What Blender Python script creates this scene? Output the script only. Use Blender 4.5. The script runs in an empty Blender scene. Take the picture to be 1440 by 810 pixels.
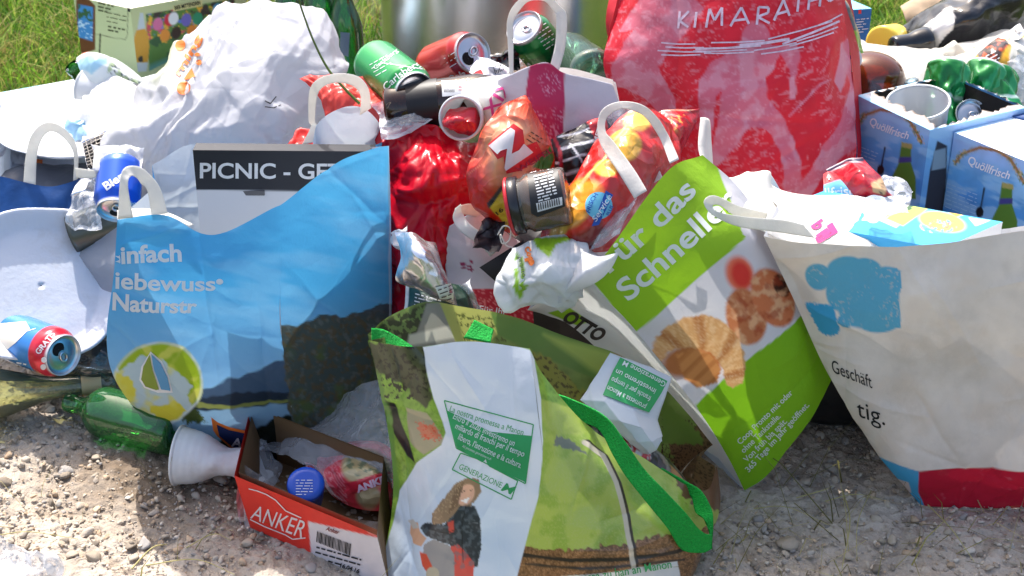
import bpy, bmesh, math, random
import numpy as np
from mathutils import Vector, Matrix
from mathutils.bvhtree import BVHTree
from mathutils.geometry import tessellate_polygon

SC = bpy.context.scene
COL = SC.collection
random.seed(7)
RNG = np.random.default_rng(7)
R = math.radians

# ------------------------------------------------------------------ camera, sky, sun, exposure
CAM_H, PITCH, FPX = 1.1, R(28.0), 2091.0          # metres, down tilt, focal length in photo pixels (1440 wide)
cd = bpy.data.cameras.new('camera'); cam = bpy.data.objects.new('camera', cd); COL.objects.link(cam)
cam.location = (0, 0, CAM_H); cam.rotation_euler = (math.pi/2 - PITCH, 0, 0)
cd.sensor_width = 36.0; cd.lens = 36.0*FPX/1440.0; cd.clip_start = 0.05; cd.clip_end = 400
cd.dof.use_dof = True; cd.dof.focus_distance = 1.72; cd.dof.aperture_fstop = 15.0
SC.camera = cam
SUN_DIR = Vector((-0.24, 0.62, 1.0)).normalized()     # towards the sun: behind the heap, a little to the left
wd = bpy.data.worlds.new('World'); SC.world = wd; wd.use_nodes = True
nt = wd.node_tree; nt.nodes.clear()
sky = nt.nodes.new('ShaderNodeTexSky'); sky.sky_type = 'NISHITA'; sky.sun_disc = False
sky.sun_elevation = math.asin(SUN_DIR.z); sky.sun_rotation = math.atan2(SUN_DIR.x, SUN_DIR.y)
sky.air_density = 1.0; sky.dust_density = 5.0; sky.ozone_density = 0.3
bgn = nt.nodes.new('ShaderNodeBackground'); bgn.inputs[1].default_value = 0.15
wo = nt.nodes.new('ShaderNodeOutputWorld')
nt.links.new(sky.outputs[0], bgn.inputs[0]); nt.links.new(bgn.outputs[0], wo.inputs[0])
sl = bpy.data.lights.new('sun', 'SUN'); sl.energy = 3.4; sl.angle = R(0.5); sl.color = (1.0, 0.96, 0.90)
so = bpy.data.objects.new('sun', sl); COL.objects.link(so)
so.rotation_euler = SUN_DIR.to_track_quat('Z', 'Y').to_euler(); so.location = (-1, 3, 4)
SC.view_settings.view_transform = 'Standard'; SC.view_settings.look = 'None'
SC.view_settings.gamma = 1.0; SC.view_settings.exposure = 1.08
SC.render.engine = 'CYCLES'
SC.cycles.max_bounces = 12; SC.cycles.transmission_bounces = 10; SC.cycles.transparent_max_bounces = 16
SC.cycles.diffuse_bounces = 5
SC.cycles.sample_clamp_indirect = 8.0
SC.cycles.caustics_reflective = False; SC.cycles.caustics_refractive = False
SC.cycles.use_denoising = True

# ------------------------------------------------------------------ photo-pixel <-> world helpers
FW = Vector((0, math.cos(PITCH), -math.sin(PITCH))); UP = Vector((0, math.sin(PITCH), math.cos(PITCH)))
CP = Vector((0, 0, CAM_H))
def ray(px, py): return FW + Vector((1, 0, 0))*((px-720)/FPX) + UP*((405-py)/FPX)
def P(px, py, Y):
    d = ray(px, py); return CP + d*(Y/d.y)
def G(px, py, z=0.0):
    d = ray(px, py); return CP + d*((z-CAM_H)/d.z)
def Parr(A):                                   # (...,3) of px,py,Y -> world
    A = np.asarray(A, float)
    dx = (A[..., 0]-720)/FPX; dv = (405-A[..., 1])/FPX
    dy = math.cos(PITCH) + dv*math.sin(PITCH); dz = -math.sin(PITCH) + dv*math.cos(PITCH)
    t = A[..., 2]/dy
    return np.stack([dx*t, A[..., 2], CAM_H + dz*t], -1)
def proj(V):                                   # world (...,3) -> photo pixels
    V = np.asarray(V, float); z = V[..., 2]-CAM_H
    f = V[..., 1]*math.cos(PITCH) - z*math.sin(PITCH); u = V[..., 1]*math.sin(PITCH) + z*math.cos(PITCH)
    f = np.maximum(f, 1e-3)
    return 720 + FPX*V[..., 0]/f, 405 - FPX*u/f

# ------------------------------------------------------------------ noise
_perm = RNG.permutation(256); _perm = np.concatenate([_perm, _perm, _perm])
_gr = RNG.normal(size=(256, 3)); _gr /= np.linalg.norm(_gr, axis=1)[:, None]
def noise(p):
    p = np.asarray(p, float); i = np.floor(p).astype(int); f = p - i; i &= 255
    u = f*f*f*(f*(f*6-15)+10)
    out = 0
    for a in (0, 1):
        for b in (0, 1):
            for c in (0, 1):
                h = _perm[_perm[_perm[(i[..., 0]+a) & 255] + ((i[..., 1]+b) & 255)] + ((i[..., 2]+c) & 255)]
                g = _gr[h]; d = f - np.array([a, b, c])
                w = (u[..., 0] if a else 1-u[..., 0])*(u[..., 1] if b else 1-u[..., 1])*(u[..., 2] if c else 1-u[..., 2])
                out = out + w*(g*d).sum(-1)
    return out*1.6
def fbm(p, o=4):
    s = 0; a = 1; p = np.asarray(p, float)
    for k in range(o):
        s = s + a*noise(p*(2**k) + 17.3*k); a *= .5
    return s
def crumple(p, n=9, seed=0, warp=.6):          # faceted folds with sharp creases
    r = np.random.default_rng(seed); p = np.asarray(p, float)
    w = np.stack([noise(p*.8+3.1), noise(p*.8+11.7), noise(p*.8+23.9)], -1)*warp
    q = p + w; s = 0
    for k in range(n):
        d = r.normal(size=3); d /= np.linalg.norm(d); fr = r.uniform(.35, 1.5)
        x = (q*d).sum(-1)*fr + r.uniform(0, 10)
        tri = np.abs((x % 2.0) - 1.0)*2-1
        mk = np.clip(noise(p*.5 + k*7.7)*1.6+.5, 0, 1)
        s = s + tri*mk/fr**.7
    return s/n**.5

def lin(c):
    c = np.asarray(c, float)/255.0
    return np.where(c <= .04045, c/12.92, ((c+.055)/1.055)**2.4)

# ------------------------------------------------------------------ materials
MATS = {}
def M(name, col=None, rough=.6, trans=0.0, tcol=None, metal=0.0, bump=0.0, bscale=60.0, inner=None, attr=False, coat=0.0,
      glass=0.0, alpha=1.0, spec=.5, var=0.0, vscale=20.0, fuzz=0.0, ior=1.45, dirt=0.0, emis=None, crease=0.0, cscale=25.0, sss=0.0, sheen=0.0):
    if name in MATS: return MATS[name]
    m = bpy.data.materials.new(name); m.use_nodes = True; nt = m.node_tree; N = nt.nodes; L = nt.links; N.clear()
    out = N.new('ShaderNodeOutputMaterial'); b = N.new('ShaderNodeBsdfPrincipled')
    c3 = (*lin(col), 1) if col is not None else (.8, .8, .8, 1)
    src = None
    if attr:
        a = N.new('ShaderNodeAttribute'); a.attribute_name = 'Col'; src = a.outputs['Color']
    else:
        rgb = N.new('ShaderNodeRGB'); rgb.outputs[0].default_value = c3; src = rgb.outputs[0]
    tc = N.new('ShaderNodeTexCoord')
    if var > 0:
        n = N.new('ShaderNodeTexNoise'); n.inputs['Scale'].default_value = vscale; n.inputs['Detail'].default_value = 6
        L.new(tc.outputs['Object'], n.inputs['Vector'])
        r = N.new('ShaderNodeMapRange'); r.inputs[1].default_value = .3; r.inputs[2].default_value = .7
        r.inputs[3].default_value = 1-var; r.inputs[4].default_value = 1+var*.5; L.new(n.outputs[0], r.inputs[0])
        mx = N.new('ShaderNodeMix'); mx.data_type = 'RGBA'; mx.blend_type = 'MULTIPLY'; mx.inputs[0].default_value = 1
        L.new(src, mx.inputs[6]); L.new(r.outputs[0], mx.inputs[7]); src = mx.outputs[2]
    if dirt > 0:
        n = N.new('ShaderNodeTexNoise'); n.inputs['Scale'].default_value = 14; n.inputs['Detail'].default_value = 8; n.inputs['Roughness'].default_value = .7
        L.new(tc.outputs['Object'], n.inputs['Vector'])
        r = N.new('ShaderNodeMapRange'); r.inputs[1].default_value = .52; r.inputs[2].default_value = .72; r.inputs[4].default_value = dirt
        L.new(n.outputs[0], r.inputs[0])
        mx = N.new('ShaderNodeMix'); mx.data_type = 'RGBA'; L.new(r.outputs[0], mx.inputs[0]); L.new(src, mx.inputs[6])
        mx.inputs[7].default_value = (*lin((150, 135, 110)), 1); src = mx.outputs[2]
    if inner is not None:
        g = N.new('ShaderNodeNewGeometry'); mx = N.new('ShaderNodeMix'); mx.data_type = 'RGBA'
        L.new(g.outputs['Backfacing'], mx.inputs[0]); L.new(src, mx.inputs[6]); mx.inputs[7].default_value = (*lin(inner), 1); src = mx.outputs[2]
    L.new(src, b.inputs['Base Color'])
    b.inputs['Roughness'].default_value = rough; b.inputs['Metallic'].default_value = metal
    b.inputs['Coat Weight'].default_value = coat; b.inputs['Coat Roughness'].default_value = .08
    b.inputs['Transmission Weight'].default_value = glass; b.inputs['IOR'].default_value = ior
    b.inputs['Specular IOR Level'].default_value = spec
    b.inputs['Sheen Weight'].default_value = sheen
    nrm = None
    if bump > 0:
        n = N.new('ShaderNodeTexNoise'); n.inputs['Scale'].default_value = bscale; n.inputs['Detail'].default_value = 5
        n.inputs['Roughness'].default_value = .6
        L.new(tc.outputs['Object'], n.inputs['Vector'])
        bp = N.new('ShaderNodeBump'); bp.inputs['Strength'].default_value = bump; bp.inputs['Distance'].default_value = .004
        L.new(n.outputs[0], bp.inputs['Height']); nrm = bp.outputs[0]
    if crease > 0:                               # fine sharp creases of crumpled film or paper
        n0 = N.new('ShaderNodeTexNoise'); n0.inputs['Scale'].default_value = cscale*.5; n0.inputs['Detail'].default_value = 3
        L.new(tc.outputs['Object'], n0.inputs['Vector'])
        ad = N.new('ShaderNodeVectorMath'); ad.operation = 'MULTIPLY_ADD'; L.new(n0.outputs['Color'], ad.inputs[0])
        ad.inputs[1].default_value = (.05, .05, .05); L.new(tc.outputs['Object'], ad.inputs[2])
        v = N.new('ShaderNodeTexVoronoi'); v.feature = 'DISTANCE_TO_EDGE'; v.inputs['Scale'].default_value = cscale
        L.new(ad.outputs[0], v.inputs['Vector'])
        v2 = N.new('ShaderNodeTexVoronoi'); v2.feature = 'F1'; v2.inputs['Scale'].default_value = cscale*1.7
        L.new(ad.outputs[0], v2.inputs['Vector'])
        ma = N.new('ShaderNodeMath'); ma.operation = 'ADD'; L.new(v.outputs['Distance'], ma.inputs[0]); L.new(v2.outputs['Distance'], ma.inputs[1])
        bp = N.new('ShaderNodeBump'); bp.inputs['Strength'].default_value = crease; bp.inputs['Distance'].default_value = .01
        L.new(ma.outputs[0], bp.inputs['Height'])
        if nrm: L.new(nrm, bp.inputs['Normal'])
        nrm = bp.outputs[0]
    if nrm: L.new(nrm, b.inputs['Normal'])
    sh = b.outputs[0]
    if trans > 0:
        t = N.new('ShaderNodeBsdfTranslucent'); mx = N.new('ShaderNodeMixShader'); mx.inputs[0].default_value = trans
        if tcol is not None: t.inputs[0].default_value = (*lin(tcol), 1)
        else: L.new(src, t.inputs[0])
        if nrm: L.new(nrm, t.inputs['Normal'])
        L.new(sh, mx.inputs[1]); L.new(t.outputs[0], mx.inputs[2]); sh = mx.outputs[0]
    if alpha < 1:
        t = N.new('ShaderNodeBsdfTransparent'); mx = N.new('ShaderNodeMixShader')
        lw = N.new('ShaderNodeLayerWeight'); lw.inputs[0].default_value = .35
        if nrm: L.new(nrm, lw.inputs['Normal'])
        mr = N.new('ShaderNodeMapRange'); mr.inputs[3].default_value = alpha; mr.inputs[4].default_value = min(1, alpha+.55)
        L.new(lw.outputs['Fresnel'], mr.inputs[0]); L.new(mr.outputs[0], mx.inputs[0])
        L.new(t.outputs[0], mx.inputs[1]); L.new(sh, mx.inputs[2]); sh = mx.outputs[0]
    L.new(sh, out.inputs[0]); MATS[name] = m; return m

def shellglass(name, col, edge=None, rough=.03, deep=.9):
    """thin walled tinted glass: clear and tinted face on, deeper and mirror-like at grazing angles"""
    m = bpy.data.materials.new(name); m.use_nodes = True; nt = m.node_tree; N = nt.nodes; L = nt.links; N.clear()
    out = N.new('ShaderNodeOutputMaterial'); lw = N.new('ShaderNodeLayerWeight'); lw.inputs[0].default_value = .5
    mx = N.new('ShaderNodeMix'); mx.data_type = 'RGBA'; c = lin(col); e = lin(edge) if edge is not None else c**2.2
    pw = N.new('ShaderNodeMath'); pw.operation = 'POWER'; L.new(lw.outputs['Facing'], pw.inputs[0]); pw.inputs[1].default_value = 2.2
    L.new(pw.outputs[0], mx.inputs[0]); mx.inputs[6].default_value = (*c, 1); mx.inputs[7].default_value = (*e, 1)
    t = N.new('ShaderNodeBsdfTransparent'); L.new(mx.outputs[2], t.inputs[0])
    g = N.new('ShaderNodeBsdfGlossy'); g.inputs['Roughness'].default_value = rough
    tc = N.new('ShaderNodeTexCoord'); n = N.new('ShaderNodeTexNoise'); n.inputs['Scale'].default_value = 22; L.new(tc.outputs['Object'], n.inputs['Vector'])
    bp = N.new('ShaderNodeBump'); bp.inputs['Strength'].default_value = .12; bp.inputs['Distance'].default_value = .01; L.new(n.outputs[0], bp.inputs['Height'])
    L.new(bp.outputs[0], g.inputs['Normal']); d = N.new('ShaderNodeBsdfDiffuse'); d.inputs[0].default_value = (*c, 1)
    m0 = N.new('ShaderNodeMixShader'); m0.inputs[0].default_value = 1-deep; L.new(t.outputs[0], m0.inputs[1]); L.new(d.outputs[0], m0.inputs[2])
    fr = N.new('ShaderNodeFresnel'); fr.inputs[0].default_value = 1.7; L.new(bp.outputs[0], fr.inputs['Normal'])
    ms = N.new('ShaderNodeMixShader'); L.new(fr.outputs[0], ms.inputs[0]); L.new(m0.outputs[0], ms.inputs[1]); L.new(g.outputs[0], ms.inputs[2])
    L.new(ms.outputs[0], out.inputs[0]); MATS[name] = m; return m

# ------------------------------------------------------------------ painting of printed surfaces
class Paint:
    def __init__(s, X, Y, base):
        s.X, s.Y = X, Y; s.C = np.empty(X.shape+(3,)); s.C[:] = lin(base)
    def put(s, mask, c):
        c = lin(c) if not isinstance(c, np.ndarray) else c
        s.C = s.C*(1-mask[..., None]) + c*mask[..., None]; return s
    def mpoly(s, pts, soft=1.2, jit=0, js=.1):
        X, Y = s.X, s.Y
        if jit:
            q = np.stack([X*js, Y*js, X*0], -1); X = X + jit*noise(q); Y = Y + jit*noise(q+9.2)
        pts = np.asarray(pts, float); n = len(pts)
        m = np.zeros(X.shape)
        x0, y0 = pts.min(0)-soft-3; x1, y1 = pts.max(0)+soft+3
        sel = (X > x0) & (X < x1) & (Y > y0) & (Y < y1)
        x = X[sel]; y = Y[sel]
        if x.size == 0: return m
        ins = np.zeros(x.shape, bool); dm = np.full(x.shape, 1e9)
        for i in range(n):
            ax, ay = pts[i]; bx, by = pts[(i+1) % n]
            c = (ay > y) != (by > y)
            if by != ay: ins ^= c & (x < (bx-ax)*(y-ay)/(by-ay)+ax)
            dx, dy = bx-ax, by-ay; t = np.clip(((x-ax)*dx+(y-ay)*dy)/max(dx*dx+dy*dy, 1e-9), 0, 1)
            dm = np.minimum(dm, (x-ax-t*dx)**2+(y-ay-t*dy)**2)
        sd = np.sqrt(dm)*np.where(ins, 1, -1)
        m[sel] = np.clip(.5+sd/soft, 0, 1); return m
    def mell(s, cx, cy, rx, ry, ang=0, soft=.12):
        a = R(ang); dx = s.X-cx; dy = s.Y-cy
        u = (dx*math.cos(a)+dy*math.sin(a))/rx; v = (-dx*math.sin(a)+dy*math.cos(a))/ry
        return np.clip((1-np.sqrt(u*u+v*v))/soft+.5, 0, 1)
    def n(s, sc, o=3, seed=0, ang=0, st=1):
        a = R(ang); u = s.X*math.cos(a)+s.Y*math.sin(a); v = -s.X*math.sin(a)+s.Y*math.cos(a)
        return fbm(np.stack([u*sc, v*sc*st, u*0+seed*3.7], -1), o)
    def poly(s, pts, c, soft=1.2, jit=0, js=.1, a=1): return s.put(s.mpoly(pts, soft, jit, js)*a, c)
    def ell(s, cx, cy, rx, ry, c, ang=0, soft=.12, a=1): return s.put(s.mell(cx, cy, rx, ry, ang, soft)*a, c)
    def line(s, pts, w, c, a=1):
        m = np.zeros(s.X.shape)
        for (ax, ay), (bx, by) in zip(pts[:-1], pts[1:]):
            dx, dy = bx-ax, by-ay; t = np.clip(((s.X-ax)*dx+(s.Y-ay)*dy)/max(dx*dx+dy*dy, 1e-9), 0, 1)
            m = np.maximum(m, np.clip(w/2+.5-np.hypot(s.X-ax-t*dx, s.Y-ay-t*dy), 0, 1))
        return s.put(m*a, c)
    def speck(s, sc, thr, c, mask=1.0, soft=.1, seed=0, ang=0, st=1, a=1):
        return s.put(np.clip((s.n(sc, 3, seed, ang, st)-thr)/soft, 0, 1)*mask*a, c)
    def vary(s, sc, amp, seed=0, mask=1.0):
        s.C = np.clip(s.C*(1+amp*s.n(sc, 3, seed)*mask)[..., None], 0, 1); return s

# ------------------------------------------------------------------ interpolation of control grids
def cr_mat(n, m, sharp=()):                    # Catmull-Rom weights: m samples through n points
    W = np.zeros((m, n))
    for k, t in enumerate(np.linspace(0, n-1, m)):
        i = min(int(t), n-2); f = t-i
        if n == 2: W[k, 0] += 1-f; W[k, 1] += f; continue
        w = (-.5*f**3+f*f-.5*f, 1.5*f**3-2.5*f*f+1, -1.5*f**3+2*f*f+.5*f, .5*f**3-.5*f*f)
        for o, ww in zip((-1, 0, 1, 2), w):
            j = i+o
            if (o == -1 and (j < 0 or i in sharp)):  # reflected end
                W[k, i] += 2*ww; W[k, i+1] -= ww
            elif (o == 2 and (j > n-1 or i+1 in sharp)):
                W[k, i+1] += 2*ww; W[k, i] -= ww
            else: W[k, j] += ww
    return W
def surf(ctrl, step=3.0, sv=(), su=(), world=False):
    C = np.asarray(ctrl, float)
    A = C if world else None
    if not world:
        dv = np.hypot(np.diff(C[..., 0], axis=0), np.diff(C[..., 1], axis=0)).sum(0).max()
        du = np.hypot(np.diff(C[..., 0], axis=1), np.diff(C[..., 1], axis=1)).sum(1).max()
        A = Parr(C)
    else:
        px, py = proj(C)
        dv = np.hypot(np.diff(px, axis=0), np.diff(py, axis=0)).sum(0).max()
        du = np.hypot(np.diff(px, axis=1), np.diff(py, axis=1)).sum(1).max()
    nv = max(3, int(dv/step)+2); nu = max(3, int(du/step)+2)
    Wv = cr_mat(C.shape[0], nv, sv); Wu = cr_mat(C.shape[1], nu, su)
    return np.einsum('ij,jkc,lk->ilc', Wv, A, Wu)
def normals(V):
    dr = np.gradient(V, axis=0); dc = np.gradient(V, axis=1)
    n = np.cross(dr, dc); l = np.linalg.norm(n, axis=-1, keepdims=True); return n/np.maximum(l, 1e-12)
def wrinkle(V, wr, seed=0):
    """wr: list of (kind, amplitude in metres, features per metre)"""
    if not wr: return V
    n = normals(V); d = 0
    for k, (kind, amp, sc) in enumerate(wr):
        p = V*sc + seed*5.1 + k*3.3
        if kind == 'n': d = d + amp*fbm(p, 3)
        elif kind == 'c': d = d + amp*crumple(p, 9, seed+k)
        elif kind == 'v': d = d + amp*fbm(p*np.array([1, 1, .15]), 3)    # long upright folds
        elif kind == 'l':                      # straight sharp creases left by folding and handling; sc = how many
            rr = np.random.default_rng(seed*13+k+5); lo = V.reshape(-1, 3).min(0); hi = V.reshape(-1, 3).max(0)
            for q in range(int(sc)):
                c0 = lo+(hi-lo)*rr.random(3); an = rr.uniform(0, math.pi); t_ = np.array([math.cos(an), 0, math.sin(an)]); nn = np.array([-math.sin(an), 0, math.cos(an)])
                s1 = ((V-c0)*nn).sum(-1)+.004*noise(V*14+q); s0 = ((V-c0)*t_).sum(-1); Lq = rr.uniform(.03, .13); a0 = amp*rr.uniform(.3, 1)*(1 if rr.random() < .5 else -1)
                d = d + a0*np.exp(-np.abs(s1)/.005)*np.exp(-(s0/Lq)**4) + a0*.7*np.tanh(s1/.02)*np.exp(-(s1/.05)**2)*np.exp(-(s0/Lq)**2)
        elif kind == 'a':                      # tension folds running out from the gathered top
            ap = V[0, V.shape[1]//2]; w_ = V-ap; an = np.arctan2(w_[..., 0], -w_[..., 2]+.02); rd = np.linalg.norm(w_, axis=-1)
            q_ = np.stack([an*sc+.9*noise(V*9), rd*8, rd*0+seed], -1); d = d + amp*(1-2.8*np.abs(noise(q_)))*np.clip(rd*9, .2, 1)*np.clip(noise(V*7+3)*1.8+.45, 0, 1)
        elif kind == 'r': d = d + amp*(1-2.6*np.abs(noise(p*np.array([1, 1, .22]))))+amp*.5*(1-2.6*np.abs(noise(p*np.array([2.1, 2.1, .5])+7)))
        elif kind == 'h': d = d + amp*crumple(p*np.array([.4, .4, 1.4]), 6, seed+k)
    return V + n*d[..., None]

# ------------------------------------------------------------------ mesh accumulation
class Acc:
    def __init__(s): s.v = []; s.f = []; s.c = []; s.m = []; s.n = 0; s.mats = []
    def mi(s, mat):
        if mat not in s.mats: s.mats.append(mat)
        return s.mats.index(mat)
    def grid(s, V, mat, C=None, flip=False, closeu=False):
        r, c = V.shape[:2]; idx = np.arange(r*c).reshape(r, c) + s.n
        if closeu: idx = np.concatenate([idx, idx[:, :1]], 1)
        a, b, d, e = idx[:-1, :-1], idx[1:, :-1], idx[1:, 1:], idx[:-1, 1:]
        F = np.stack([a, b, d, e], -1).reshape(-1, 4)
        if flip: F = F[:, ::-1]
        s.v.append(V.reshape(-1, 3)); s.f.append(F); s.m.append(np.full(len(F), s.mi(mat)))
        s.c.append((C if C is not None else np.full(V.shape, .8)).reshape(-1, 3)); s.n += r*c; return s
    def raw(s, V, F, mat, C=None):
        V = np.asarray(V, float).reshape(-1, 3)
        if len(V) == 0: return s
        by = {}
        for f in F: by.setdefault(len(f), []).append(f)
        for k, fs in by.items():
            s.f.append(np.asarray(fs)+s.n); s.m.append(np.full(len(fs), s.mi(mat)))
        s.v.append(V); s.c.append(C if C is not None else np.full(V.shape, .8)); s.n += len(V); return s
    def build(s, name, parent=None, smooth=True, solid=0, sharp=None, merge=0):
        loc = np.array(parent.matrix_basis.translation if parent is not None and parent.type == 'EMPTY' else (0, 0, 0))
        if parent is not None and parent.type != 'EMPTY' and parent.parent is not None: loc = np.array(parent.parent.location)
        if s.n == 0: return None
        V = np.concatenate(s.v) - loc
        me = bpy.data.meshes.new(name); nf = sum(len(f) for f in s.f)
        loops = np.concatenate([f.ravel() for f in s.f]).astype(np.int32)
        tot = np.concatenate([np.full(len(f), f.shape[1]) for f in s.f]).astype(np.int32)
        me.vertices.add(len(V)); me.vertices.foreach_set('co', V.astype(np.float32).ravel())
        me.loops.add(len(loops)); me.loops.foreach_set('vertex_index', loops)
        me.polygons.add(nf); me.polygons.foreach_set('loop_start', np.concatenate([[0], np.cumsum(tot)[:-1]]).astype(np.int32))
        me.polygons.foreach_set('loop_total', tot)
        for m in s.mats: me.materials.append(m)
        me.polygons.foreach_set('material_index', np.concatenate(s.m).astype(np.int32))
        me.update(calc_edges=True)
        at = me.color_attributes.new('Col', 'FLOAT_COLOR', 'POINT')
        C = np.concatenate(s.c); at.data.foreach_set('color', np.concatenate([C, np.ones((len(C), 1))], 1).astype(np.float32).ravel())
        me.validate()
        if smooth:
            if sharp: me.shade_smooth() if hasattr(me, 'shade_smooth') else None; me.set_sharp_from_angle(angle=R(sharp))
            else: me.polygons.foreach_set('use_smooth', np.ones(len(me.polygons), bool))
        o = bpy.data.objects.new(name, me); COL.objects.link(o)
        if merge:
            md = o.modifiers.new('weld', 'WELD'); md.merge_threshold = merge
        if solid:
            md = o.modifiers.new('thick', 'SOLIDIFY'); md.thickness = solid; md.offset = 0
        if parent is not None: o.parent = parent
        s.wv = np.concatenate(s.v); return o
    def bvh(s):
        V = np.concatenate(s.v); F = []
        for f in s.f: F += f.tolist()
        return BVHTree.FromPolygons(V.tolist(), F)

def thing(name, label, cat, at, group=None):
    o = bpy.data.objects.new(name, None); COL.objects.link(o); o.location = at
    o.empty_display_size = .05
    o['label'] = label; o['category'] = cat
    if group: o['group'] = group
    return o
def tag(o, label, cat, group=None):
    o['label'] = label; o['category'] = cat
    if group: o['group'] = group
    return o

# ------------------------------------------------------------------ lettering and flat print laid on a real surface
_tc = {}
def text_mesh(s, bold=0.0, cuts=.22):
    k = (s, bold, cuts)
    if k in _tc: return _tc[k]
    cu = bpy.data.curves.new('t', 'FONT'); cu.body = s; cu.size = 1; cu.offset = bold; cu.resolution_u = 5
    o = bpy.data.objects.new('t', cu); COL.objects.link(o)
    me = bpy.data.meshes.new_from_object(o.evaluated_get(bpy.context.evaluated_depsgraph_get()))
    bpy.data.objects.remove(o); bpy.data.curves.remove(cu)
    V, F = cut2d([v.co[:2] for v in me.vertices], [tuple(p.vertices) for p in me.polygons], cuts)
    bpy.data.meshes.remove(me); _tc[k] = (V, F); return V, F
def cut2d(V, F, cuts):
    if len(V) == 0: return np.zeros((0, 2)), []
    bm = bmesh.new(); vs = [bm.verts.new((v[0], v[1], 0)) for v in V]
    for f in F:
        try: bm.faces.new([vs[i] for i in f])
        except Exception: pass
    if cuts:
        for ax in (0, 1):
            lo = min(v[ax] for v in V); hi = max(v[ax] for v in V)
            for c in np.arange(math.floor(lo/cuts)+1, math.ceil(hi/cuts))*cuts:
                co = [0, 0, 0]; no = [0, 0, 0]; co[ax] = c; no[ax] = 1
                bmesh.ops.bisect_plane(bm, geom=bm.verts[:]+bm.edges[:]+bm.faces[:], plane_co=co, plane_no=no, dist=1e-5)
    bm.verts.index_update()
    V2 = np.array([v.co[:2] for v in bm.verts]); F2 = [[v.index for v in f.verts] for f in bm.faces]; bm.free()
    return V2, F2
class Decals:
    """flat print: shapes given in photo pixels, cast onto the real surface they are printed on"""
    def __init__(s, bvh, off=.0007, dmax=9): s.b = bvh; s.acc = Acc(); s.off = off; s.dmax = dmax
    def cast(s, XY, F, mat):
        out = []; ok = []
        for x, y in XY:
            d = ray(x, y).normalized(); h = s.b.ray_cast(CP, d)
            if h[0] is None or h[3] > s.dmax: out.append((0, 0, 0)); ok.append(False); continue
            n = h[1] if h[1].dot(d) < 0 else -h[1]
            out.append(tuple(h[0] + n*s.off*.6 - d*s.off)); ok.append(True)
        out = np.array(out); F2 = []
        for f in F:
            if all(ok[i] for i in f):
                q = out[list(f)]
                if np.ptp(q[:, 1]) < .05: F2.append(f)
        if F2:
            s.acc.raw(out, F2, mat)
        return s
    def text(s, t, p0, p1, h, mat, bold=0.0, sag=0.0, up=None, cuts=.22, slant=0.0, sag2=0.0, hs=(1, 1)):
        V, F = text_mesh(t, bold, cuts)
        if not len(V): return s
        x0, x1 = V[:, 0].min(), V[:, 0].max(); u = (V[:, 0]-x0)/(x1-x0); v = V[:, 1]/.729*h
        v = v*(hs[0]+(hs[1]-hs[0])*u)
        p0 = np.array(p0, float); p1 = np.array(p1, float); d = p1-p0; dn = d/np.linalg.norm(d)
        upv = np.array([dn[1], -dn[0]]) if up is None else np.array(up, float)/np.linalg.norm(up)
        bl = p0 + u[:, None]*d + (4*sag*u*(1-u) + sag2*np.sin(u*2*math.pi))[:, None]*(-upv)
        XY = bl + v[:, None]*upv + (slant*v)[:, None]*dn
        return s.cast(XY, F, mat)
    def poly(s, pts, mat, cuts=7):
        tr = tessellate_polygon([[Vector((x, y, 0)) for x, y in pts]])
        V, F = cut2d(pts, [tuple(t) for t in tr], cuts)
        return s.cast(V, F, mat)
    def line(s, pts, w, mat, cuts=9):
        for (ax, ay), (bx, by) in zip(pts[:-1], pts[1:]):
            l = math.hypot(bx-ax, by-ay); nx, ny = -(by-ay)/l*w/2, (bx-ax)/l*w/2
            s.poly([(ax+nx, ay+ny), (bx+nx, by+ny), (bx-nx, by-ny), (ax-nx, ay-ny)], mat, cuts)
        return s
    def ell(s, cx, cy, rx, ry, mat, ang=0, n=28, cuts=7):
        a = R(ang); pts = []
        for k in range(n):
            t = 2*math.pi*k/n; u, v = rx*math.cos(t), ry*math.sin(t)
            pts.append((cx+u*math.cos(a)-v*math.sin(a), cy+u*math.sin(a)+v*math.cos(a)))
        return s.poly(pts, mat, cuts)
    def blocktext(s, p0, p1, rows, dy, h, mat, seed=1, dens=.75):
        """lines of text too small to read: rows of little word strokes"""
        r = random.Random(seed); p0 = np.array(p0, float); p1 = np.array(p1, float); d = p1-p0; L = np.linalg.norm(d); dn = d/L
        n = np.array(dy, float)
        for k in range(rows):
            x = 0; end = L*(1 if k < rows-1 else .6)
            while x < end-2:
                w = min(r.uniform(3, 11), end-x); a = p0+n*k+dn*x; b = a+dn*w; u = n/np.linalg.norm(n)*h
                s.poly([tuple(a), tuple(b), tuple(b-u), tuple(a-u)], mat, 0); x += w+r.uniform(1.5, 3)
        return s
    def build(s, name, parent):
        return s.acc.build(name, parent, smooth=True) if s.acc.n else None

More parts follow.
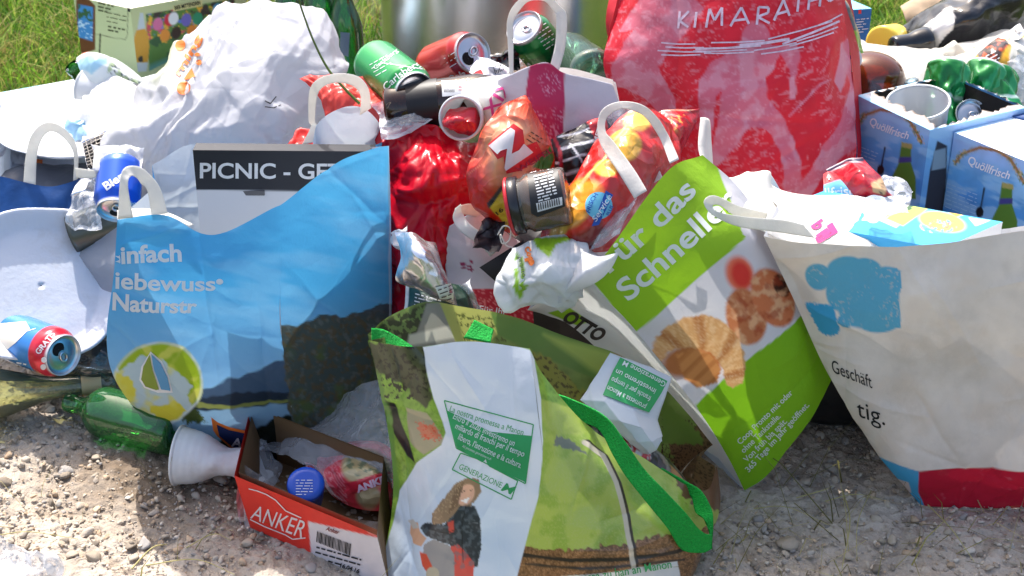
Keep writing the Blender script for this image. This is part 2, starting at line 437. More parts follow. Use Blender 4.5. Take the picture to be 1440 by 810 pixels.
# ------------------------------------------------------------------ solids
def frame(A, B, roll=0.0):
    A = np.array(A, float); B = np.array(B, float); w = (B-A); L = np.linalg.norm(w); w = w/L
    ref = np.array([0, 0, 1.0]) if abs(w[2]) < .9 else np.array([0, 1.0, 0])
    u = np.cross(ref, w); u /= np.linalg.norm(u); v = np.cross(w, u)
    c, s_ = math.cos(roll), math.sin(roll)
    return A, w, u*c+v*s_, -u*s_+v*c, L
def lathe(acc, A, B, prof, mat, n=48, paint=None, roll=0, crush=None, step=None, base=(200, 200, 200)):
    """prof: (distance along A->B in metres, radius). paint(theta 0..1, t metres) -> rgb array"""
    O, w, u, v, L = frame(A, B, roll); pr = [prof[0]]
    for a, b in zip(prof[:-1], prof[1:]):
        k = max(1, int(math.hypot(b[0]-a[0], b[1]-a[1])/(step or .006)))
        for i in range(1, k+1): pr.append((a[0]+(b[0]-a[0])*i/k, a[1]+(b[1]-a[1])*i/k))
    pr = np.array(pr); th = np.linspace(0, 2*math.pi, n, endpoint=False)
    T, RR = pr[:, 0][:, None], pr[:, 1][:, None]
    if crush is not None: RR2 = RR*crush(th[None, :], T)
    else: RR2 = RR+0*th[None, :]
    V = O + T[..., None]*w + (RR2*np.cos(th))[..., None]*u + (RR2*np.sin(th))[..., None]*v
    if paint is not None: C = paint((th/(2*math.pi))[None, :]+0*T, T+0*th[None, :])
    else: C = np.full(V.shape, 1.0)*lin(base)
    acc.grid(V, mat, C, closeu=True, flip=True); return V
def box(acc, O, ex, ey, ez, mat, div=1, paint=None, faces='LRFBTD'):
    """O front-left-bottom; ex right, ey away, ez up (full vectors)"""
    O, ex, ey, ez = [np.array(q, float) for q in (O, ex, ey, ez)]
    sides = {'F': (O+ez, -ez, ex), 'B': (O+ex+ey+ez, -ez, -ex), 'L': (O+ey+ez, -ez, -ey), 'R': (O+ex+ez, -ez, ey),
             'T': (O+ey+ez, -ey, ex), 'D': (O, ey, ex)}
    for k in faces:
        o, a, b = sides[k]; px, py = proj(np.array([o, o+a, o+b]))
        na = nb = 2
        if paint is not None:
            na = max(2, int(math.hypot(px[1]-px[0], py[1]-py[0])/div)+2); nb = max(2, int(math.hypot(px[2]-px[0], py[2]-py[0])/div)+2)
        V = o + np.linspace(0, 1, na)[:, None, None]*a + np.linspace(0, 1, nb)[None, :, None]*b
        C = None
        if paint is not None: C = paint(k, *proj(V))
        acc.grid(V, mat, C)
    return acc
def panel(acc, A, B, C_, D, th, mat):
    """board with corners A B C D (world) and thickness"""
    A, B, C_, D = [np.array(q, float) for q in (A, B, C_, D)]
    n = np.cross(B-A, D-A); n = n/np.linalg.norm(n)*th
    V = np.array([A, B, C_, D, A-n, B-n, C_-n, D-n])
    acc.raw(V, [(0, 1, 2, 3), (7, 6, 5, 4), (0, 4, 5, 1), (1, 5, 6, 2), (2, 6, 7, 3), (3, 7, 4, 0)], mat)

def sheet(root, name, ctrl, mat, paint=None, step=3.0, wr=None, seed=0, sv=(), su=(), solid=0.0, base=(230, 230, 230), ret=False):
    V = surf(ctrl, step, sv, su); X, Y = proj(V)
    C = paint(X, Y) if paint else np.full(V.shape, 1.0)*lin(base)
    V = wrinkle(V, wr, seed); a = Acc(); a.grid(V, mat, C); o = a.build(name, root, solid=solid)
    return (o, a) if ret else o
def pouch(root, name, ctrl, bulge, mat, paint=None, step=3.0, wr=None, seed=0, seam=.12, sv=(), su=(), base=(230, 230, 230), backbase=None, pw=.55, gap=.0, jag=.004):
    """closed filled bag or packet: two skins meeting in an edge seam"""
    V = surf(ctrl, step, sv, su); r, c = V.shape[:2]; X, Y = proj(V)
    n = normals(V); nm = n.mean((0, 1)); nm /= np.linalg.norm(nm)
    if nm[1] > 0: nm = -nm
    u = np.linspace(0, 1, c)[None, :]; v = np.linspace(0, 1, r)[:, None]
    e = np.minimum(1, np.minimum(u, 1-u)/.5)*np.minimum(1, np.minimum(v, 1-v)/.5)
    prof = (np.sin(np.pi*u)*np.sin(np.pi*v))
    prof = np.clip(prof, 0, 1)**pw
    C = paint(X, Y) if paint else np.full(V.shape, 1.0)*lin(base)
    Fm = V + nm*(prof*bulge+gap)[..., None]; Bm = V - nm*(prof*bulge*.8+gap)[..., None]
    W = wrinkle(Fm, wr, seed); W2 = wrinkle(Bm, wr, seed+3)
    k = np.clip(np.minimum(np.minimum(u, 1-u)*c, np.minimum(v, 1-v)*r)/3.0, 0, 1)[..., None]
    av = (W+W2)/2
    W = W*k+av*(1-k); W2 = W2*k+av*(1-k)
    if jag:                                     # creases also break the outline
        q = V*22+seed; J = np.stack([crumple(q, 7, seed+1), 0*q[..., 0], crumple(q+9, 7, seed+2)], -1)*jag; W = W+J; W2 = W2+J
    a = Acc(); a.grid(W, mat, C)
    Cb = C if backbase is None else np.full(V.shape, 1.0)*lin(backbase)
    a.grid(W2, mat, Cb, flip=True); o = a.build(name, root); return o, a
def tube(acc, pts, r, mat, n=8, r2=None, C=None):
    W = cr_mat(len(pts), max(3, 10*len(pts))) if len(pts) > 2 else cr_mat(2, 3)
    Q = W@np.array(pts, float); m = len(Q); t = np.gradient(Q, axis=0); t /= np.linalg.norm(t, axis=1)[:, None]
    ref = np.array([0.13, .2, 1.0]); u = np.cross(t, ref); u /= np.linalg.norm(u, axis=1)[:, None]; v = np.cross(t, u)
    th = np.linspace(0, 2*math.pi, n, endpoint=False); rr = np.linspace(r, r2 if r2 is not None else r, m)[:, None, None]
    V = Q[:, None]+rr*(np.cos(th)[None, :, None]*u[:, None]+np.sin(th)[None, :, None]*v[:, None])
    acc.grid(V, mat, None if C is None else np.full(V.shape, 1.0)*lin(C), closeu=True, flip=True)
    return acc
def bag(root, name, front, off, mat, paint=None, step=3.0, wr=None, seed=0, sv=(), su=(), offb=None, sidecol=(225, 225, 225), gus=.15,
        backtop=None, sidepaint=None, backpaint=None):
    """open paper bag: front skin through the control grid, gusseted sides, back skin, bottom"""
    F = surf(front, step, sv, su); r, c = F.shape[:2]
    off = np.array(off, float); offb = off if offb is None else np.array(offb, float)
    v = np.linspace(0, 1, r)[:, None, None]; O = off*(1-v)+offb*v
    Bk = F+O
    if backtop is not None:                     # own rim outline for the back skin
        W = cr_mat(len(backtop), c); T = W@Parr(backtop); D = (T-Bk[0])
        Bk = Bk + D[None]*((1-v)**2)
    X, Y = proj(F); C = paint(X, Y) if paint else np.full(F.shape, 1.0)*lin(sidecol)
    ns = max(6, int(np.linalg.norm(off)*FPX/1.7/step/1.5)); s = np.linspace(0, 1, ns)[None, :, None]
    inw = (F[:, -1]-F[:, 0]); inw /= np.linalg.norm(inw, axis=1)[:, None]; gl = np.linalg.norm(O, axis=-1)*gus
    fold = 1-np.abs(s*2-1)
    Ls = Bk[:, :1]*(1-s)+F[:, :1]*s + fold*gl[..., None]*inw[:, None]
    Rs = F[:, -1:]*(1-s)+Bk[:, -1:]*s - fold*gl[..., None]*inw[:, None]
    Bo = F[-1:]*(1-s.transpose(1, 0, 2))+Bk[-1:]*s.transpose(1, 0, 2)
    def colr(V, fn): return fn(*proj(V)) if fn else np.full(V.shape, 1.0)*lin(sidecol)
    CL, CR, CB, CO = colr(Ls, sidepaint), colr(Rs, sidepaint), colr(Bk, backpaint), colr(Bo, None)
    fr = wrinkle(F, wr, seed); a = Acc()
    # wrinkle fades to nothing at the shared edges so the skins stay joined
    uu = np.linspace(0, 1, c)[None, :, None]; k = np.clip(np.minimum(uu, 1-uu)*c/6, 0, 1)
    fr = fr*k+F*(1-k)
    a.grid(fr, mat, C); front_bvh = a.bvh()
    bk = wrinkle(Bk, wr, seed+5); bk = bk*k+Bk*(1-k)
    a.grid(Ls, mat, CL); a.grid(Rs, mat, CR); a.grid(bk[:, ::-1], mat, CB[:, ::-1]); a.grid(Bo, mat, CO)
    o = a.build(name, root, sharp=50); return o, a, front_bvh
# ================================================================== materials in use
paper = M('printed_paper', attr=True, rough=.62, trans=.30, inner=(206, 216, 226), bump=.35, bscale=55, crease=.22, cscale=11, spec=.35)
paperB = M('kraft_paper', attr=True, rough=.75, trans=.06, inner=(226, 224, 222), bump=.3, bscale=60, crease=.3, cscale=8, spec=.25, dirt=.18)
card = M('printed_card', attr=True, rough=.5, bump=.12, bscale=50, spec=.4)
cardin = M('brown_board', (120, 92, 62), rough=.85, bump=.25, bscale=120, var=.2)
wovn = M('woven_plastic', attr=True, rough=.28, trans=.22, inner=(200, 205, 200), bump=.22, bscale=30, crease=.22, cscale=10, spec=.6, coat=.25)
film = M('clear_film', (240, 243, 248), rough=.1, alpha=.24, bump=.5, bscale=25, crease=1.0, cscale=22, spec=1.0)
plast = M('soft_plastic_print', attr=True, rough=.35, trans=.35, bump=.25, bscale=30, crease=.45, cscale=20, spec=.5)
foilp = M('packet_foil', attr=True, rough=.28, trans=.08, bump=.2, bscale=25, crease=.6, cscale=26, spec=.7, coat=.35)
white_pl = M('white_plastic', (232, 232, 235), rough=.32, trans=.45, bump=.2, bscale=30, crease=.7, cscale=13)
strap_w = M('white_paper_strap', (238, 236, 231), rough=.7, trans=.4, bump=.3, bscale=60, crease=.25, cscale=14, dirt=.10, var=.08)
cupw = M('cup_plastic', (230, 232, 234), rough=.3, trans=.25, spec=.5, dirt=.25)
paintm = M('painted_metal', attr=True, rough=.26, metal=.35, bump=.05, bscale=30, spec=.6, coat=.3)
alu = M('bare_aluminium', (205, 205, 208), rough=.28, metal=1.0, bump=.06, bscale=120)
dark = M('dark_hole', (12, 12, 12), rough=.9)
silver = M('crumpled_foil', (225, 225, 230), rough=.27, metal=.9, crease=.35, cscale=22)
gGreen = shellglass('green_glass', (96, 196, 110), (8, 84, 26), deep=.86)
gOlive = shellglass('olive_glass', (230, 234, 190), (130, 140, 70), deep=.85)
gAmber = shellglass('amber_plastic', (168, 84, 40), (66, 22, 8), .08, deep=.75)
gClear = shellglass('clear_glass', (236, 244, 240), (150, 170, 160))
gCup = shellglass('clear_cup_plastic', (246, 248, 250), (190, 196, 200), .08, deep=.72)
inkW = M('ink_white', (236, 236, 238), rough=.55, trans=.2, var=.06, vscale=90)
inkK = M('ink_black', (26, 26, 28), rough=.5)
inkG = M('ink_green', (52, 160, 92), rough=.5)
inkO = M('ink_orange', (232, 120, 40), rough=.5)
inkR = M('ink_red', (205, 28, 40), rough=.5)
inkB = M('ink_blue', (28, 80, 170), rough=.5)
inkM = M('ink_magenta', (196, 50, 120), rough=.5)
inkS = M('ink_scuffed_white', (214, 190, 208), rough=.6, var=.25, vscale=160)
blackm = M('black_plastic', (18, 19, 24), rough=.22, crease=.55, cscale=18, coat=.4)
yellowm = M('yellow_plastic', (240, 214, 90), rough=.35, trans=.2)

# ================================================================== ground
def ground():
    a = Acc()
    nx, ny = 560, 330
    xs = np.linspace(-.85, .85, nx); ys = 1.16 + (np.linspace(0, 1, ny)**1.15)*.95
    X, Y = np.meshgrid(xs, ys[::-1]); Z = 0*X
    p = np.stack([X, Y, Z], -1)
    Z = .006*fbm(p*9, 3) + .0036*fbm(p*90, 4) + .0022*np.clip(crumple(p*90, 9, 4), -1, 1)
    Zc = fbm(p*22+4, 3)
    V = np.stack([X, Y, Z-.002], -1)
    b = lin((188, 176, 162))
    C = np.ones(V.shape)*b*(1+.22*fbm(p*14+7, 4))[..., None]
    w = np.clip(fbm(p*30+31, 3)*1.4-.1, 0, 1)[..., None]
    C = C*(1-w*.45)+lin((150, 130, 108))*w*.45
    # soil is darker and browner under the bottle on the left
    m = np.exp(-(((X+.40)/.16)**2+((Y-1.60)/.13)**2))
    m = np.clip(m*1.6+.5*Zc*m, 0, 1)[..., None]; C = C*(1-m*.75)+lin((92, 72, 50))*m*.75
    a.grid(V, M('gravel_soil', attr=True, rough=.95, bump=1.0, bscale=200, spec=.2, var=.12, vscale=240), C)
    o = a.build('ground_gravel'); o['kind'] = 'structure'
    # the far sheet to the horizon: meadow soil
    a = Acc(); g = np.array([[(x, y, -.012) for x in (-150, -4, -1, 1, 4, 150)] for y in (300, 40, 8, 4, 2.0, 1.0, -3, -60)], float)
    a.grid(g, M('meadow_soil', (70, 74, 38), rough=1, bump=.6, bscale=30, var=.4, vscale=6)); o = a.build('ground'); o['kind'] = 'structure'
ground()

def stones():
    """loose stones as one mass"""
    bm = bmesh.new(); bmesh.ops.create_icosphere(bm, subdivisions=2, radius=1)
    bv = np.array([v.co for v in bm.verts]); bf = np.array([[v.index for v in f.verts] for f in bm.faces]); bm.free()
    r = np.random.default_rng(3); a = Acc(); mat = M('loose_stone', attr=True, rough=.85, bump=.35, bscale=300, spec=.3)
    vs = []; fs = []; cs = []; n = 0
    N = 23000
    for k in range(N):
        y = 1.18 + r.random()**1.1*.75; x = r.uniform(-.75, .75)
        s = min(.0013*math.exp(r.normal(0, .58))*1.3, .008)
        if k < 130: s = r.uniform(.005, .0105)
        if k < 16: s = r.uniform(.010, .015)
        q = bv*1.15
        for _ in range(6):
            d_ = r.normal(size=3); d_ /= np.linalg.norm(d_); ex_ = np.maximum(0, q@d_-r.uniform(.45, .8)); q = q-ex_[:, None]*d_
        q = q*np.array([1, r.uniform(.6, .95), r.uniform(.4, .75)])*s
        t = r.uniform(0, 6.28); c, s_ = math.cos(t), math.sin(t); tl = r.normal(0, .25)
        q = np.stack([q[:, 0]*c-q[:, 1]*s_, q[:, 0]*s_+q[:, 1]*c, q[:, 2]+tl*q[:, 0]], -1)
        q += [x, y, s*.12]
        vs.append(q); fs.append(bf+n); n += len(q)
        base = [(190, 176, 158), (172, 160, 146), (156, 150, 144), (186, 162, 136), (196, 186, 172), (140, 128, 114), (178, 164, 146)][r.integers(7)]
        cs.append(np.ones(q.shape)*lin(base)*r.uniform(.75, 1.15))
    a.v = [np.concatenate(vs)]; a.f = [np.concatenate(fs)]; a.c = [np.concatenate(cs)]; a.n = n; a.mats = [mat]; a.m = [np.zeros(sum(len(f) for f in fs), int)]
    o = a.build('gravel', smooth=False); o['kind'] = 'stuff'
stones()

def blades(name, regions, seed, cols, hgt, wid, lean=.5, mat=None, kind='stuff'):
    r = np.random.default_rng(seed); Vs = []; Cs = []
    for (x0, x1, y0, y1, n) in regions:
        x = r.uniform(x0, x1, n); y = r.uniform(y0, y1, n)
        cl = fbm(np.stack([x*3, y*3, x*0], -1), 3)
        h = hgt*np.exp(r.normal(0, .35, n))*(1+.5*cl); w = wid*r.uniform(.6, 1.4, n); t = r.uniform(0, 6.283, n)
        lx = r.normal(0, lean, n)*h; ly = r.normal(0, lean, n)*h
        dx, dy = np.cos(t)*w, np.sin(t)*w
        z0 = -.01
        p = [np.stack([x-dx, y-dy, 0*x+z0], -1), np.stack([x+dx, y+dy, 0*x+z0], -1),
             np.stack([x+dx*.8+lx*.35, y+dy*.8+ly*.35, h*.55], -1), np.stack([x-dx*.8+lx*.35, y-dy*.8+ly*.35, h*.55], -1),
             np.stack([x+lx, y+ly, h*.92], -1)]
        V = np.stack(p, 1); Vs.append(V.reshape(-1, 3))
        ci = (np.clip(r.random(n)+cl*.45, 0, .999)*len(cols)).astype(int)
        c = lin(np.array(cols))[ci]*r.uniform(.7, 1.2, (n, 1)); Cs.append(np.repeat(c, 5, 0))
    V = np.concatenate(Vs); C = np.concatenate(Cs); n = len(V)//5; b = np.arange(n)[:, None]*5
    a = Acc(); m = mat or M('grass_blade', attr=True, rough=.6, trans=.45, spec=.3)
    a.v = [V]; a.c = [C]; a.n = len(V); a.mats = [m]
    a.f = [b+np.array([0, 1, 2, 3]), b+np.array([3, 2, 4])]; a.m = [np.zeros(n, int), np.zeros(n, int)]
    o = a.build(name, smooth=False); o['kind'] = kind; return o
GC = [(62, 104, 24), (78, 124, 30), (96, 144, 40), (122, 162, 54), (148, 176, 70), (176, 176, 98), (140, 128, 76)]
blades('grass', [(-1.5, -.55, 2.45, 3.9, 21000), (-.55, .9, 2.7, 3.6, 7000), (.45, 1.6, 2.35, 3.9, 24000)], 5, GC, .042, .0016, .75)
blades('dry_straw', [(-.7, .7, 1.25, 1.62, 70), (.2, .6, 1.32, 1.5, 50)], 9, [(150, 146, 84), (186, 176, 130), (120, 116, 70)], .05, .0008, 1.1)

def twigs():
    r = random.Random(5); m = M('dry_stalk', (176, 166, 112), rough=.8)
    specs = [((185, 800), (235, 765), .0022), ((205, 795), (330, 808), .0014), ((262, 770), (325, 760), .0012), ((0, 752), (110, 758), .0012), ((1185, 690), (1184, 800), .0018),
             ((1120, 700), (1172, 683), .0014), ((1305, 710), (1370, 790), .0016), ((1160, 705), (1240, 702), .0012), ((1225, 690), (1205, 790), .0012), ((1060, 715), (1165, 738), .0011)]
    for k, (p, q, w) in enumerate(specs):
        A, B = G(*p, .006), G(*q, .009); md = (A+B)/2+Vector((r.uniform(-.01, .01), r.uniform(-.01, .01), .008))
        a = Acc(); tube(a, [tuple(A), tuple(md), tuple(B)], w*.55, m, 6, w*.25); o = a.build('dry_stalk')
        tag(o, ['short thick straw stalk on the sunlit gravel edge near the photo bottom', 'long thin straw on the shaded gravel left of the red carton', 'small curved straw close to the red carton corner', 'thin straw lying on sunlit gravel at the left edge', 'straight green stalk pointing at the camera between the right bags',
                'pale straw below the green bag corner', 'long straw running down from the blue and red bag corner', 'pale level straw beside the blue and red bag corner', 'thin upright straw right of the straight green stalk', 'thin straw on gravel right of the landscape bag strap'][k], 'straw', 'straws on the gravel')
twigs()
# ================================================================== blue shopping bag
def blue_bag():
    t = thing('paper_bag', 'large light blue paper bag with mountain landscape print and white lettering', 'paper bag', G(350, 650))
    def paint(X, Y):
        p = Paint(X, Y, (74, 166, 222))
        p.put(np.clip((Y-210)/420, 0, 1)*.0+np.clip((330-Y)/90, 0, 1)*.25, (110, 200, 240))  # paler cyan towards the rim: light through the paper put into the colour
        p.put(np.clip((Y-400)/140, 0, 1)*.75, (140, 185, 225)); p.put(np.clip(p.n(.008, 3, 4, 12, 4)*.5, 0, .25), (150, 205, 240))
        # lake, hills on the front
        p.poly([(150, 570), (290, 545), (330, 530), (372, 515), (405, 505), (425, 600), (420, 700), (150, 700)], (60, 84, 112), 3, 6, .06)
        p.poly([(150, 575), (280, 560), (330, 552), (420, 556), (420, 700), (150, 700)], (30, 44, 60), 3, 3, .1)
        p.poly([(200, 560), (330, 571), (415, 566), (415, 571), (330, 577), (210, 572)], (120, 130, 70), 2, 2, .1)
        p.poly([(150, 578), (250, 580), (410, 574), (415, 610), (360, 622), (260, 640), (150, 640)], (122, 160, 190), 3, 3, .06)
        p.poly([(250, 580), (275, 577), (290, 597), (262, 594)], (66, 80, 36), 2, 4, .3)
        p.poly([(330, 612), (420, 585), (425, 660), (200, 660), (280, 626)], (26, 30, 20), 3, 5, .1)
        # green globe
        g = p.mell(222, 540, 64, 57, -8, .06); p.put(g, (176, 198, 206)); p.put(g*p.mpoly([(235, 482), (262, 492), (284, 520), (286, 560), (270, 572), (262, 556), (272, 540), (250, 520), (225, 505), (196, 503), (170, 520), (160, 512), (190, 488)], 2, 3, .12), (150, 176, 36)); p.put(g*p.mpoly([(160, 520), (185, 530), (196, 552), (180, 565), (165, 545)], 2, 4, .12), (206, 200, 70)); p.put(g*p.mpoly([(212, 570), (250, 566), (262, 580), (240, 592), (220, 588)], 2, 4, .12), (204, 196, 60)); p.put(g*np.clip(p.n(.03, 3, 9)*3-.5, 0, .7), (206, 204, 96)); p.put((p.mell(222, 540, 64, 57, -8, .04)-p.mell(222, 540, 61, 54, -8, .04)).clip(0, 1)*.5, (214, 226, 230))
        # gusset: dark wooded mountain
        gm = p.mpoly([(394, 462), (430, 458), (455, 444), (480, 446), (520, 432), (545, 428), (600, 430), (600, 700), (421, 700)], 2, 7, .07)
        p.put(gm, (70, 82, 82)); p.put(gm*np.clip(p.n(.1, 4, 3)*3, 0, .7), (92, 80, 56)); p.put(gm*np.clip(p.n(.03, 3, 6)*2-.3, 0, 1)*np.clip((Y-470)/30, 0, 1)*.6, (86, 104, 44))
        p.put(gm*np.clip(p.n(.12, 3, 12)*3-.6, 0, 1)*.5, (104, 112, 112)); p.put(gm*np.clip((452-Y)/20+.2*p.n(.05), 0, 1)*.6, (56, 74, 96))
        # scuffs at the corner crease
        p.put(np.clip(1-np.abs(X-(548+.0*Y))/2.2, 0, 1)*.8, (205, 225, 238))
        return p.C
    c = [[(165, 309, 1.575), (232, 303, 1.57), (300, 330, 1.57), (392, 289, 1.565), (470, 233, 1.60), (547, 205, 1.64)],
         [(160, 385, 1.565), (235, 385, 1.55), (310, 392, 1.545), (395, 375, 1.545), (475, 345, 1.60), (550, 322, 1.655)],
         [(150, 472, 1.57), (230, 475, 1.555), (312, 480, 1.545), (396, 462, 1.54), (475, 455, 1.60), (551, 440, 1.66)],
         [(161, 532, 1.60), (235, 560, 1.57), (315, 570, 1.555), (408, 555, 1.55), (478, 552, 1.60), (547, 535, 1.65)],
         [(203, 594, 1.64), (262, 617, 1.62), (335, 640, 1.605), (420, 655, 1.59), (480, 655, 1.60), (545, 642, 1.63)]]
    off = Vector((.02, .17, .0)); bt = [(214, 232, 1.76), (270, 203, 1.755), (330, 225, 1.75), (420, 235, 1.75), (446, 175, 1.75), (485, 150, 1.76), (520, 158, 1.77), (549, 195, 1.80)]
    o, a, b = bag(t, 'bag_body', c, off, paper, paint, 2.0, [('n', .0035, 7), ('c', .0035, 9), ('c', .0008, 45), ('l', .0036, 34)], 3, su=(3,), sidecol=(80, 165, 225), backtop=bt,
                  sidepaint=lambda X, Y: Paint(X, Y, (78, 165, 222)).C, backpaint=lambda X, Y: Paint(X, Y, (90, 170, 225)).C)
    D = Decals(b)
    D.text('einfach', (152, 372), (256, 367), 25, inkW, .03, -1)
    D.text('iebewuss', (162, 405), (303, 408), 25, inkW, .022, 2, hs=(1, .8)); D.text('Naturstr', (158, 435), (277, 439), 25, inkW, .03, 2, hs=(1, .75))
    D.ell(309, 396, 5, 4, inkW)
    D.poly([(212, 494), (199, 515), (196, 534), (203, 545), (222, 552), (243, 552), (238, 530), (228, 508)], inkW)
    D.build('lettering', t)
    D2 = Decals(b, .0014)
    D2.poly([(211, 498), (202, 515), (199, 533), (205, 543), (220, 548), (224, 547), (215, 520)], M('leaf_olive', (120, 140, 40), rough=.5))
    D2.poly([(213, 497), (226, 510), (236, 530), (240, 549), (227, 547), (217, 520)], M('leaf_blue', (70, 140, 185), rough=.5)); D2.build('leaf_emblem', t)
    D3 = Decals(b, .0012)
    D3.poly([(297, 586), (306, 593), (322, 600), (340, 604), (361, 608), (361, 640), (325, 630), (305, 612), (300, 604)], inkO)
    D3.build('small_logo', t)
    D4 = Decals(b, .0019); D4.poly([(305, 596), (322, 604), (361, 612), (361, 638), (328, 628), (309, 612)], M('logo_navy', (24, 40, 84), rough=.5)); D4.build('small_logo', t)
    D5 = Decals(b, .0024); D5.text('ALDI', (325, 626), (368, 634), 13, inkW, .03); D5.build('lettering', t)
    # handle of the front skin, looping in front of the rim
    w = strap_w
    h1 = [[(166, 308, 1.565), (187, 306, 1.565)], [(168, 262, 1.575), (180, 262, 1.575)], [(172, 240, 1.585), (184, 248, 1.585)], [(184, 233, 1.595), (192, 250, 1.59)],
          [(202, 238, 1.595), (198, 258, 1.59)], [(224, 262, 1.59), (207, 268, 1.585)], [(236, 300, 1.575), (213, 303, 1.575)]]
    sheet(t, 'handle', h1, w, solid=.0006)
    h2 = [[(441, 200, 1.755), (424, 204, 1.755)], [(446, 178, 1.755), (437, 178, 1.755)], [(443, 168, 1.75), (434, 168, 1.75)], [(448, 130, 1.735), (437, 122, 1.735)], [(468, 117, 1.73), (464, 105, 1.73)], [(494, 120, 1.735), (500, 106, 1.735)], [(507, 135, 1.745), (518, 124, 1.745)], [(506, 162, 1.755), (522, 152, 1.755)]]
    sheet(t, 'handle', h2, w, solid=.0006)
    # white rim liner round the front inside edge
    rl = [[(165, 296, 1.59), (205, 293, 1.59), (238, 300, 1.585), (272, 316, 1.585)], [(165, 310, 1.578), (200, 308, 1.577), (238, 306, 1.575), (266, 318, 1.575)]]
    sheet(t, 'rim_liner', rl, strap_w, solid=.0008)
    return t
blue_bag()

def picnic_box():
    t = thing('picnic_carton', 'black headed picnic carton lid standing inside the light blue bag', 'carton', P(395, 300, 1.68))
    A, B = np.array(P(271, 211, 1.66)), np.array(P(526, 213, 1.70)); dn = np.array([0, -.012, -.17]); bk = np.array([.0, .022, .0])
    def paint(k, X, Y):
        p = Paint(X, Y, (200, 200, 204))
        if k == 'F':
            p.poly([(200, 200), (600, 200), (600, 271), (275, 267), (275, 400), (200, 400)], (34, 36, 44))
        else: p.C[:] = lin((34, 36, 44))
        return p.C
    a = Acc(); box(a, A+dn, B-A, bk, -dn, card, 2, paint); a.build('board', t, smooth=False)
    D = Decals(a.bvh()); D.text('PICNIC - GETRÄNK', (281, 250), (575, 252), 22, inkW, .02)
    D.build('lettering', t)
    a = Acc(); box(a, np.array(P(313, 275, 1.665)), np.array(P(372, 275, 1.668))-np.array(P(313, 275, 1.665)), np.array([0, .004, 0]), np.array([0, 0, .006]), M('grey_tab', (92, 90, 92), rough=.6)); a.build('tab', t, smooth=False)
picnic_box()

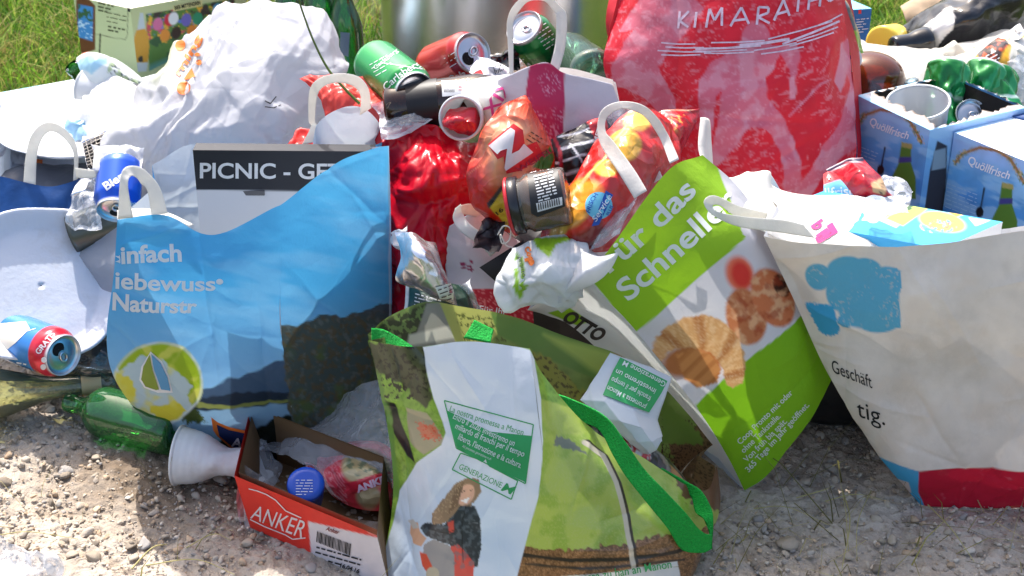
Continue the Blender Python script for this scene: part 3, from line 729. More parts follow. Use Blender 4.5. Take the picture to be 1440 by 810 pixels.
# ================================================================== beige bag with the cloud print
def beige_bag():
    t = thing('paper_bag', 'large beige paper bag with blue cloud print and red foot at the right edge', 'paper bag', G(1400, 708))
    def paint(X, Y):
        p = Paint(X, Y, (224, 213, 204)); p.vary(.012, .10, 3); p.vary(.05, .05, 8)
        p.speck(.02, .15, (222, 204, 188), a=.4, soft=.5, seed=8)
        cl = p.mell(1149, 392, 20, 20)
        for e in ((1192, 382, 30, 22), (1215, 382, 26, 20), (1246, 395, 28, 21), (1180, 415, 20, 26), (1215, 430, 40, 32), (1235, 450, 32, 18), (1190, 452, 13, 9)): cl = np.maximum(cl, p.mell(*e))
        cl = np.maximum(cl, p.mpoly([(1165, 372), (1262, 376), (1267, 460), (1230, 468), (1185, 455), (1165, 410)], 1.2, 0))
        cl = cl*(X < 1267)
        p.put(cl, (92, 166, 198)); p.put(cl*np.clip(p.n(.2, 3, 4)*5-1.6, 0, 1)*np.clip(p.n(.02, 2, 3)*3+.4, 0, 1)*.8, (180, 185, 190))
        p.poly([(1129, 428), (1170, 433), (1181, 465), (1178, 470), (1168, 474), (1155, 470), (1150, 465)], (64, 158, 200), 1.5, 2, .3)
        # foot band
        p.poly([(1248, 646), (1292, 661), (1450, 661), (1700, 640), (1700, 900), (1200, 900)], (186, 26, 52))
        p.poly([(1240, 640), (1292, 661), (1292, 690), (1302, 712), (1250, 712)], (70, 160, 205)); p.poly([(1262, 670), (1279, 675), (1283, 690), (1275, 690), (1268, 680)], (200, 182, 176))
        fm = ((Y > 655) & (X > 1292)).astype(float); p.speck(.1, .5, (214, 130, 146), fm*np.clip(p.n(.02, 2, 5)*3, 0, 1), seed=11, a=.5, soft=.4)
        return p.C
    c = [[(1074, 332, 1.515), (1130, 340, 1.495), (1200, 344, 1.48), (1262, 346, 1.475), (1340, 340, 1.475), (1440, 324, 1.48), (1540, 320, 1.50)],
         [(1118, 425, 1.515), (1160, 430, 1.49), (1215, 432, 1.475), (1270, 433, 1.465), (1345, 430, 1.46), (1440, 425, 1.465), (1545, 420, 1.49)],
         [(1164, 525, 1.515), (1200, 535, 1.495), (1240, 540, 1.48), (1285, 542, 1.47), (1360, 542, 1.465), (1450, 535, 1.47), (1545, 530, 1.49)],
         [(1224, 620, 1.52), (1245, 640, 1.505), (1270, 655, 1.49), (1300, 660, 1.482), (1370, 660, 1.475), (1460, 658, 1.478), (1545, 650, 1.49)],
         [(1290, 700, 1.515), (1298, 708, 1.505), (1320, 711, 1.499), (1350, 713, 1.496), (1400, 714, 1.495), (1475, 708, 1.50), (1545, 700, 1.51)]]
    bt = [(1050, 250, 1.66), (1078, 240, 1.665), (1100, 268, 1.67), (1150, 275, 1.66), (1210, 290, 1.655), (1300, 330, 1.65), (1400, 322, 1.65), (1540, 300, 1.65)]
    o, a, b = bag(t, 'bag_body', c, Vector((.03, .17, 0)), paperB, paint, 2.3, [('n', .004, 6), ('c', .0045, 7), ('c', .0008, 40), ('l', .003, 34)], 11, sidecol=(206, 196, 190), backtop=bt)
    D = Decals(b)
    D.text('Geschäft', (1171, 523), (1227, 546), 19, inkK, 0, up=(-.12, -1)); D.text('tig.', (1206, 585), (1245, 598), 25, inkK, 0.0, up=(-.1, -1)); D.build('lettering', t)
    # white torn top of the back skin with the flat loop handle
    fl = [[(985, 165, 1.66), (994, 166, 1.66), (998, 172, 1.665), (1000, 195, 1.665)], [(982, 205, 1.63), (990, 210, 1.63), (1000, 225, 1.64), (1004, 240, 1.65)], [(990, 235, 1.60), (1000, 245, 1.605), (1008, 254, 1.615), (1014, 256, 1.63)], [(1000, 265, 1.565), (1010, 268, 1.575), (1022, 268, 1.59), (1030, 268, 1.60)]]
    sheet(t, 'torn_edge', fl, strap_w, wr=[('c', .002, 20)], solid=.0008)
    fl = [[(1008, 257, 1.60), (1040, 250, 1.62), (1080, 241, 1.645), (1086, 262, 1.645), (1130, 275, 1.645), (1230, 282, 1.64), (1330, 315, 1.64)],
          [(1005, 275, 1.57), (1035, 275, 1.58), (1070, 275, 1.60), (1095, 285, 1.60), (1140, 295, 1.60), (1230, 308, 1.61), (1330, 328, 1.62)],
          [(1010, 292, 1.545), (1040, 305, 1.545), (1075, 312, 1.55), (1110, 318, 1.56), (1160, 325, 1.56), (1240, 335, 1.57), (1330, 342, 1.58)],
          [(1060, 325, 1.53), (1080, 335, 1.53), (1105, 340, 1.53), (1140, 350, 1.53), (1190, 355, 1.53), (1250, 360, 1.54), (1330, 362, 1.55)]]
    _, ac = sheet(t, 'torn_flap', fl, strap_w, wr=[('c', .004, 11), ('n', .003, 8), ('l', .004, 14)], seed=4, solid=.0008, ret=True)
    D = Decals(ac.bvh(), .0012); D.text('b p', (1140, 318), (1160, 334), 17, inkM, .05, slant=.3); D.text('al', (1150, 343), (1178, 326), 15, inkM, .05); D.build('lettering', t)
    lp = [[(1080, 300, 1.50), (1075, 315, 1.50)], [(1040, 290, 1.495), (1038, 306, 1.495)], [(1005, 275, 1.49), (1012, 289, 1.49)], [(990, 284, 1.485), (1002, 290, 1.487)], [(1003, 303, 1.48), (1010, 298, 1.482)],
          [(1040, 319, 1.478), (1050, 305, 1.48)], [(1090, 326, 1.472), (1100, 309, 1.475)], [(1146, 335, 1.472), (1130, 316, 1.475)]]
    sheet(t, 'handle', lp, strap_w, wr=[('c', .0012, 25)], solid=.0006)
beige_bag()

# ================================================================== green and white bag with the breakfast print
def green_bag():
    t = thing('paper_bag', 'tilted lime green and white paper bag printed with croissant and apricots', 'paper bag', G(1050, 690))
    def paint(X, Y):
        p = Paint(X, Y, (214, 212, 216)); p.vary(.01, .05, 2)
        p.poly([(820, 380), (880, 300), (940, 200), (1000, 210), (1045, 330), (1050, 333), (895, 467), (890, 466)], (148, 196, 40))
        p.poly([(978, 570), (1060, 498), (1122, 444), (1220, 500), (1180, 640), (1050, 720), (1040, 690)], (128, 184, 30))
        # fruit
        m = p.mell(1040, 385, 19, 25, -15, .35); p.put(m, (232, 120, 90)); p.ell(1042, 386, 13, 19, (222, 60, 50), -15, .5)
        for (cx, cy, rx, ry, an, co) in ((1048, 445, 27, 40, -12, (196, 120, 78)), (1084, 418, 27, 42, -20, (208, 120, 76)), (1096, 402, 10, 16, -20, (70, 40, 28))):
            mm = p.mell(cx, cy, rx, ry, an, .12); p.put(mm, co); p.put(mm*np.clip(p.n(.05, 3, cx)*2.5, 0, 1), (226, 172, 128)); p.put(mm*np.clip(p.n(.06, 3, cx+3)*3-.4, 0, 1)*.7, (168, 70, 40))
        # brown oval, coffee bowl and croissant
        p.ell(975, 508, 46, 24, (178, 112, 66), -10, .35); p.ell(1000, 520, 22, 18, (226, 218, 220), 0, .3); p.ell(985, 514, 29, 24, (196, 118, 66), 0, .25); p.ell(978, 502, 16, 10, (216, 150, 96), -10, .6, .6)
        cr = p.mpoly([(916, 494), (922, 476), (938, 458), (962, 446), (990, 442), (1014, 450), (1034, 468), (1046, 494), (1049, 520), (1044, 540), (1030, 547), (1020, 538), (1016, 518), (1004, 500), (985, 490), (962, 488), (942, 494), (930, 508), (918, 506)], 2, 2, .15)
        hb = p.mpoly([(950, 500), (975, 492), (1000, 500), (1014, 520), (1008, 540), (980, 548), (962, 535)], 2, 1, .2); p.put(hb, (206, 140, 82)); p.put(hb*np.clip(np.sin((X+Y)*.25)*.6, 0, 1), (166, 96, 50)); HB = hb
        for (cx, cy, rx, ry, an) in ((934, 486, 19, 15, -50), (950, 470, 24, 17, -35), (975, 462, 27, 19, -10), (1002, 466, 26, 19, 18), (1024, 486, 22, 20, 50), (1034, 512, 16, 22, 80), (1028, 532, 12, 16, 20), (926, 500, 12, 9, -70)):
            pass
        p.put(cr, (218, 168, 112)); an = np.arctan2(Y-530, X-980)*18
        st = np.clip(.5+1.2*fbm(np.stack([an, np.hypot(X-980, Y-530)*.05, X*0], -1), 3), 0, 1)
        sg = np.clip(np.sin(np.arctan2(Y-530, X-980)*9+.6*np.hypot(X-980, Y-530)*.06)*1.6-.5, 0, 1); p.put(cr*sg*.75, (166, 98, 48)); p.put(cr*st*.22, (168, 104, 56)); p.put(cr*np.clip(.8-st*2, 0, 1)*.3, (240, 218, 182)); p.put(cr*p.n(.6, 2, 4).clip(0, 1)*.4, (236, 206, 160))
        return p.C
    c = [[(826, 388, 1.50), (866, 340, 1.50), (905, 283, 1.515), (945, 235, 1.54), (988, 218, 1.58)],
         [(852, 420, 1.50), (905, 370, 1.50), (955, 318, 1.51), (1005, 285, 1.535), (1040, 265, 1.58)],
         [(895, 466, 1.50), (945, 420, 1.49), (1000, 372, 1.49), (1050, 335, 1.515), (1082, 330, 1.56)],
         [(980, 574, 1.50), (1020, 532, 1.485), (1060, 495, 1.485), (1095, 455, 1.505), (1128, 425, 1.55)],
         [(1022, 640, 1.51), (1052, 612, 1.50), (1090, 568, 1.50), (1128, 525, 1.52), (1152, 482, 1.56)],
         [(1047, 690, 1.525), (1075, 672, 1.522), (1110, 628, 1.525), (1145, 580, 1.54), (1177, 518, 1.57)]]
    off = P(742, 436, 1.60)-P(828, 388, 1.50)
    def sp(X, Y):
        p = Paint(X, Y, (222, 224, 222)); p.poly([(770, 440), (800, 432), (830, 452), (812, 458)], (148, 196, 40)); return p.C
    bt = [(742, 436, 1.60), (790, 370, 1.60), (850, 330, 1.64), (900, 260, 1.68), (990, 235, 1.69)]
    o, a, b = bag(t, 'bag_body', c, off, paper, paint, 2.0, [('n', .003, 7), ('c', .003, 10), ('c', .0006, 50), ('l', .0018, 22)], 21, sidecol=(222, 224, 222), gus=.06, offb=Vector((-.06, .12, .0)), backtop=bt, sidepaint=sp)
    D = Decals(b)
    D.text('Für das', (857, 384), (980, 270), 31, inkW, .022, 3); D.text('Schneller', (884, 424), (1040, 284), 33, inkW, .022, 2); 
    D.build('lettering', t)
    D = Decals(b, .0009)
    for s, p, q in (('Coop Pronto mit oder', (1041, 625), (1115, 553)), ('ohne Tankstelle.', (1046, 637), (1098, 586)), ('Von früh bis spät.', (1050, 650), (1107, 593)), ('365 Tage im Jahr geöffnet.', (1053, 664), (1138, 570))):
        D.text(s, p, q, 8.5, inkW, .015, cuts=0)
    D.build('small_print', t)
    Ds = Decals(a.bvh(), .001); Ds.text('OTTO', (789, 449), (842, 480), 20, inkK, .05, up=(.62, -.6)); Ds.build('side_lettering', t)
    h = [[(848, 160, 1.60), (842, 190, 1.60)], ]
    hf = [[(892, 279, 1.53), (910, 268, 1.53)], [(868, 240, 1.55), (893, 240, 1.55)], [(845, 205, 1.575), (864, 200, 1.575)], [(840, 178, 1.59), (852, 185, 1.585)], [(847, 154, 1.60), (854, 165, 1.595)],
          [(870, 143, 1.605), (874, 153, 1.60)], [(900, 146, 1.605), (896, 158, 1.60)], [(922, 162, 1.60), (910, 168, 1.60)], [(940, 190, 1.59), (928, 195, 1.59)], [(955, 224, 1.565), (942, 230, 1.56)]]
    sheet(t, 'handle', hf, strap_w, solid=.0006)
    hb = [[(905, 266, 1.60), (932, 250, 1.60)], [(888, 215, 1.625), (912, 205, 1.625)], [(868, 172, 1.64), (893, 163, 1.64)]]
    sheet(t, 'inner_handle', hb, strap_w, solid=.0006)
green_bag()

# ================================================================== woven landscape bag in front
def landscape_bag():
    t = thing('woven_bag', 'glossy woven shopping bag with green meadow print, white panel and green straps', 'shopping bag', G(760, 850))
    grn = (134, 172, 66)
    def meadow(p, X, Y):
        p.vary(.05, .25, 2); p.put(np.clip(p.n(.03, 3, 5)*2, 0, .6), (138, 170, 70)); p.put(np.clip(p.n(.3, 2, 8)*2-.4, 0, .4), (84, 120, 38))
    def paint(X, Y):
        p = Paint(X, Y, grn); meadow(p, X, Y)
        # left margin: dark trees, river, spectators
        p.poly([(500, 480), (600, 485), (612, 560), (600, 575), (575, 545), (525, 520)], (66, 72, 48), 3, 5, .08); p.speck(.15, .2, (30, 34, 24), (X < 605)*(Y < 560)*1.0, seed=2)
        p.poly([(540, 560), (556, 566), (580, 618), (588, 650), (575, 640), (548, 590)], (24, 26, 28), 2); p.poly([(574, 572), (602, 580), (628, 620), (600, 638), (582, 620)], (170, 160, 130), 2)
        p.poly([(590, 590), (615, 600), (622, 618), (598, 616)], (206, 120, 90), 1, 5, .3); p.speck(.25, .3, (210, 80, 50), p.mpoly([(596, 595), (622, 605), (622, 622), (600, 618)]), seed=9)
        p.poly([(530, 520), (542, 548), (556, 600), (560, 660), (566, 700), (540, 700)], (110, 150, 66), 3, 4, .1)
        # right part: sun meadow, white path, brown earth
        r = p.mpoly([(760, 560), (900, 600), (1020, 660), (1020, 900), (700, 900)], 2); p.put(r, (172, 190, 88)); p.put(r*np.clip(p.n(.03, 3, 21)*2, 0, .8), (142, 172, 66)); p.put(r*np.clip(p.n(.4, 2, 33)*2-.3, 0, .5), (180, 190, 110))
        e = p.mpoly([(720, 768), (800, 772), (870, 766), (930, 752), (985, 745), (1015, 730), (1020, 900), (700, 900)], 2, 6, .12)
        p.put(e, (128, 92, 58)); p.put(e*np.clip(p.n(.35, 3, 14)*3, 0, 1)*.7, (170, 130, 92)); p.put(e*np.clip(p.n(.3, 3, 18)*3-.2, 0, 1)*.6, (74, 50, 32))
        p.line([(736, 780), (800, 786), (880, 784), (950, 775), (1000, 762)], 5, (44, 38, 34)); p.line([(740, 792), (820, 796), (960, 786)], 3, (60, 50, 42))
        p.line([(826, 622), (853, 642), (872, 680), (884, 725), (892, 800), (893, 830)], 9, (56, 48, 40)); p.line([(822, 622), (850, 640), (868, 678), (880, 725), (889, 800), (890, 830)], 7, (206, 196, 176))
        p.poly([(784, 612), (805, 620), (828, 640), (780, 625)], (120, 126, 112), 1, 3, .2)
        p.poly([(940, 640), (1010, 640), (1012, 720), (960, 700)], (112, 82, 58), 3, 8, .15)
        # white panel
        w = [(597, 487), (640, 480), (700, 480), (745, 492), (752, 505), (763, 560), (766, 620), (757, 700), (735, 780), (720, 830), (525, 830), (533, 800), (552, 740), (562, 690), (590, 650), (622, 625), (628, 608), (612, 560)]
        p.poly(w, (228, 232, 240), 1.2); wm = p.mpoly(w)
        # dull skyline behind the girl
        p.put(wm*p.mell(640, 790, 130, 120, 0, .9)*.55, (170, 200, 228))
        p.poly([(762, 812), (950, 788), (960, 830), (760, 840)], (222, 224, 222))
        # girl in a dark denim jacket sitting with folded arms (flat print)
        H = (150, 124, 98)
        p.poly([(640, 680), (655, 673), (672, 675), (676, 692), (668, 705), (650, 722), (625, 735), (610, 737), (612, 720), (628, 698)], H, 1, 1.5, .3)
        p.poly([(648, 710), (668, 712), (676, 730), (677, 770), (672, 795), (640, 800), (634, 765), (600, 752), (592, 742), (600, 734), (628, 736), (640, 722)], (46, 54, 62), 1, 1.2, .3)
        p.poly([(630, 770), (645, 764), (668, 790), (664, 830), (620, 830)], (206, 78, 70), 1, 1, .3); p.poly([(632, 733), (640, 730), (640, 746), (634, 748)], (200, 80, 70))
        p.poly([(598, 765), (612, 757), (632, 765), (640, 780), (640, 812), (612, 815), (596, 795)], (150, 148, 148), 1, 1, .3)
        p.poly([(576, 735), (588, 734), (592, 748), (602, 756), (594, 768), (580, 764), (574, 750)], (216, 170, 140)); p.poly([(572, 732), (582, 730), (590, 742), (580, 744)], (196, 190, 184))
        p.poly([(592, 775), (602, 778), (612, 800), (604, 806), (596, 794)], (210, 70, 44)); p.ell(610, 806, 9, 10, (180, 172, 150))
        p.ell(655, 696, 11, 15, (226, 178, 150), 20); p.poly([(640, 690), (652, 677), (645, 710), (632, 722)], (126, 100, 78), 1, 1, .5); p.poly([(648, 704), (660, 700), (656, 708)], (250, 245, 240), .6)
        jk = p.mpoly([(648, 710), (668, 712), (676, 730), (677, 770), (672, 795), (640, 800), (634, 765), (600, 752), (592, 742), (600, 734), (628, 736), (640, 722)]); p.put(jk*np.clip(p.n(.12, 3, 40)*2.5, 0, .6), (92, 104, 112)); p.line([(655, 712), (650, 740), (652, 790)], 1.2, (24, 28, 32)); p.line([(604, 742), (630, 748), (645, 742)], 1, (24, 28, 32)); p.line([(660, 735), (672, 735)], 1, (110, 120, 126))
        p.line([(650, 692), (654, 690)], 1, (60, 40, 30)); p.line([(660, 691), (663, 690)], 1, (60, 40, 30))
        p.speck(.3, .3, (190, 160, 124), p.mpoly([(640, 680), (655, 673), (640, 715), (612, 737), (612, 720), (628, 698)]), seed=6, a=.7)
        return p.C
    c = [[(517, 479, 1.43), (560, 484, 1.40), (598, 486, 1.385), (660, 480, 1.375), (745, 490, 1.375), (768, 530, 1.375), (830, 600, 1.37), (900, 640, 1.375), (985, 690, 1.40), (1005, 655, 1.44)],
         [(536, 550, 1.42), (580, 565, 1.39), (615, 565, 1.37), (680, 560, 1.355), (757, 560, 1.355), (790, 610, 1.355), (850, 650, 1.35), (910, 690, 1.36), (985, 725, 1.385), (1009, 700, 1.43)],
         [(552, 640, 1.40), (590, 648, 1.375), (630, 630, 1.355), (690, 640, 1.338), (763, 645, 1.34), (800, 690, 1.34), (855, 705, 1.34), (915, 730, 1.345), (980, 755, 1.37), (1005, 730, 1.41)],
         [(550, 730, 1.38), (585, 735, 1.355), (630, 735, 1.335), (690, 735, 1.325), (745, 740, 1.325), (800, 750, 1.325), (855, 760, 1.325), (915, 775, 1.335), (970, 785, 1.355), (992, 765, 1.39)],
         [(534, 812, 1.35), (580, 825, 1.33), (630, 830, 1.315), (690, 835, 1.31), (745, 840, 1.31), (800, 840, 1.31), (855, 840, 1.315), (915, 838, 1.32), (955, 830, 1.335), (975, 805, 1.36)],
         [(550, 845, 1.34), (590, 860, 1.32), (630, 866, 1.30), (690, 870, 1.29), (745, 872, 1.29), (800, 870, 1.29), (855, 868, 1.295), (905, 860, 1.305), (940, 850, 1.32), (955, 835, 1.34)]]
    def bpaint(X, Y):
        p = Paint(X, Y, (124, 146, 74)); p.vary(.04, .3, 3)
        p.poly([(510, 500), (540, 450), (600, 424), (622, 432), (585, 520), (530, 520)], (58, 66, 42), 3, 4, .1); p.speck(.12, .15, (112, 136, 74), (X < 600)*1.0, seed=4)
        p.poly([(600, 426), (628, 424), (645, 470), (640, 500), (575, 500)], (150, 150, 140), 3)
        p.poly([(575, 470), (645, 455), (648, 474), (572, 486)], (214, 212, 196), 4)
        p.poly([(618, 424), (690, 436), (700, 470), (660, 500), (640, 480)], (188, 192, 104), 2); p.speck(.2, .25, (96, 104, 50), p.mpoly([(640, 440), (700, 445), (760, 480), (700, 480), (650, 480)], 3), seed=12)
        p.poly([(690, 440), (780, 465), (860, 492), (850, 540), (760, 500), (700, 470)], (108, 144, 70), 3)
        p.poly([(765, 470), (870, 500), (940, 530), (900, 560), (830, 520)], (176, 196, 96), 10); p.poly([(745, 488), (770, 505), (830, 560), (860, 600), (790, 580), (750, 520)], (150, 150, 66), 3, 6, .1)
        p.speck(.15, .2, (90, 82, 44), p.mpoly([(745, 488), (770, 505), (830, 560), (800, 575), (760, 530)], 3, 4, .1), seed=13)
        p.poly([(860, 498), (882, 492), (885, 505), (870, 520)], (176, 160, 130), 3)
        p.poly([(930, 585), (1010, 610), (1012, 700), (960, 700)], (120, 92, 66), 2, 8, .15); p.speck(.3, .2, (70, 52, 38), (X > 930)*(Y > 590)*1.0, seed=14)
        p.poly([(930, 560), (965, 590), (985, 610), (990, 625), (930, 625)], (112, 140, 62), 2, 4, .15)
        return p.C
    bt = [(517, 470, 1.50), (552, 441, 1.52), (601, 424, 1.53), (650, 431, 1.53), (705, 441, 1.53), (765, 461, 1.53), (820, 482, 1.525), (880, 505, 1.52), (945, 555, 1.51), (1003, 625, 1.49)]
    F = surf(c, 1.4, (0,), (4,)); r, cc = F.shape[:2]; F = F + np.array([0, -.028, 0])*(np.sin(np.linspace(0, math.pi, cc))[None, :, None]*np.sin(np.linspace(0, math.pi, r))[:, None, None]); X, Y = proj(F); C = paint(X, Y)
    a = Acc(); W = wrinkle(F, [('n', .004, 8), ('c', .004, 10), ('c', .0006, 55), ('l', .0024, 26)], 31); a.grid(W, wovn, C); fb = a.bvh()
    Tb = cr_mat(len(bt), cc)@Parr(bt); s = np.linspace(0, 1, 150)[:, None, None]
    Bb = F[-1]+np.array([0, .17, 0]); Bk = Tb[None]*(1-s)+Bb[None]*s; Bk = Bk + np.sin(s*math.pi)*np.array([0, .02, .0])
    # the back rim folds over: front-side print shows on the top band
    a.build('front_skin', t)
    X, Y = proj(Bk); b2 = Acc(); b2.grid(wrinkle(Bk, [('n', .003, 9), ('c', .004, 11)], 33), M('woven_plastic_two_sided', attr=True, rough=.34, trans=.3, bump=.2, bscale=30, crease=.2, cscale=11, coat=.2), bpaint(X, Y)); b2.build('back_skin', t)
    for nm, e, g in (('side_skin', F[:, 0], Bk[np.linspace(0, 149, r).astype(int), 0]), ('side_skin', F[:, -1], Bk[np.linspace(0, 149, r).astype(int), -1])):
        q = np.linspace(0, 1, 30)[None, :, None]; V = e[:, None]*(1-q)+g[:, None]*q
        sgn = 1 if e[0, 0] < 0 else -1; V = V + np.array([sgn*.02, 0, 0])*(1-np.abs(q*2-1))
        s_ = Acc(); X, Y = proj(V); s_.grid(V, MATS['woven_plastic_two_sided'], bpaint(X, Y)); s_.build(nm, t)
    s_ = Acc(); q = np.linspace(0, 1, 12)[:, None, None]; s_.grid(F[-1][None]*(1-q)+Bk[-1][None]*q, wovn, np.ones((12, cc, 3))*.2); s_.build('base', t)
    D = Decals(fb, .0009); 
    D.line([(625, 563), (750, 597), (739, 680), (642, 630), (625, 563)], 1.6, inkG)
    D.poly([(629, 577), (690, 607), (748, 613), (739, 678), (686, 654), (683, 645), (678, 650), (643, 630)], inkG)
    D.text('La nostra promessa a Manon', (632, 578), (735, 612), 9, inkG, 0, 1, cuts=0)
    D.line([(648, 637), (680, 648), (684, 643), (688, 655), (728, 676), (719, 702), (636, 660), (648, 637)], 1.6, inkG)
    D.text('GENERAZIONE', (645, 659), (704, 686), 8.5, inkG, .0, cuts=0); D.text('M', (704, 689), (718, 695), 13, inkG, .015, slant=.3, cuts=0)
    D.build('print_panel', t)
    D = Decals(fb, .0016)
    for s2, p1, p2 in (('Entro il 2020, investiremo un', (637, 588), (722, 627)), ('miliardo di franchi per il tempo', (640, 602), (736, 642)), ('libero, l\'istruzione e la cultura.', (644, 617), (732, 658))): D.text(s2, p1, p2, 9, inkW, .008, 1, cuts=0)
    D.text('Alla promessa: generazione-m.ch', (650, 628), (690, 647), 4, inkW, .0, cuts=0)
    D.text('promessa zu han an Manon', (790, 822), (944, 798), 12, inkG, .008, cuts=0)
    D.build('lettering', t)
    # folded white flap over the back rim
    fp = [[(858, 496, 1.475), (885, 506, 1.47), (915, 518, 1.468), (944, 531, 1.47)], [(838, 528, 1.45), (868, 534, 1.44), (900, 545, 1.44), (938, 556, 1.45)], [(815, 562, 1.425), (850, 564, 1.412), (890, 578, 1.41), (928, 590, 1.43)],
          [(846, 590, 1.405), (872, 592, 1.395), (905, 602, 1.398), (934, 606, 1.42)], [(880, 622, 1.40), (896, 624, 1.392), (918, 622, 1.395), (935, 612, 1.415)], [(905, 641, 1.405), (914, 641, 1.398), (925, 634, 1.40), (933, 620, 1.41)]]
    _, fa = sheet(t, 'folded_flap', fp, M('white_woven', (226, 230, 236), rough=.35, trans=.3, bump=.15, crease=.15, cscale=14), step=2.5, wr=[('n', .002, 12), ('c', .0025, 20), ('l', .002, 12)], seed=2, sv=(1, 2, 3, 4), su=(1, 2), solid=.0008, ret=True)
    sheet(t, 'flap_hem', [[(818, 565, 1.426), (850, 600, 1.42), (880, 630, 1.418), (905, 642, 1.412)], [(845, 575, 1.44), (880, 605, 1.44), (905, 622, 1.435), (930, 618, 1.425)]], MATS['white_woven'], wr=[('c', .002, 20)])
    D = Decals(fa.bvh(), .0016); D.poly([(872, 503), (938, 536), (930, 552), (912, 580), (890, 572), (860, 560), (848, 556), (862, 522)], inkG); D.build('flap_print', t)
    D = Decals(fa.bvh(), .0024)
    for s2, p1, p2 in (('Generazione M', (878, 508), (936, 538)), ('investiremo un', (868, 520), (922, 548)), ('franchi per il tempo', (862, 531), (915, 558)), ('promessa a Manon', (856, 543), (908, 570))): D.text(s2, p2, p1, 8, inkW, .005, cuts=0)
    D.build('lettering', t)
    # green webbing straps
    ws = M('green_webbing', (16, 172, 62), rough=.8, bump=1.0, bscale=420, var=.25, vscale=500)
    s1 = [[(762, 549, 1.40), (765, 574, 1.40)], [(800, 560, 1.385), (795, 588, 1.385)], [(850, 585, 1.37), (840, 602, 1.37)], [(880, 622, 1.355), (862, 640, 1.35)], [(905, 658, 1.345), (880, 670, 1.34)], [(935, 690, 1.335), (908, 705, 1.33)],
          [(965, 722, 1.335), (938, 742, 1.33)], [(984, 745, 1.34), (958, 772, 1.335)], [(998, 752, 1.345), (985, 777, 1.34)], [(1000, 740, 1.35), (1000, 772, 1.345)]]
    sheet(t, 'strap', s1, ws, solid=.0022)
    s2 = [[(1001, 772, 1.348), (999, 745, 1.352)], [(1003, 735, 1.355), (988, 728, 1.36)], [(1000, 715, 1.365), (978, 720, 1.37)], [(985, 690, 1.38), (972, 698, 1.385)], [(960, 675, 1.395), (950, 683, 1.40)], [(915, 648, 1.41), (905, 655, 1.415)], [(870, 605, 1.42), (860, 610, 1.425)], [(800, 575, 1.425), (790, 582, 1.43)], [(762, 567, 1.42), (762, 574, 1.43)]]
    sheet(t, 'strap', s2, ws, solid=.0022)
    s3 = [[(523, 461, 1.47), (522, 498, 1.455)], [(540, 464, 1.475), (538, 499, 1.455)], [(562, 476, 1.48), (558, 499, 1.46)], [(583, 490, 1.48), (580, 497, 1.465)]]
    sheet(t, 'strap', s3, ws, solid=.0022)
    s4 = [[(667, 450, 1.49), (694, 464, 1.49)], [(652, 475, 1.47), (690, 482, 1.47)]]
    sheet(t, 'strap', s4, ws, solid=.0022)
    # inside: dark cloth and printed bits
    nm = [[(765, 590, 1.44), (860, 600, 1.44), (940, 650, 1.43), (985, 700, 1.42)], [(770, 610, 1.40), (850, 640, 1.395), (920, 690, 1.39), (975, 735, 1.385)]]
    t2 = thing('dark_wrapper', 'dark packet with red print inside the mouth of the landscape bag', 'wrapper', P(880, 640, 1.42))
    def dp(X, Y):
        p = Paint(X, Y, (50, 48, 48)); p.speck(.06, .1, (128, 120, 110), seed=3); p.poly([(860, 618), (905, 635), (905, 655), (870, 640)], (206, 40, 50)); p.speck(.15, .1, (226, 226, 226), p.mpoly([(860, 618), (905, 635), (905, 655), (870, 640)]), seed=4)
        p.poly([(935, 660), (970, 690), (960, 710), (930, 690)], (176, 130, 86)); p.poly([(800, 590), (820, 595), (815, 620), (795, 610)], (180, 180, 178)); return p.C
    pouch(t2, 'wrapper_body', nm, .012, foilp, dp, 2.5, [('c', .003, 22)], 4)
landscape_bag()

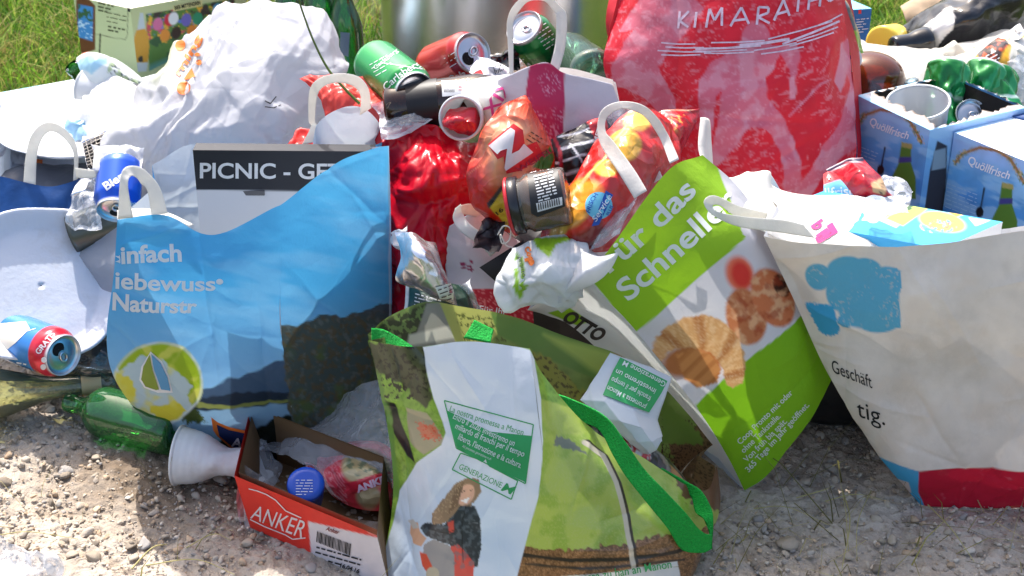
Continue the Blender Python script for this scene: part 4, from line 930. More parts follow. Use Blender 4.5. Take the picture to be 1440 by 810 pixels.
# ================================================================== red sports bag
def red_bag():
    t = thing('plastic_bag', 'tall scuffed red plastic bag with pale runner silhouettes and white lettering', 'plastic bag', P(1040, 290, 1.95))
    def paint(X, Y):
        p = Paint(X, Y, (212, 34, 52)); p.vary(.02, .15, 3)
        PK = (206, 120, 142)
        sh = p.mpoly([(925, -30), (960, -20), (990, 10), (960, 50), (935, 75), (922, 95), (935, 118), (950, 150), (955, 180), (925, 160), (905, 140), (880, 125), (860, 120), (862, 90), (875, 60), (890, 40), (868, 45), (880, 20)], 1.5, 2.5, .05)
        b = p.mpoly([(1000, 90), (1040, 60), (1060, 38), (1080, 45), (1085, 65), (1120, 62), (1126, 82), (1118, 108), (1118, 140), (1110, 143), (1112, 95), (1098, 75), (1092, 95), (1078, 110), (1080, 140), (1105, 170), (1120, 215), (1122, 255), (1140, 225), (1175, 170), (1195, 120), (1190, 105), (1180, 130), (1172, 115),
                     (1178, 90), (1180, 60), (1215, 40), (1215, 200), (1150, 250), (1120, 300), (1095, 300), (1100, 230), (1090, 200), (1075, 180), (1055, 178), (1035, 205), (1005, 235), (1005, 270), (960, 270), (1000, 220), (1012, 160), (1015, 125), (1008, 135), (1000, 200), (985, 165), (983, 125), (988, 105)], 1.5, 3, .05)
        m = np.maximum(sh, b); m = np.maximum(m, p.mell(1063, 53, 20, 22))
        q = Paint(X, Y, (0, 0, 0)); q.line([(1109, 163), (1150, 118), (1165, 112)], 3, (255, 255, 255)); m = np.maximum(m, q.C[..., 0])
        # limb of the second figure is red again
        p.put(m*.72, PK); p.put(m*np.clip(p.n(.03, 4, 6)*2, 0, .5), (214, 160, 176))
        # scuffs
        sc = np.clip(p.n(.16, 4, 7, 70, .35)*4-1.2, 0, 1)*np.clip(p.n(.02, 2, 12)*2+.65, 0, 1); p.put(sc*.35, (222, 170, 184))
        sc = np.clip(p.n(.30, 4, 17, 20, .25)*4-1.1, 0, 1)*np.clip(p.n(.04, 2, 22)*3+.3, 0, 1); p.put(sc*.3, (226, 176, 190))
        for k in range(70):
            r = random.Random(k); x, y = r.uniform(860, 1200), r.uniform(0, 260); an = r.uniform(0, 3.1); l = r.uniform(4, 22)
            p.line([(x, y), (x+math.cos(an)*l, y+math.sin(an)*l)], r.uniform(.2, .9), (226, 170, 186), .7)
        return p.C
    c = [[(880, -60, 1.98), (930, -72, 1.93), (1000, -75, 1.91), (1080, -75, 1.91), (1140, -60, 1.94), (1165, -55, 2.0)],
         [(868, 0, 1.97), (925, -5, 1.90), (1000, -5, 1.87), (1080, -5, 1.87), (1145, -5, 1.90), (1183, 5, 1.97)],
         [(851, 75, 1.93), (915, 80, 1.87), (1000, 85, 1.83), (1080, 85, 1.83), (1150, 80, 1.86), (1197, 85, 1.93)],
         [(860, 125, 1.92), (925, 150, 1.86), (1000, 165, 1.81), (1080, 165, 1.81), (1155, 155, 1.84), (1202, 160, 1.91)],
         [(885, 190, 1.92), (940, 230, 1.85), (1000, 250, 1.80), (1080, 255, 1.80), (1150, 240, 1.83), (1206, 220, 1.90)],
         [(930, 260, 1.93), (965, 310, 1.86), (1010, 320, 1.82), (1080, 325, 1.81), (1150, 310, 1.84), (1200, 290, 1.90)],
         [(935, 380, 1.93), (970, 410, 1.87), (1010, 415, 1.83), (1080, 418, 1.82), (1150, 410, 1.85), (1198, 385, 1.90)],
         [(945, 470, 1.93), (975, 490, 1.88), (1010, 500, 1.84), (1080, 505, 1.83), (1145, 498, 1.86), (1190, 475, 1.90)]]
    V = surf(c, 2.2); X, Y = proj(V); C = paint(X, Y); W = wrinkle(V, [('n', .006, 7), ('c', .005, 9), ('h', .002, 30), ('l', .003, 24)], 41); a = Acc(); a.grid(W, M('scuffed_red_plastic', attr=True, rough=.5, trans=.12, bump=.25, bscale=60, crease=.25, cscale=12, spec=.35, inner=(190, 60, 70)), C)
    f = a.bvh(); B = V + np.array([.01, .16, 0]); ns = 24
    for e, g, fl in ((V[:, -1], B[:, -1], 0), (V[:, 0], B[:, 0], 1)):
        q = np.linspace(0, 1, ns)[None, :, None]; S = e[:, None]*(1-q)+g[:, None]*q + np.array([(.02 if not fl else .03), 0, 0])*np.sin(q*math.pi)
        a.grid(S, a.mats[0], np.ones(S.shape)*lin((196, 34, 50)), flip=bool(fl))
    a.grid(B[:, ::-1], a.mats[0], np.ones(B.shape)*lin((196, 34, 50)))
    a.build('bag_body', t)
    D = Decals(f, .001)
    GL = {'K': [((0, 0), (0, 1)), ((.9, .95), (.05, .45), (1, 0))], 'I': [((0, 0), (0, 1))], 'M': [((0, 0), (.1, 1), (.5, .35), (.9, 1), (1, 0))], 'A': [((0, 0), (.5, 1), (1, 0)), ((.15, .3), (.85, .3))],
          'R': [((0, 0), (0, 1), (.8, .9), (.8, .6), (0, .45), (1, 0))], 'T': [((.5, 0), (.5, 1)), ((0, 1), (1, .95))], 'H': [((0, 0), (0, 1)), ((1, 0), (1, 1)), ((0, .5), (1, .5))], 'L': [((0, 1), (0, 0), (1, 0))], 'O': [((.5, 0), (0, .4), (.1, .9), (.6, 1), (1, .6), (.9, .1), (.5, 0))]}
    for x, y, ch, w, h in ((954, 40, 'K', 14, 24), (977, 39, 'I', 3, 22), (993, 39, 'M', 22, 26), (1027, 37, 'A', 26, 25), (1064, 35, 'R', 18, 25), (1088, 29, 'A', 22, 26), (1110, 20, 'T', 22, 24), (1136, 14, 'H', 16, 24), (1159, 4, 'O', 14, 20)):
        sl = -.12 if x < 1080 else -.3
        for st in GL[ch]: D.line([(x+u*w+v*2.5, y-v*h+sl*u*w) for u, v in st], 3.4, inkS, 8)
    for k, (x0, y0, x1, y1, w) in enumerate(((930, 60, 978, 62, 2), (936, 66, 990, 67, 2), (925, 71, 1000, 73, 2), (930, 77, 985, 77, 2), (1000, 60, 1075, 57, 2), (978, 69, 1070, 64, 3), (990, 75, 1060, 73, 2), (1040, 64, 1110, 55, 4), (1060, 71, 1120, 60, 2), (1070, 76, 1130, 66, 2), (1080, 55, 1170, 30, 2), (1100, 62, 1180, 30, 3), (1120, 58, 1178, 38, 2), (1110, 65, 1172, 46, 2), (1150, 36, 1184, 20, 2), (975, 72, 1050, 70, 2))):
        D.line([(x0, y0), ((x0+x1)/2, (y0+y1)/2+1), (x1, y1)], w, inkS)
    D.build('lettering', t)
red_bag()
# ================================================================== cans, bottles, cups
def can(label, cat_at, A, B, r=.033, paint=None, dent=None, group='empty drinks cans', openm=True, L=.115, decals=None, roll=0, name='drink_can', lidcol=None, tabang=0.0):
    """A: middle of the lid end, B: a point on the axis towards the base"""
    A = np.array(A, float); B = np.array(B, float); w = (B-A)/np.linalg.norm(B-A); B = A+w*L
    t = thing(name, label, 'drink can', Vector((A+B)/2), group)
    k = r/.033
    prof = [(.004, .0245*k), (.0005, .0262*k), (-.0005, .0270*k), (.0012, .0276*k), (.003, .0268*k), (.0065, .0278*k), (.016, r*.985), (.019, r), (L-.016, r), (L-.008, r*.94), (L-.001, r*.76), (L, r*.7), (L-.005, r*.55), (L-.009, .001)]
    def pt(th, T):
        C = paint(th, T) if paint else np.ones(T.shape+(3,))*lin((200, 30, 30))
        m = ((T < .0045) | (T > L-.004))[..., None]; return np.where(m, lin((200, 200, 204)), C)
    a = Acc(); lathe(a, A, B, prof, paintm, 72, pt, roll, dent, .0025); a.build('can_body', t)
    O, ww, u, v, _ = frame(A, B, roll)
    # lid with tab and mouth
    a2 = Acc(); lathe(a2, A, B, [(.0042, .0001), (.0042, .017*k), (.0050, .019*k), (.0054, .0215*k), (.0046, .0235*k), (.003, .0248*k)], alu, 40); lid = a2.build('lid', t)
    ca, sa = math.cos(tabang), math.sin(tabang); e1 = u*ca+v*sa; e2 = -u*sa+v*ca
    def disc(c, rx, ry, off, mat, nm, par, hole=0, th=.0012):
        a3 = Acc(); tt = np.linspace(0, 2*math.pi, 28, endpoint=False)
        o = O+w*(.0042-off)+e1*c
        rings = []
        for (s, h) in ((hole, 0), (hole, -th), (1, -th), (1, 0)) if hole else ((.02, 0), (1, 0)):
            rings.append(o+np.cos(tt)[:, None]*e1*rx*s+np.sin(tt)[:, None]*e2*ry*s+w*h)
        a3.grid(np.array(rings), mat, closeu=True, flip=False); return a3.build(nm, par)
    if openm: disc(.0105*k, .0085*k, .0095*k, .0003, dark, 'mouth', lid)
    disc(-.004*k, .0085*k, .0058*k, .0012, alu, 'pull_tab', lid, .55)
    disc(.003*k, .0035*k, .005*k, .0009, alu, 'pull_tab_rivet', lid)
    if decals:
        D = Decals(a.bvh(), .0005); decals(D); D.build('lettering', t)
    return t
def bottle(label, A, B, mat, r=.030, L=.23, rn=.0135, Ln=.07, cap=None, labels=(), name='glass_bottle', cat='bottle', group=None, wall=.0022, liquid=None, punt=.008, decals=None, finish=True):
    A = np.array(A, float); B = np.array(B, float); w = (B-A)/np.linalg.norm(B-A); B = A+w*L
    t = thing(name, label, cat, Vector((A+B)/2), group)
    out = [(0, rn*.98), (.0015, rn*1.06), (.010, rn*1.06), (.011, rn*.95), (Ln*.45, rn)]
    for k in range(9):
        f = k/8; s = f*f*(3-2*f); out.append((Ln*.5+(Ln*.9)*f, rn+(r-rn)*s))
    out += [(L-.012, r), (L-.004, r*.96), (L, r*.85), (L-.001, r*.6), (L-punt, .0005)]
    inn = [(tt, max(rr-wall, .0004)) for tt, rr in out[:-4]] + [(L-.006, r*.86-wall), (L-.006, r*.6), (L-punt-.004, .0005)]
    a = Acc(); lathe(a, A, B, out, mat, 56, None, 0, None, .006); body = a.build('glass_body', t)
    a2 = Acc(); lathe(a2, A, B, [(L-.016, r-wall), (L-.012, (r-wall)*.8), (L-.014, .0005)], mat, 40); a2.build('punt', t)
    for (t0, t1, col, nm) in labels:
        la = Acc(); rr = lambda q: float(np.interp(q, [x[0] for x in out[:-4]], [x[1] for x in out[:-4]]))+.0005
        lathe(la, A, B, [(q, rr(q)) for q in np.linspace(t0, t1, 10)], M('label_'+nm, col, rough=.5, bump=.1), 56, step=.02); la.build(nm, t)
    if cap:
        ca = Acc(); lathe(ca, A, B, [(-.002, .0005), (-.002, rn*1.05), (0, rn*1.16), (cap[1], rn*1.16), (cap[1]+.001, rn*1.0)], cap[0], 40); ca.build('cap', t)
    if decals: D = Decals(a.bvh(), .0012); decals(D); D.build('lettering', t)
    return t
def stripes(cols, th0=0, n=1):
    def f(th, T):
        return np.ones(T.shape+(3,))*lin(cols[0])
    return f

# green beer can lying on the heap
def p_green(th, T):
    X = th*120; Y = T*600; p = Paint(X, Y, (24, 150, 72)); p.put(np.clip((.030-T)/.002, 0, 1)*np.clip((T-.0085)/.002, 0, 1), (18, 132, 60)); return p.C
def dg(D):
    D.text('Carlsberg', (543, 128), (593, 92), 10, inkW, .01, -3); D.text('Carlsberg', (528, 98), (560, 72), 6, inkW, 0, cuts=0); D.line([(535, 88), (600, 98)], 1.2, inkW)
    D.blocktext((520, 92), (545, 78), 4, (3, 5), 1.0, inkW, 3)
can('open green beer can lying with its mouth towards the photographer', None, P(583, 131, 1.80), P(525, 86, 1.905), paint=p_green, decals=dg, tabang=2.6, group='empty drinks cans', L=.125)
def p_red(th, T): return Paint(th*100, T*600, (190, 34, 32)).C
def dent_r(th, T): return 1-.07*np.clip(np.sin(th*3+1), 0, 1)*np.exp(-((T-.04)/.02)**2)
can('dented red drinks can lying against the steel bin', None, P(666, 74, 1.93), P(615, 94, 2.00), paint=p_red, dent=dent_r, tabang=-.6,
    decals=lambda D: (D.text('Cola', (632, 116), (656, 106), 9, inkW, .03), D.blocktext((625, 83), (640, 74), 3, (4, 6), 1.2, inkW, 5)))
def p_g2(th, T): 
    p = Paint(th*120, T*600, (10, 118, 52)); p.poly([(30, 20), (90, 20), (90, 60), (30, 60)], (8, 90, 40)); return p.C
can('green can with silver lid leaning beside the tall steel bin handle', None, P(736, 38, 2.03), P(765, 72, 2.06), paint=p_g2, openm=False,
    decals=lambda D: (D.blocktext((750, 45), (768, 33), 6, (3.5, 5), 1.2, inkW, 7), D.poly([(726, 75), (748, 92), (744, 104), (722, 92)], inkW), [D.line([(726+k*2.6, 77+k*2), (723+k*2.6, 90+k*2)], 1.1, inkK) for k in range(8)]))
# red white and blue can at the left edge
def p_left(th, T):
    p = Paint(th*180, T*1000, (52, 128, 200))
    p.put(np.clip((.031-T)/.001, 0, 1), (206, 30, 54)); p.put(np.clip((.0315-T)/.0006, 0, 1)*np.clip((T-.0300)/.0006, 0, 1), (236, 236, 236)); return p.C
def dl(D):
    D.text('GRATIS', (55, 499), (78, 470), 8, inkW, .03); D.ell(62, 506, 4, 4, inkW); D.ell(61, 516, 4, 4, inkW); D.line([(24, 470), (50, 462)], 1, inkW)
    D.poly([(0, 455), (36, 452), (42, 462), (22, 482), (0, 500)], M('ink_cream', (232, 222, 206), rough=.4)); 
    D.blocktext((2, 507), (40, 514), 3, (-1, 6), 2, inkW, 11)
can('red white and blue can lying at the left edge of the photo', None, P(90, 500, 1.67), P(20, 474, 1.73), paint=p_left, decals=dl, tabang=1.2, L=.15)
def dl2(D): D.poly([(14, 470), (20, 455), (46, 452), (40, 466), (30, 480)], inkR); D.poly([(0, 440), (18, 444), (12, 468), (0, 480)], M('ink_slate', (70, 84, 112), rough=.4))
def p_bl(th, T): return Paint(th*180, T*1000, (18, 80, 196)).C
can('blue can pointing down behind the handle of the light blue bag', None, P(163, 297, 1.69), P(168, 250, 1.735), paint=p_bl, tabang=-1.4, L=.078, r=.029,
    decals=lambda D: (D.text('APPENZELLER', (140, 292), (192, 289), 5.5, inkW, .01, 5, cuts=0), D.text('Bier', (150, 268), (176, 250), 12, inkW, .03), D.line([(137, 290), (165, 298), (195, 292)], 1, inkW)))

# bottles on the ground on the left
wine = bottle('olive glass wine bottle lying at the left edge with a tan neck sleeve', G(163, 538, .034), G(0, 553, .042), gOlive, r=.038, L=.30, rn=.0140, Ln=.13, labels=((.019, .045, (220, 184, 132), 'neck_sleeve'),), wall=.003)
bottle('dark green glass bottle lying under the light blue bag', G(95, 566, .028), G(236, 603, .034), gGreen, r=.034, L=.185, rn=.012, Ln=.045, wall=.003)
bottle('clear glass jar bottle lying behind the olive wine bottle', G(180, 520, .05), G(118, 508, .05), shellglass('smoke_glass', (190, 190, 186), (60, 60, 58)), r=.034, L=.14, rn=.02, Ln=.03, wall=.003)
# upright green bottles beside the bin
for k, (x, y, lab, Y) in enumerate(((412, 118, 'upright green bottle, leftmost of the three beside the steel bin', 2.40), (457, 122, 'upright green bottle in the middle of the three by the bin, blue neck label', 2.30), (494, 150, 'upright green bottle nearest the steel bin, with a photo label', 2.27))):
    a = P(x, y, Y); zt = (.215, .245, .25)[k]; top = Vector((a.x-.006*(k-1), Y+.01, a.z+.23)); 
    bottle(lab, top, a, gGreen, r=.0275, L=.235, rn=.012, Ln=.075, group=None, labels=(((.052, .068, (60, 90, 150), 'neck_label'),) if k == 1 else ()), wall=.0025,
        decals=(lambda D: D.poly([(479, 45), (492, 46), (490, 80), (478, 76)], M('photo_label', (96, 116, 132), rough=.4))) if k == 2 else None)
bottle('green bottle neck poking out left of the white wrappers', P(101, 92, 2.42), P(150, 150, 2.45), gGreen, r=.028, L=.2, rn=.0135, Ln=.08, wall=.0025)
# jar bottom by the red bag, dark bottle on its side
bottle('pale green bottle lying with its round base towards the photographer', P(775, 60, 2.16), P(822, 96, 1.98), shellglass('pale_green_glass', (190, 232, 208), (60, 140, 100)), r=.036, L=.24, rn=.014, Ln=.08, wall=.003, punt=.014)
bottle('brown glass bottle lying between the cans with a white barcode label', P(760, 124, 1.80), P(597, 146, 1.80), shellglass('brown_glass', (96, 56, 30), (24, 10, 4), deep=.8), r=.030, L=.20, rn=.014, Ln=.06, labels=((.13, .17, (22, 20, 24), 'dark_label'),), wall=.003,
       decals=lambda D: (D.poly([(621, 114), (668, 115), (690, 130), (622, 136)], inkW), [D.line([(625+k*1.7, 116), (625+k*1.7, 130)], .9, inkK) for k in range(9)], D.blocktext((645, 119), (664, 120), 3, (0, 4), 1, inkR, 2)))
# large amber bottle at the right
def amber():
    t = thing('amber_bottle', 'large upturned amber plastic bottle with rounded base behind the red sports bag', 'bottle', P(1218, 120, 2.10)); A = P(1226, 72, 2.12); B = P(1205, 300, 2.06); r = .052
    pr = [(r*.75*(1-math.cos(q)), max(.0005, r*math.sin(q))) for q in np.linspace(0, math.pi/2, 14)]+[(.10, r), (.16, r*.98), (.20, r*.7), (.235, .016), (.255, .015)]
    a = Acc(); lathe(a, A, B, pr, gAmber, 64); a.build('bottle_body', t)
    a = Acc(); lathe(a, A, B, [(.07, .001), (.07, r*.95), (.16, r*.93), (.19, r*.6), (.19, .001)], M('amber_drink', (110, 44, 16), rough=.2, trans=.4), 48); a.build('drink', t)
    a = Acc(); lathe(a, P(1194, 84, 2.00), P(1190, 78, 2.10), [(0, .001), (0, .016), (.002, .018), (.012, .0185), (.012, .017)], cupw, 32); cp_ = a.build('cap', t)
    D = Decals(a.bvh()); D.ell(1196, 80, 3, 3, inkB); D.build('mark', cp_)
amber()

def cup(label, A, B, r0, r1, L, mat=cupw, crush=None, name='plastic_cup', ribs=8, group=None, rimw=.0022, closed=True):
    """A: middle of the mouth (radius r0), base radius r1"""
    A = np.array(A, float); B = np.array(B, float); w = (B-A)/np.linalg.norm(B-A)
    t = thing(name, label, 'cup', Vector(A+w*L/2), group)
    pr = [(0, r0-.001), (-.001, r0+.0004), (0, r0+rimw), (.002, r0+rimw), (.0028, r0)]
    for k in range(ribs*4+1):
        f = k/(ribs*4); pr.append((.004+(L-.012)*f, r0+(r1-r0)*f+.00022*math.sin(k*1.57)))
    pr += [(L-.004, r1), (L, r1*.96), (L-.002, r1*.9), (L-.002, .0005)]
    a = Acc(); lathe(a, A, B, pr, mat, 64, None, 0, crush, .004); a.build('cup_body', t, solid=.0007); return t
def crush1(th, T):
    s = np.exp(-((T-.062)/.022)**2); return 1-s*(.48*np.abs(np.sin(th+.4))**1.5)-.03*np.sin(th*5+T*200)*s
cup('crushed white plastic cup lying on gravel beside the red carton', G(251, 640, .036), G(345, 652, .030), .036, .025, .095, crush=crush1, ribs=9)
cup('white paper cup stuffed with a red wrapper among the cans', P(648, 166, 1.70), P(690, 150, 1.85), .0255, .020, .075, ribs=1)
def red_stuff():
    t = thing('crumpled_wrapper', 'shiny red crumpled wrapper inside the white paper cup', 'wrapper', P(652, 170, 1.71))
    c = [[(628, 158, 1.71), (650, 152, 1.72), (668, 155, 1.71)], [(624, 172, 1.70), (650, 170, 1.685), (672, 172, 1.70)], [(632, 184, 1.70), (650, 188, 1.70), (667, 186, 1.70)]]
    pouch(t, 'wrapper_body', c, .010, foilp, lambda X, Y: Paint(X, Y, (206, 22, 44)).C, 1.5, [('c', .008, 60)], 7)
red_stuff()
# white foam cup lying in the wrappers at upper left
def crush2(th, T): return 1-.1*np.sin(th*2+1)*np.exp(-((T-.05)/.03)**2)
cup('white cup lying on its side in the pile of white wrappers', P(128, 125, 2.30), P(190, 140, 2.25), .036, .026, .09, crush=crush2, ribs=2)
cup('clear plastic cup standing in the torn blue bottle carton', G(1291, 143, .375), G(1290, 200, .31), .041, .034, .085, mat=M('pale_cup', (240, 243, 246), rough=.12, alpha=.42, spec=1.0), ribs=4)
def crush3(th, T): return 1-.25*np.abs(np.sin(th*2+.7))*np.exp(-((T-.05)/.04)**2)
CORNER = True

# ================================================================== jar with black label
def jar():
    t = thing('glass_jar', 'glass jar with red rimmed lid and black ingredients label lying in the middle', 'jar', P(745, 285, 1.60))
    A = P(716, 291, 1.550); B = P(792, 276, 1.548); A, B = np.array(A), np.array(B); L = .070; r = .034
    pr = [(.000, .001), (.0, r*.86), (.002, r*.98), (.014, r*.98), (.015, r*.9)]
    a = Acc(); lathe(a, A, B, pr, M('jar_lid_black', (30, 28, 32), rough=.3, coat=.4), 56); lid = a.build('lid', t)
    a = Acc(); lathe(a, A, B, [(-.0006, r*.84), (-.001, r*.92), (.001, r*1.0), (.0035, r*1.0), (.0035, r*.98)], M('jar_rim_red', (196, 40, 50), rough=.3), 56); a.build('lid_rim', lid)
    a = Acc(); lathe(a, A, B, [(.015, r*.88), (.020, r*.9), (.024, r*1.0), (L-.006, r*1.0), (L-.001, r*.94), (L, r*.8), (L-.003, .001)], shellglass('jar_glass', (236, 226, 214), (120, 100, 84)), 56); a.build('glass_body', t)
    a3 = Acc(); lathe(a3, A, B, [(.018, .001), (.018, r*.80), (.026, r*.92), (L-.007, r*.92), (L-.005, .001)], M('jar_content', (170, 100, 50), rough=.5, var=.6, vscale=50), 40); a3.build('content', t)
    D = Decals(a.bvh(), .0008, ); D.poly([(741, 240), (783, 234), (795, 290), (756, 305), (747, 300)], M('jar_label', (34, 34, 38), rough=.5)); D.build('paper_label', t)
    D = Decals(a.bvh(), .0014); D.blocktext((751, 250), (778, 243), 9, (.8, 4.2), 1.9, inkW, 4); D.poly([(754, 286), (790, 277), (791, 288), (756, 298)], inkW); D.text('ZUTATEN', (745, 244), (778, 238), 4.5, inkW, 0, cuts=0); D.build('lettering', t)
    D = Decals(a.bvh(), .002); [D.line([(757+k*3.2, 286-k*.85), (758+k*3.2, 295-k*.85)], 1.4, inkK) for k in range(10)]; D.build('barcode', t)
jar()

# ================================================================== snack packets
def packet(label, c, bulge, paint, seed=1, wr=None, decals=None, cat='snack packet', name='snack_packet', mat=None, part='packet_body', pw=.55, step=2.0):
    c = np.array(c, float); m = c.reshape(-1, 3).mean(0); t = thing(name, label, cat, P(*m))
    _, a = pouch(t, part, c, bulge, mat or foilp, paint, step, wr if wr is not None else [('c', .004, 20), ('n', .003, 12)], seed, pw=pw)
    if decals: D = Decals(a.bvh(), .0008); decals(D); D.build('lettering', t)
    return t, a
def zp(X, Y):
    p = Paint(X, Y, (224, 50, 22)); p.put(p.mell(722, 213, 44, 52, 20, .5)*.75, (226, 176, 130)); p.put(np.clip((170-Y)/16, 0, 1)*.7, (236, 78, 30)); p.vary(.05, .15)
    p.poly([(752, 232), (778, 205), (782, 222), (770, 240)], (70, 130, 50)); p.poly([(683, 282), (705, 255), (722, 300), (712, 320)], (232, 196, 60), 1); p.poly([(683, 282), (703, 252), (706, 258), (687, 290)], (40, 40, 60))
    for k in range(7): p.line([(722+k*5, 134+k*3), (716+k*5, 146+k*3)], 1, (250, 140, 90), .6)
    p.line([(652, 232), (690, 190)], 1.2, (250, 150, 110)); p.line([(656, 244), (694, 202)], 1, (250, 140, 100)); return p.C
def zd(D):
    D.poly([(686, 203), (722, 174), (735, 183), (738, 206), (754, 199), (764, 218), (732, 240), (712, 244), (708, 220), (700, 224)], inkR)
    D.blocktext((746, 186), (762, 196), 3, (-3, 5), 1.2, inkK, 3); 
zt, za = packet('orange red crisps packet with a big white letter Z', [[(703, 152, 1.63), (725, 140, 1.64), (744, 134, 1.65), (752, 150, 1.66)], [(672, 190, 1.62), (705, 190, 1.60), (745, 180, 1.62), (771, 178, 1.66)], [(655, 245, 1.62), (690, 245, 1.59), (735, 235, 1.61), (783, 222, 1.66)], [(664, 292, 1.62), (695, 290, 1.60), (730, 285, 1.61), (772, 262, 1.66)], [(684, 310, 1.63), (700, 318, 1.62), (722, 325, 1.63), (750, 300, 1.66)]], .012, zp, 3, decals=zd, pw=.9, wr=[('c', .006, 13), ('c', .002, 40)])
D = Decals(za.bvh(), .0016)
D.poly([(688, 205), (718, 180), (724, 184), (719, 216), (729, 211), (736, 202), (749, 214), (711, 240), (709, 236), (713, 209), (704, 212), (700, 217)], inkW); D.text('WEIFEL', (728, 243), (778, 213), 8, M('ink_wine', (160, 30, 60), rough=.5), .02); D.text('16 14', (700, 302), (722, 283), 6, inkK, .01); D.build('lettering', zt)

def bp_(X, Y):
    p = Paint(X, Y, (28, 28, 32)); 
    for k, q in enumerate((((785, 195), (830, 180)), ((790, 212), (838, 196)), ((783, 232), (830, 215)), ((795, 245), (840, 232)), ((790, 262), (825, 250)), ((800, 280), (830, 265)), ((800, 205), (815, 230)), ((815, 240), (825, 262)))): p.line(list(q), 4 if k % 2 else 2.5, (212, 214, 222))
    p.line([(780, 196), (788, 215), (797, 300)], 4, (190, 30, 44)); p.poly([(825, 170), (850, 165), (855, 200), (840, 225), (832, 195)], (196, 40, 44), 1); return p.C
packet('black and white striped packet with red edge behind the orange crisps bag', [[(776, 198, 1.68), (805, 180, 1.69), (840, 168, 1.70), (862, 170, 1.71)], [(783, 240, 1.67), (808, 235, 1.66), (838, 220, 1.68), (866, 215, 1.70)], [(792, 300, 1.67), (815, 290, 1.66), (838, 270, 1.68), (866, 255, 1.70)]], .012, bp_, 5,
       decals=lambda D: D.text('GOURMET', (828, 240), (846, 178), 6, inkW, .02))
def op(X, Y):
    p = Paint(X, Y, (206, 36, 30)); y_ = (238, 180, 60)
    p.ell(852, 238, 14, 14, y_, 0, .2); p.put(p.mell(800, 300, 34, 15, -45, .3), (242, 170, 60)); p.put(p.mell(820, 275, 24, 20, -30, .4), (244, 150, 50)); p.put(p.mell(785, 325, 20, 9, -60, .3), (240, 196, 90))
    p.ell(878, 205, 22, 22, y_, 0, .2); p.ell(870, 198, 10, 8, (220, 140, 40), 0, .4); p.ell(895, 172, 18, 14, (236, 190, 80), 0, .3); p.vary(.06, .25, 3)
    p.poly([(800, 330), (835, 305), (850, 330), (830, 350), (800, 345)], (120, 14, 20), 6, 6, .05); p.line([(776, 310), (800, 280), (850, 225), (880, 178)], 3, (240, 190, 120)); return p.C
def od(D):
    D.ell(842, 289, 19, 19, M('ink_skyblue', (110, 190, 220), rough=.4)); D.poly([(832, 318), (852, 268), (862, 274), (842, 316)], inkB)
opt, opa = packet('red and orange crisps bag with yellow crisp pictures and round blue seal', [[(838, 196, 1.63), (870, 165, 1.64), (905, 150, 1.66), (930, 160, 1.68), (950, 185, 1.69)], [(812, 245, 1.60), (845, 230, 1.585), (880, 215, 1.59), (920, 215, 1.62), (950, 230, 1.65)], [(782, 290, 1.575), (815, 285, 1.55), (855, 275, 1.55), (895, 265, 1.575), (935, 262, 1.62)], [(762, 330, 1.565), (795, 335, 1.54), (835, 325, 1.54), (870, 315, 1.56), (905, 305, 1.60)], [(772, 345, 1.57), (800, 350, 1.55), (835, 355, 1.55), (860, 350, 1.56), (890, 335, 1.59)]], .016, op, 9, decals=od, pw=.9, wr=[('c', .007, 12), ('c', .002, 40)])
D = Decals(opa.bvh(), .0018); D.text('Service', (838, 312), (860, 277), 8, inkW, .0, slant=.2, cuts=0); D.text('FRISCH', (830, 300), (842, 274), 6, inkB, .02, -2, cuts=0); D.text('PLUS', (856, 303), (862, 290), 5, inkB, .02, cuts=0); D.build('lettering', opt)
def rp(X, Y):
    p = Paint(X, Y, (190, 26, 36)); p.speck(.12, .2, (120, 20, 24), p.mpoly([(930, 170), (968, 158), (955, 180), (935, 205)], 3), seed=3); p.speck(.3, .3, (232, 160, 80), p.mpoly([(930, 170), (968, 158), (955, 180), (935, 200)], 3), seed=5); p.line([(925, 158), (975, 152)], 1.5, (232, 190, 150)); return p.C
packet('bright red packet with gold ornament leaning beside the red sports bag', [[(915, 160, 1.72), (945, 155, 1.72), (985, 148, 1.74)], [(925, 185, 1.70), (950, 185, 1.69), (978, 182, 1.72)], [(930, 222, 1.70), (945, 220, 1.69), (958, 222, 1.71)], [(930, 245, 1.70), (938, 244, 1.70), (948, 240, 1.71)]], .01, rp, 12)
def clearpack(name, label, c, seed, cat='plastic film', bulge=.01, wr=None, mat=None):
    c = np.array(c, float); m = c.reshape(-1, 3).mean(0); t = thing(name, label, cat, P(*m))
    pouch(t, 'film_skin', c, bulge, mat or film, None, 3, wr or [('c', .007, 16), ('n', .003, 20)], seed); return t
clearpack('clear_packet', 'clear plastic packet standing inside the loop of the lime bag handle', [[(850, 160, 1.68), (880, 150, 1.68), (910, 150, 1.68)], [(870, 200, 1.67), (900, 195, 1.66), (925, 190, 1.67)], [(895, 245, 1.66), (920, 240, 1.65), (945, 225, 1.66)]], 3)
clearpack('clear_wrapper', 'crumpled clear wrapper at the left rim of the lime bag', [[(835, 300, 1.55), (865, 285, 1.55), (895, 275, 1.56)], [(845, 320, 1.53), (870, 310, 1.53), (890, 300, 1.54)], [(830, 350, 1.53), (850, 345, 1.53), (875, 335, 1.54)]], 5)

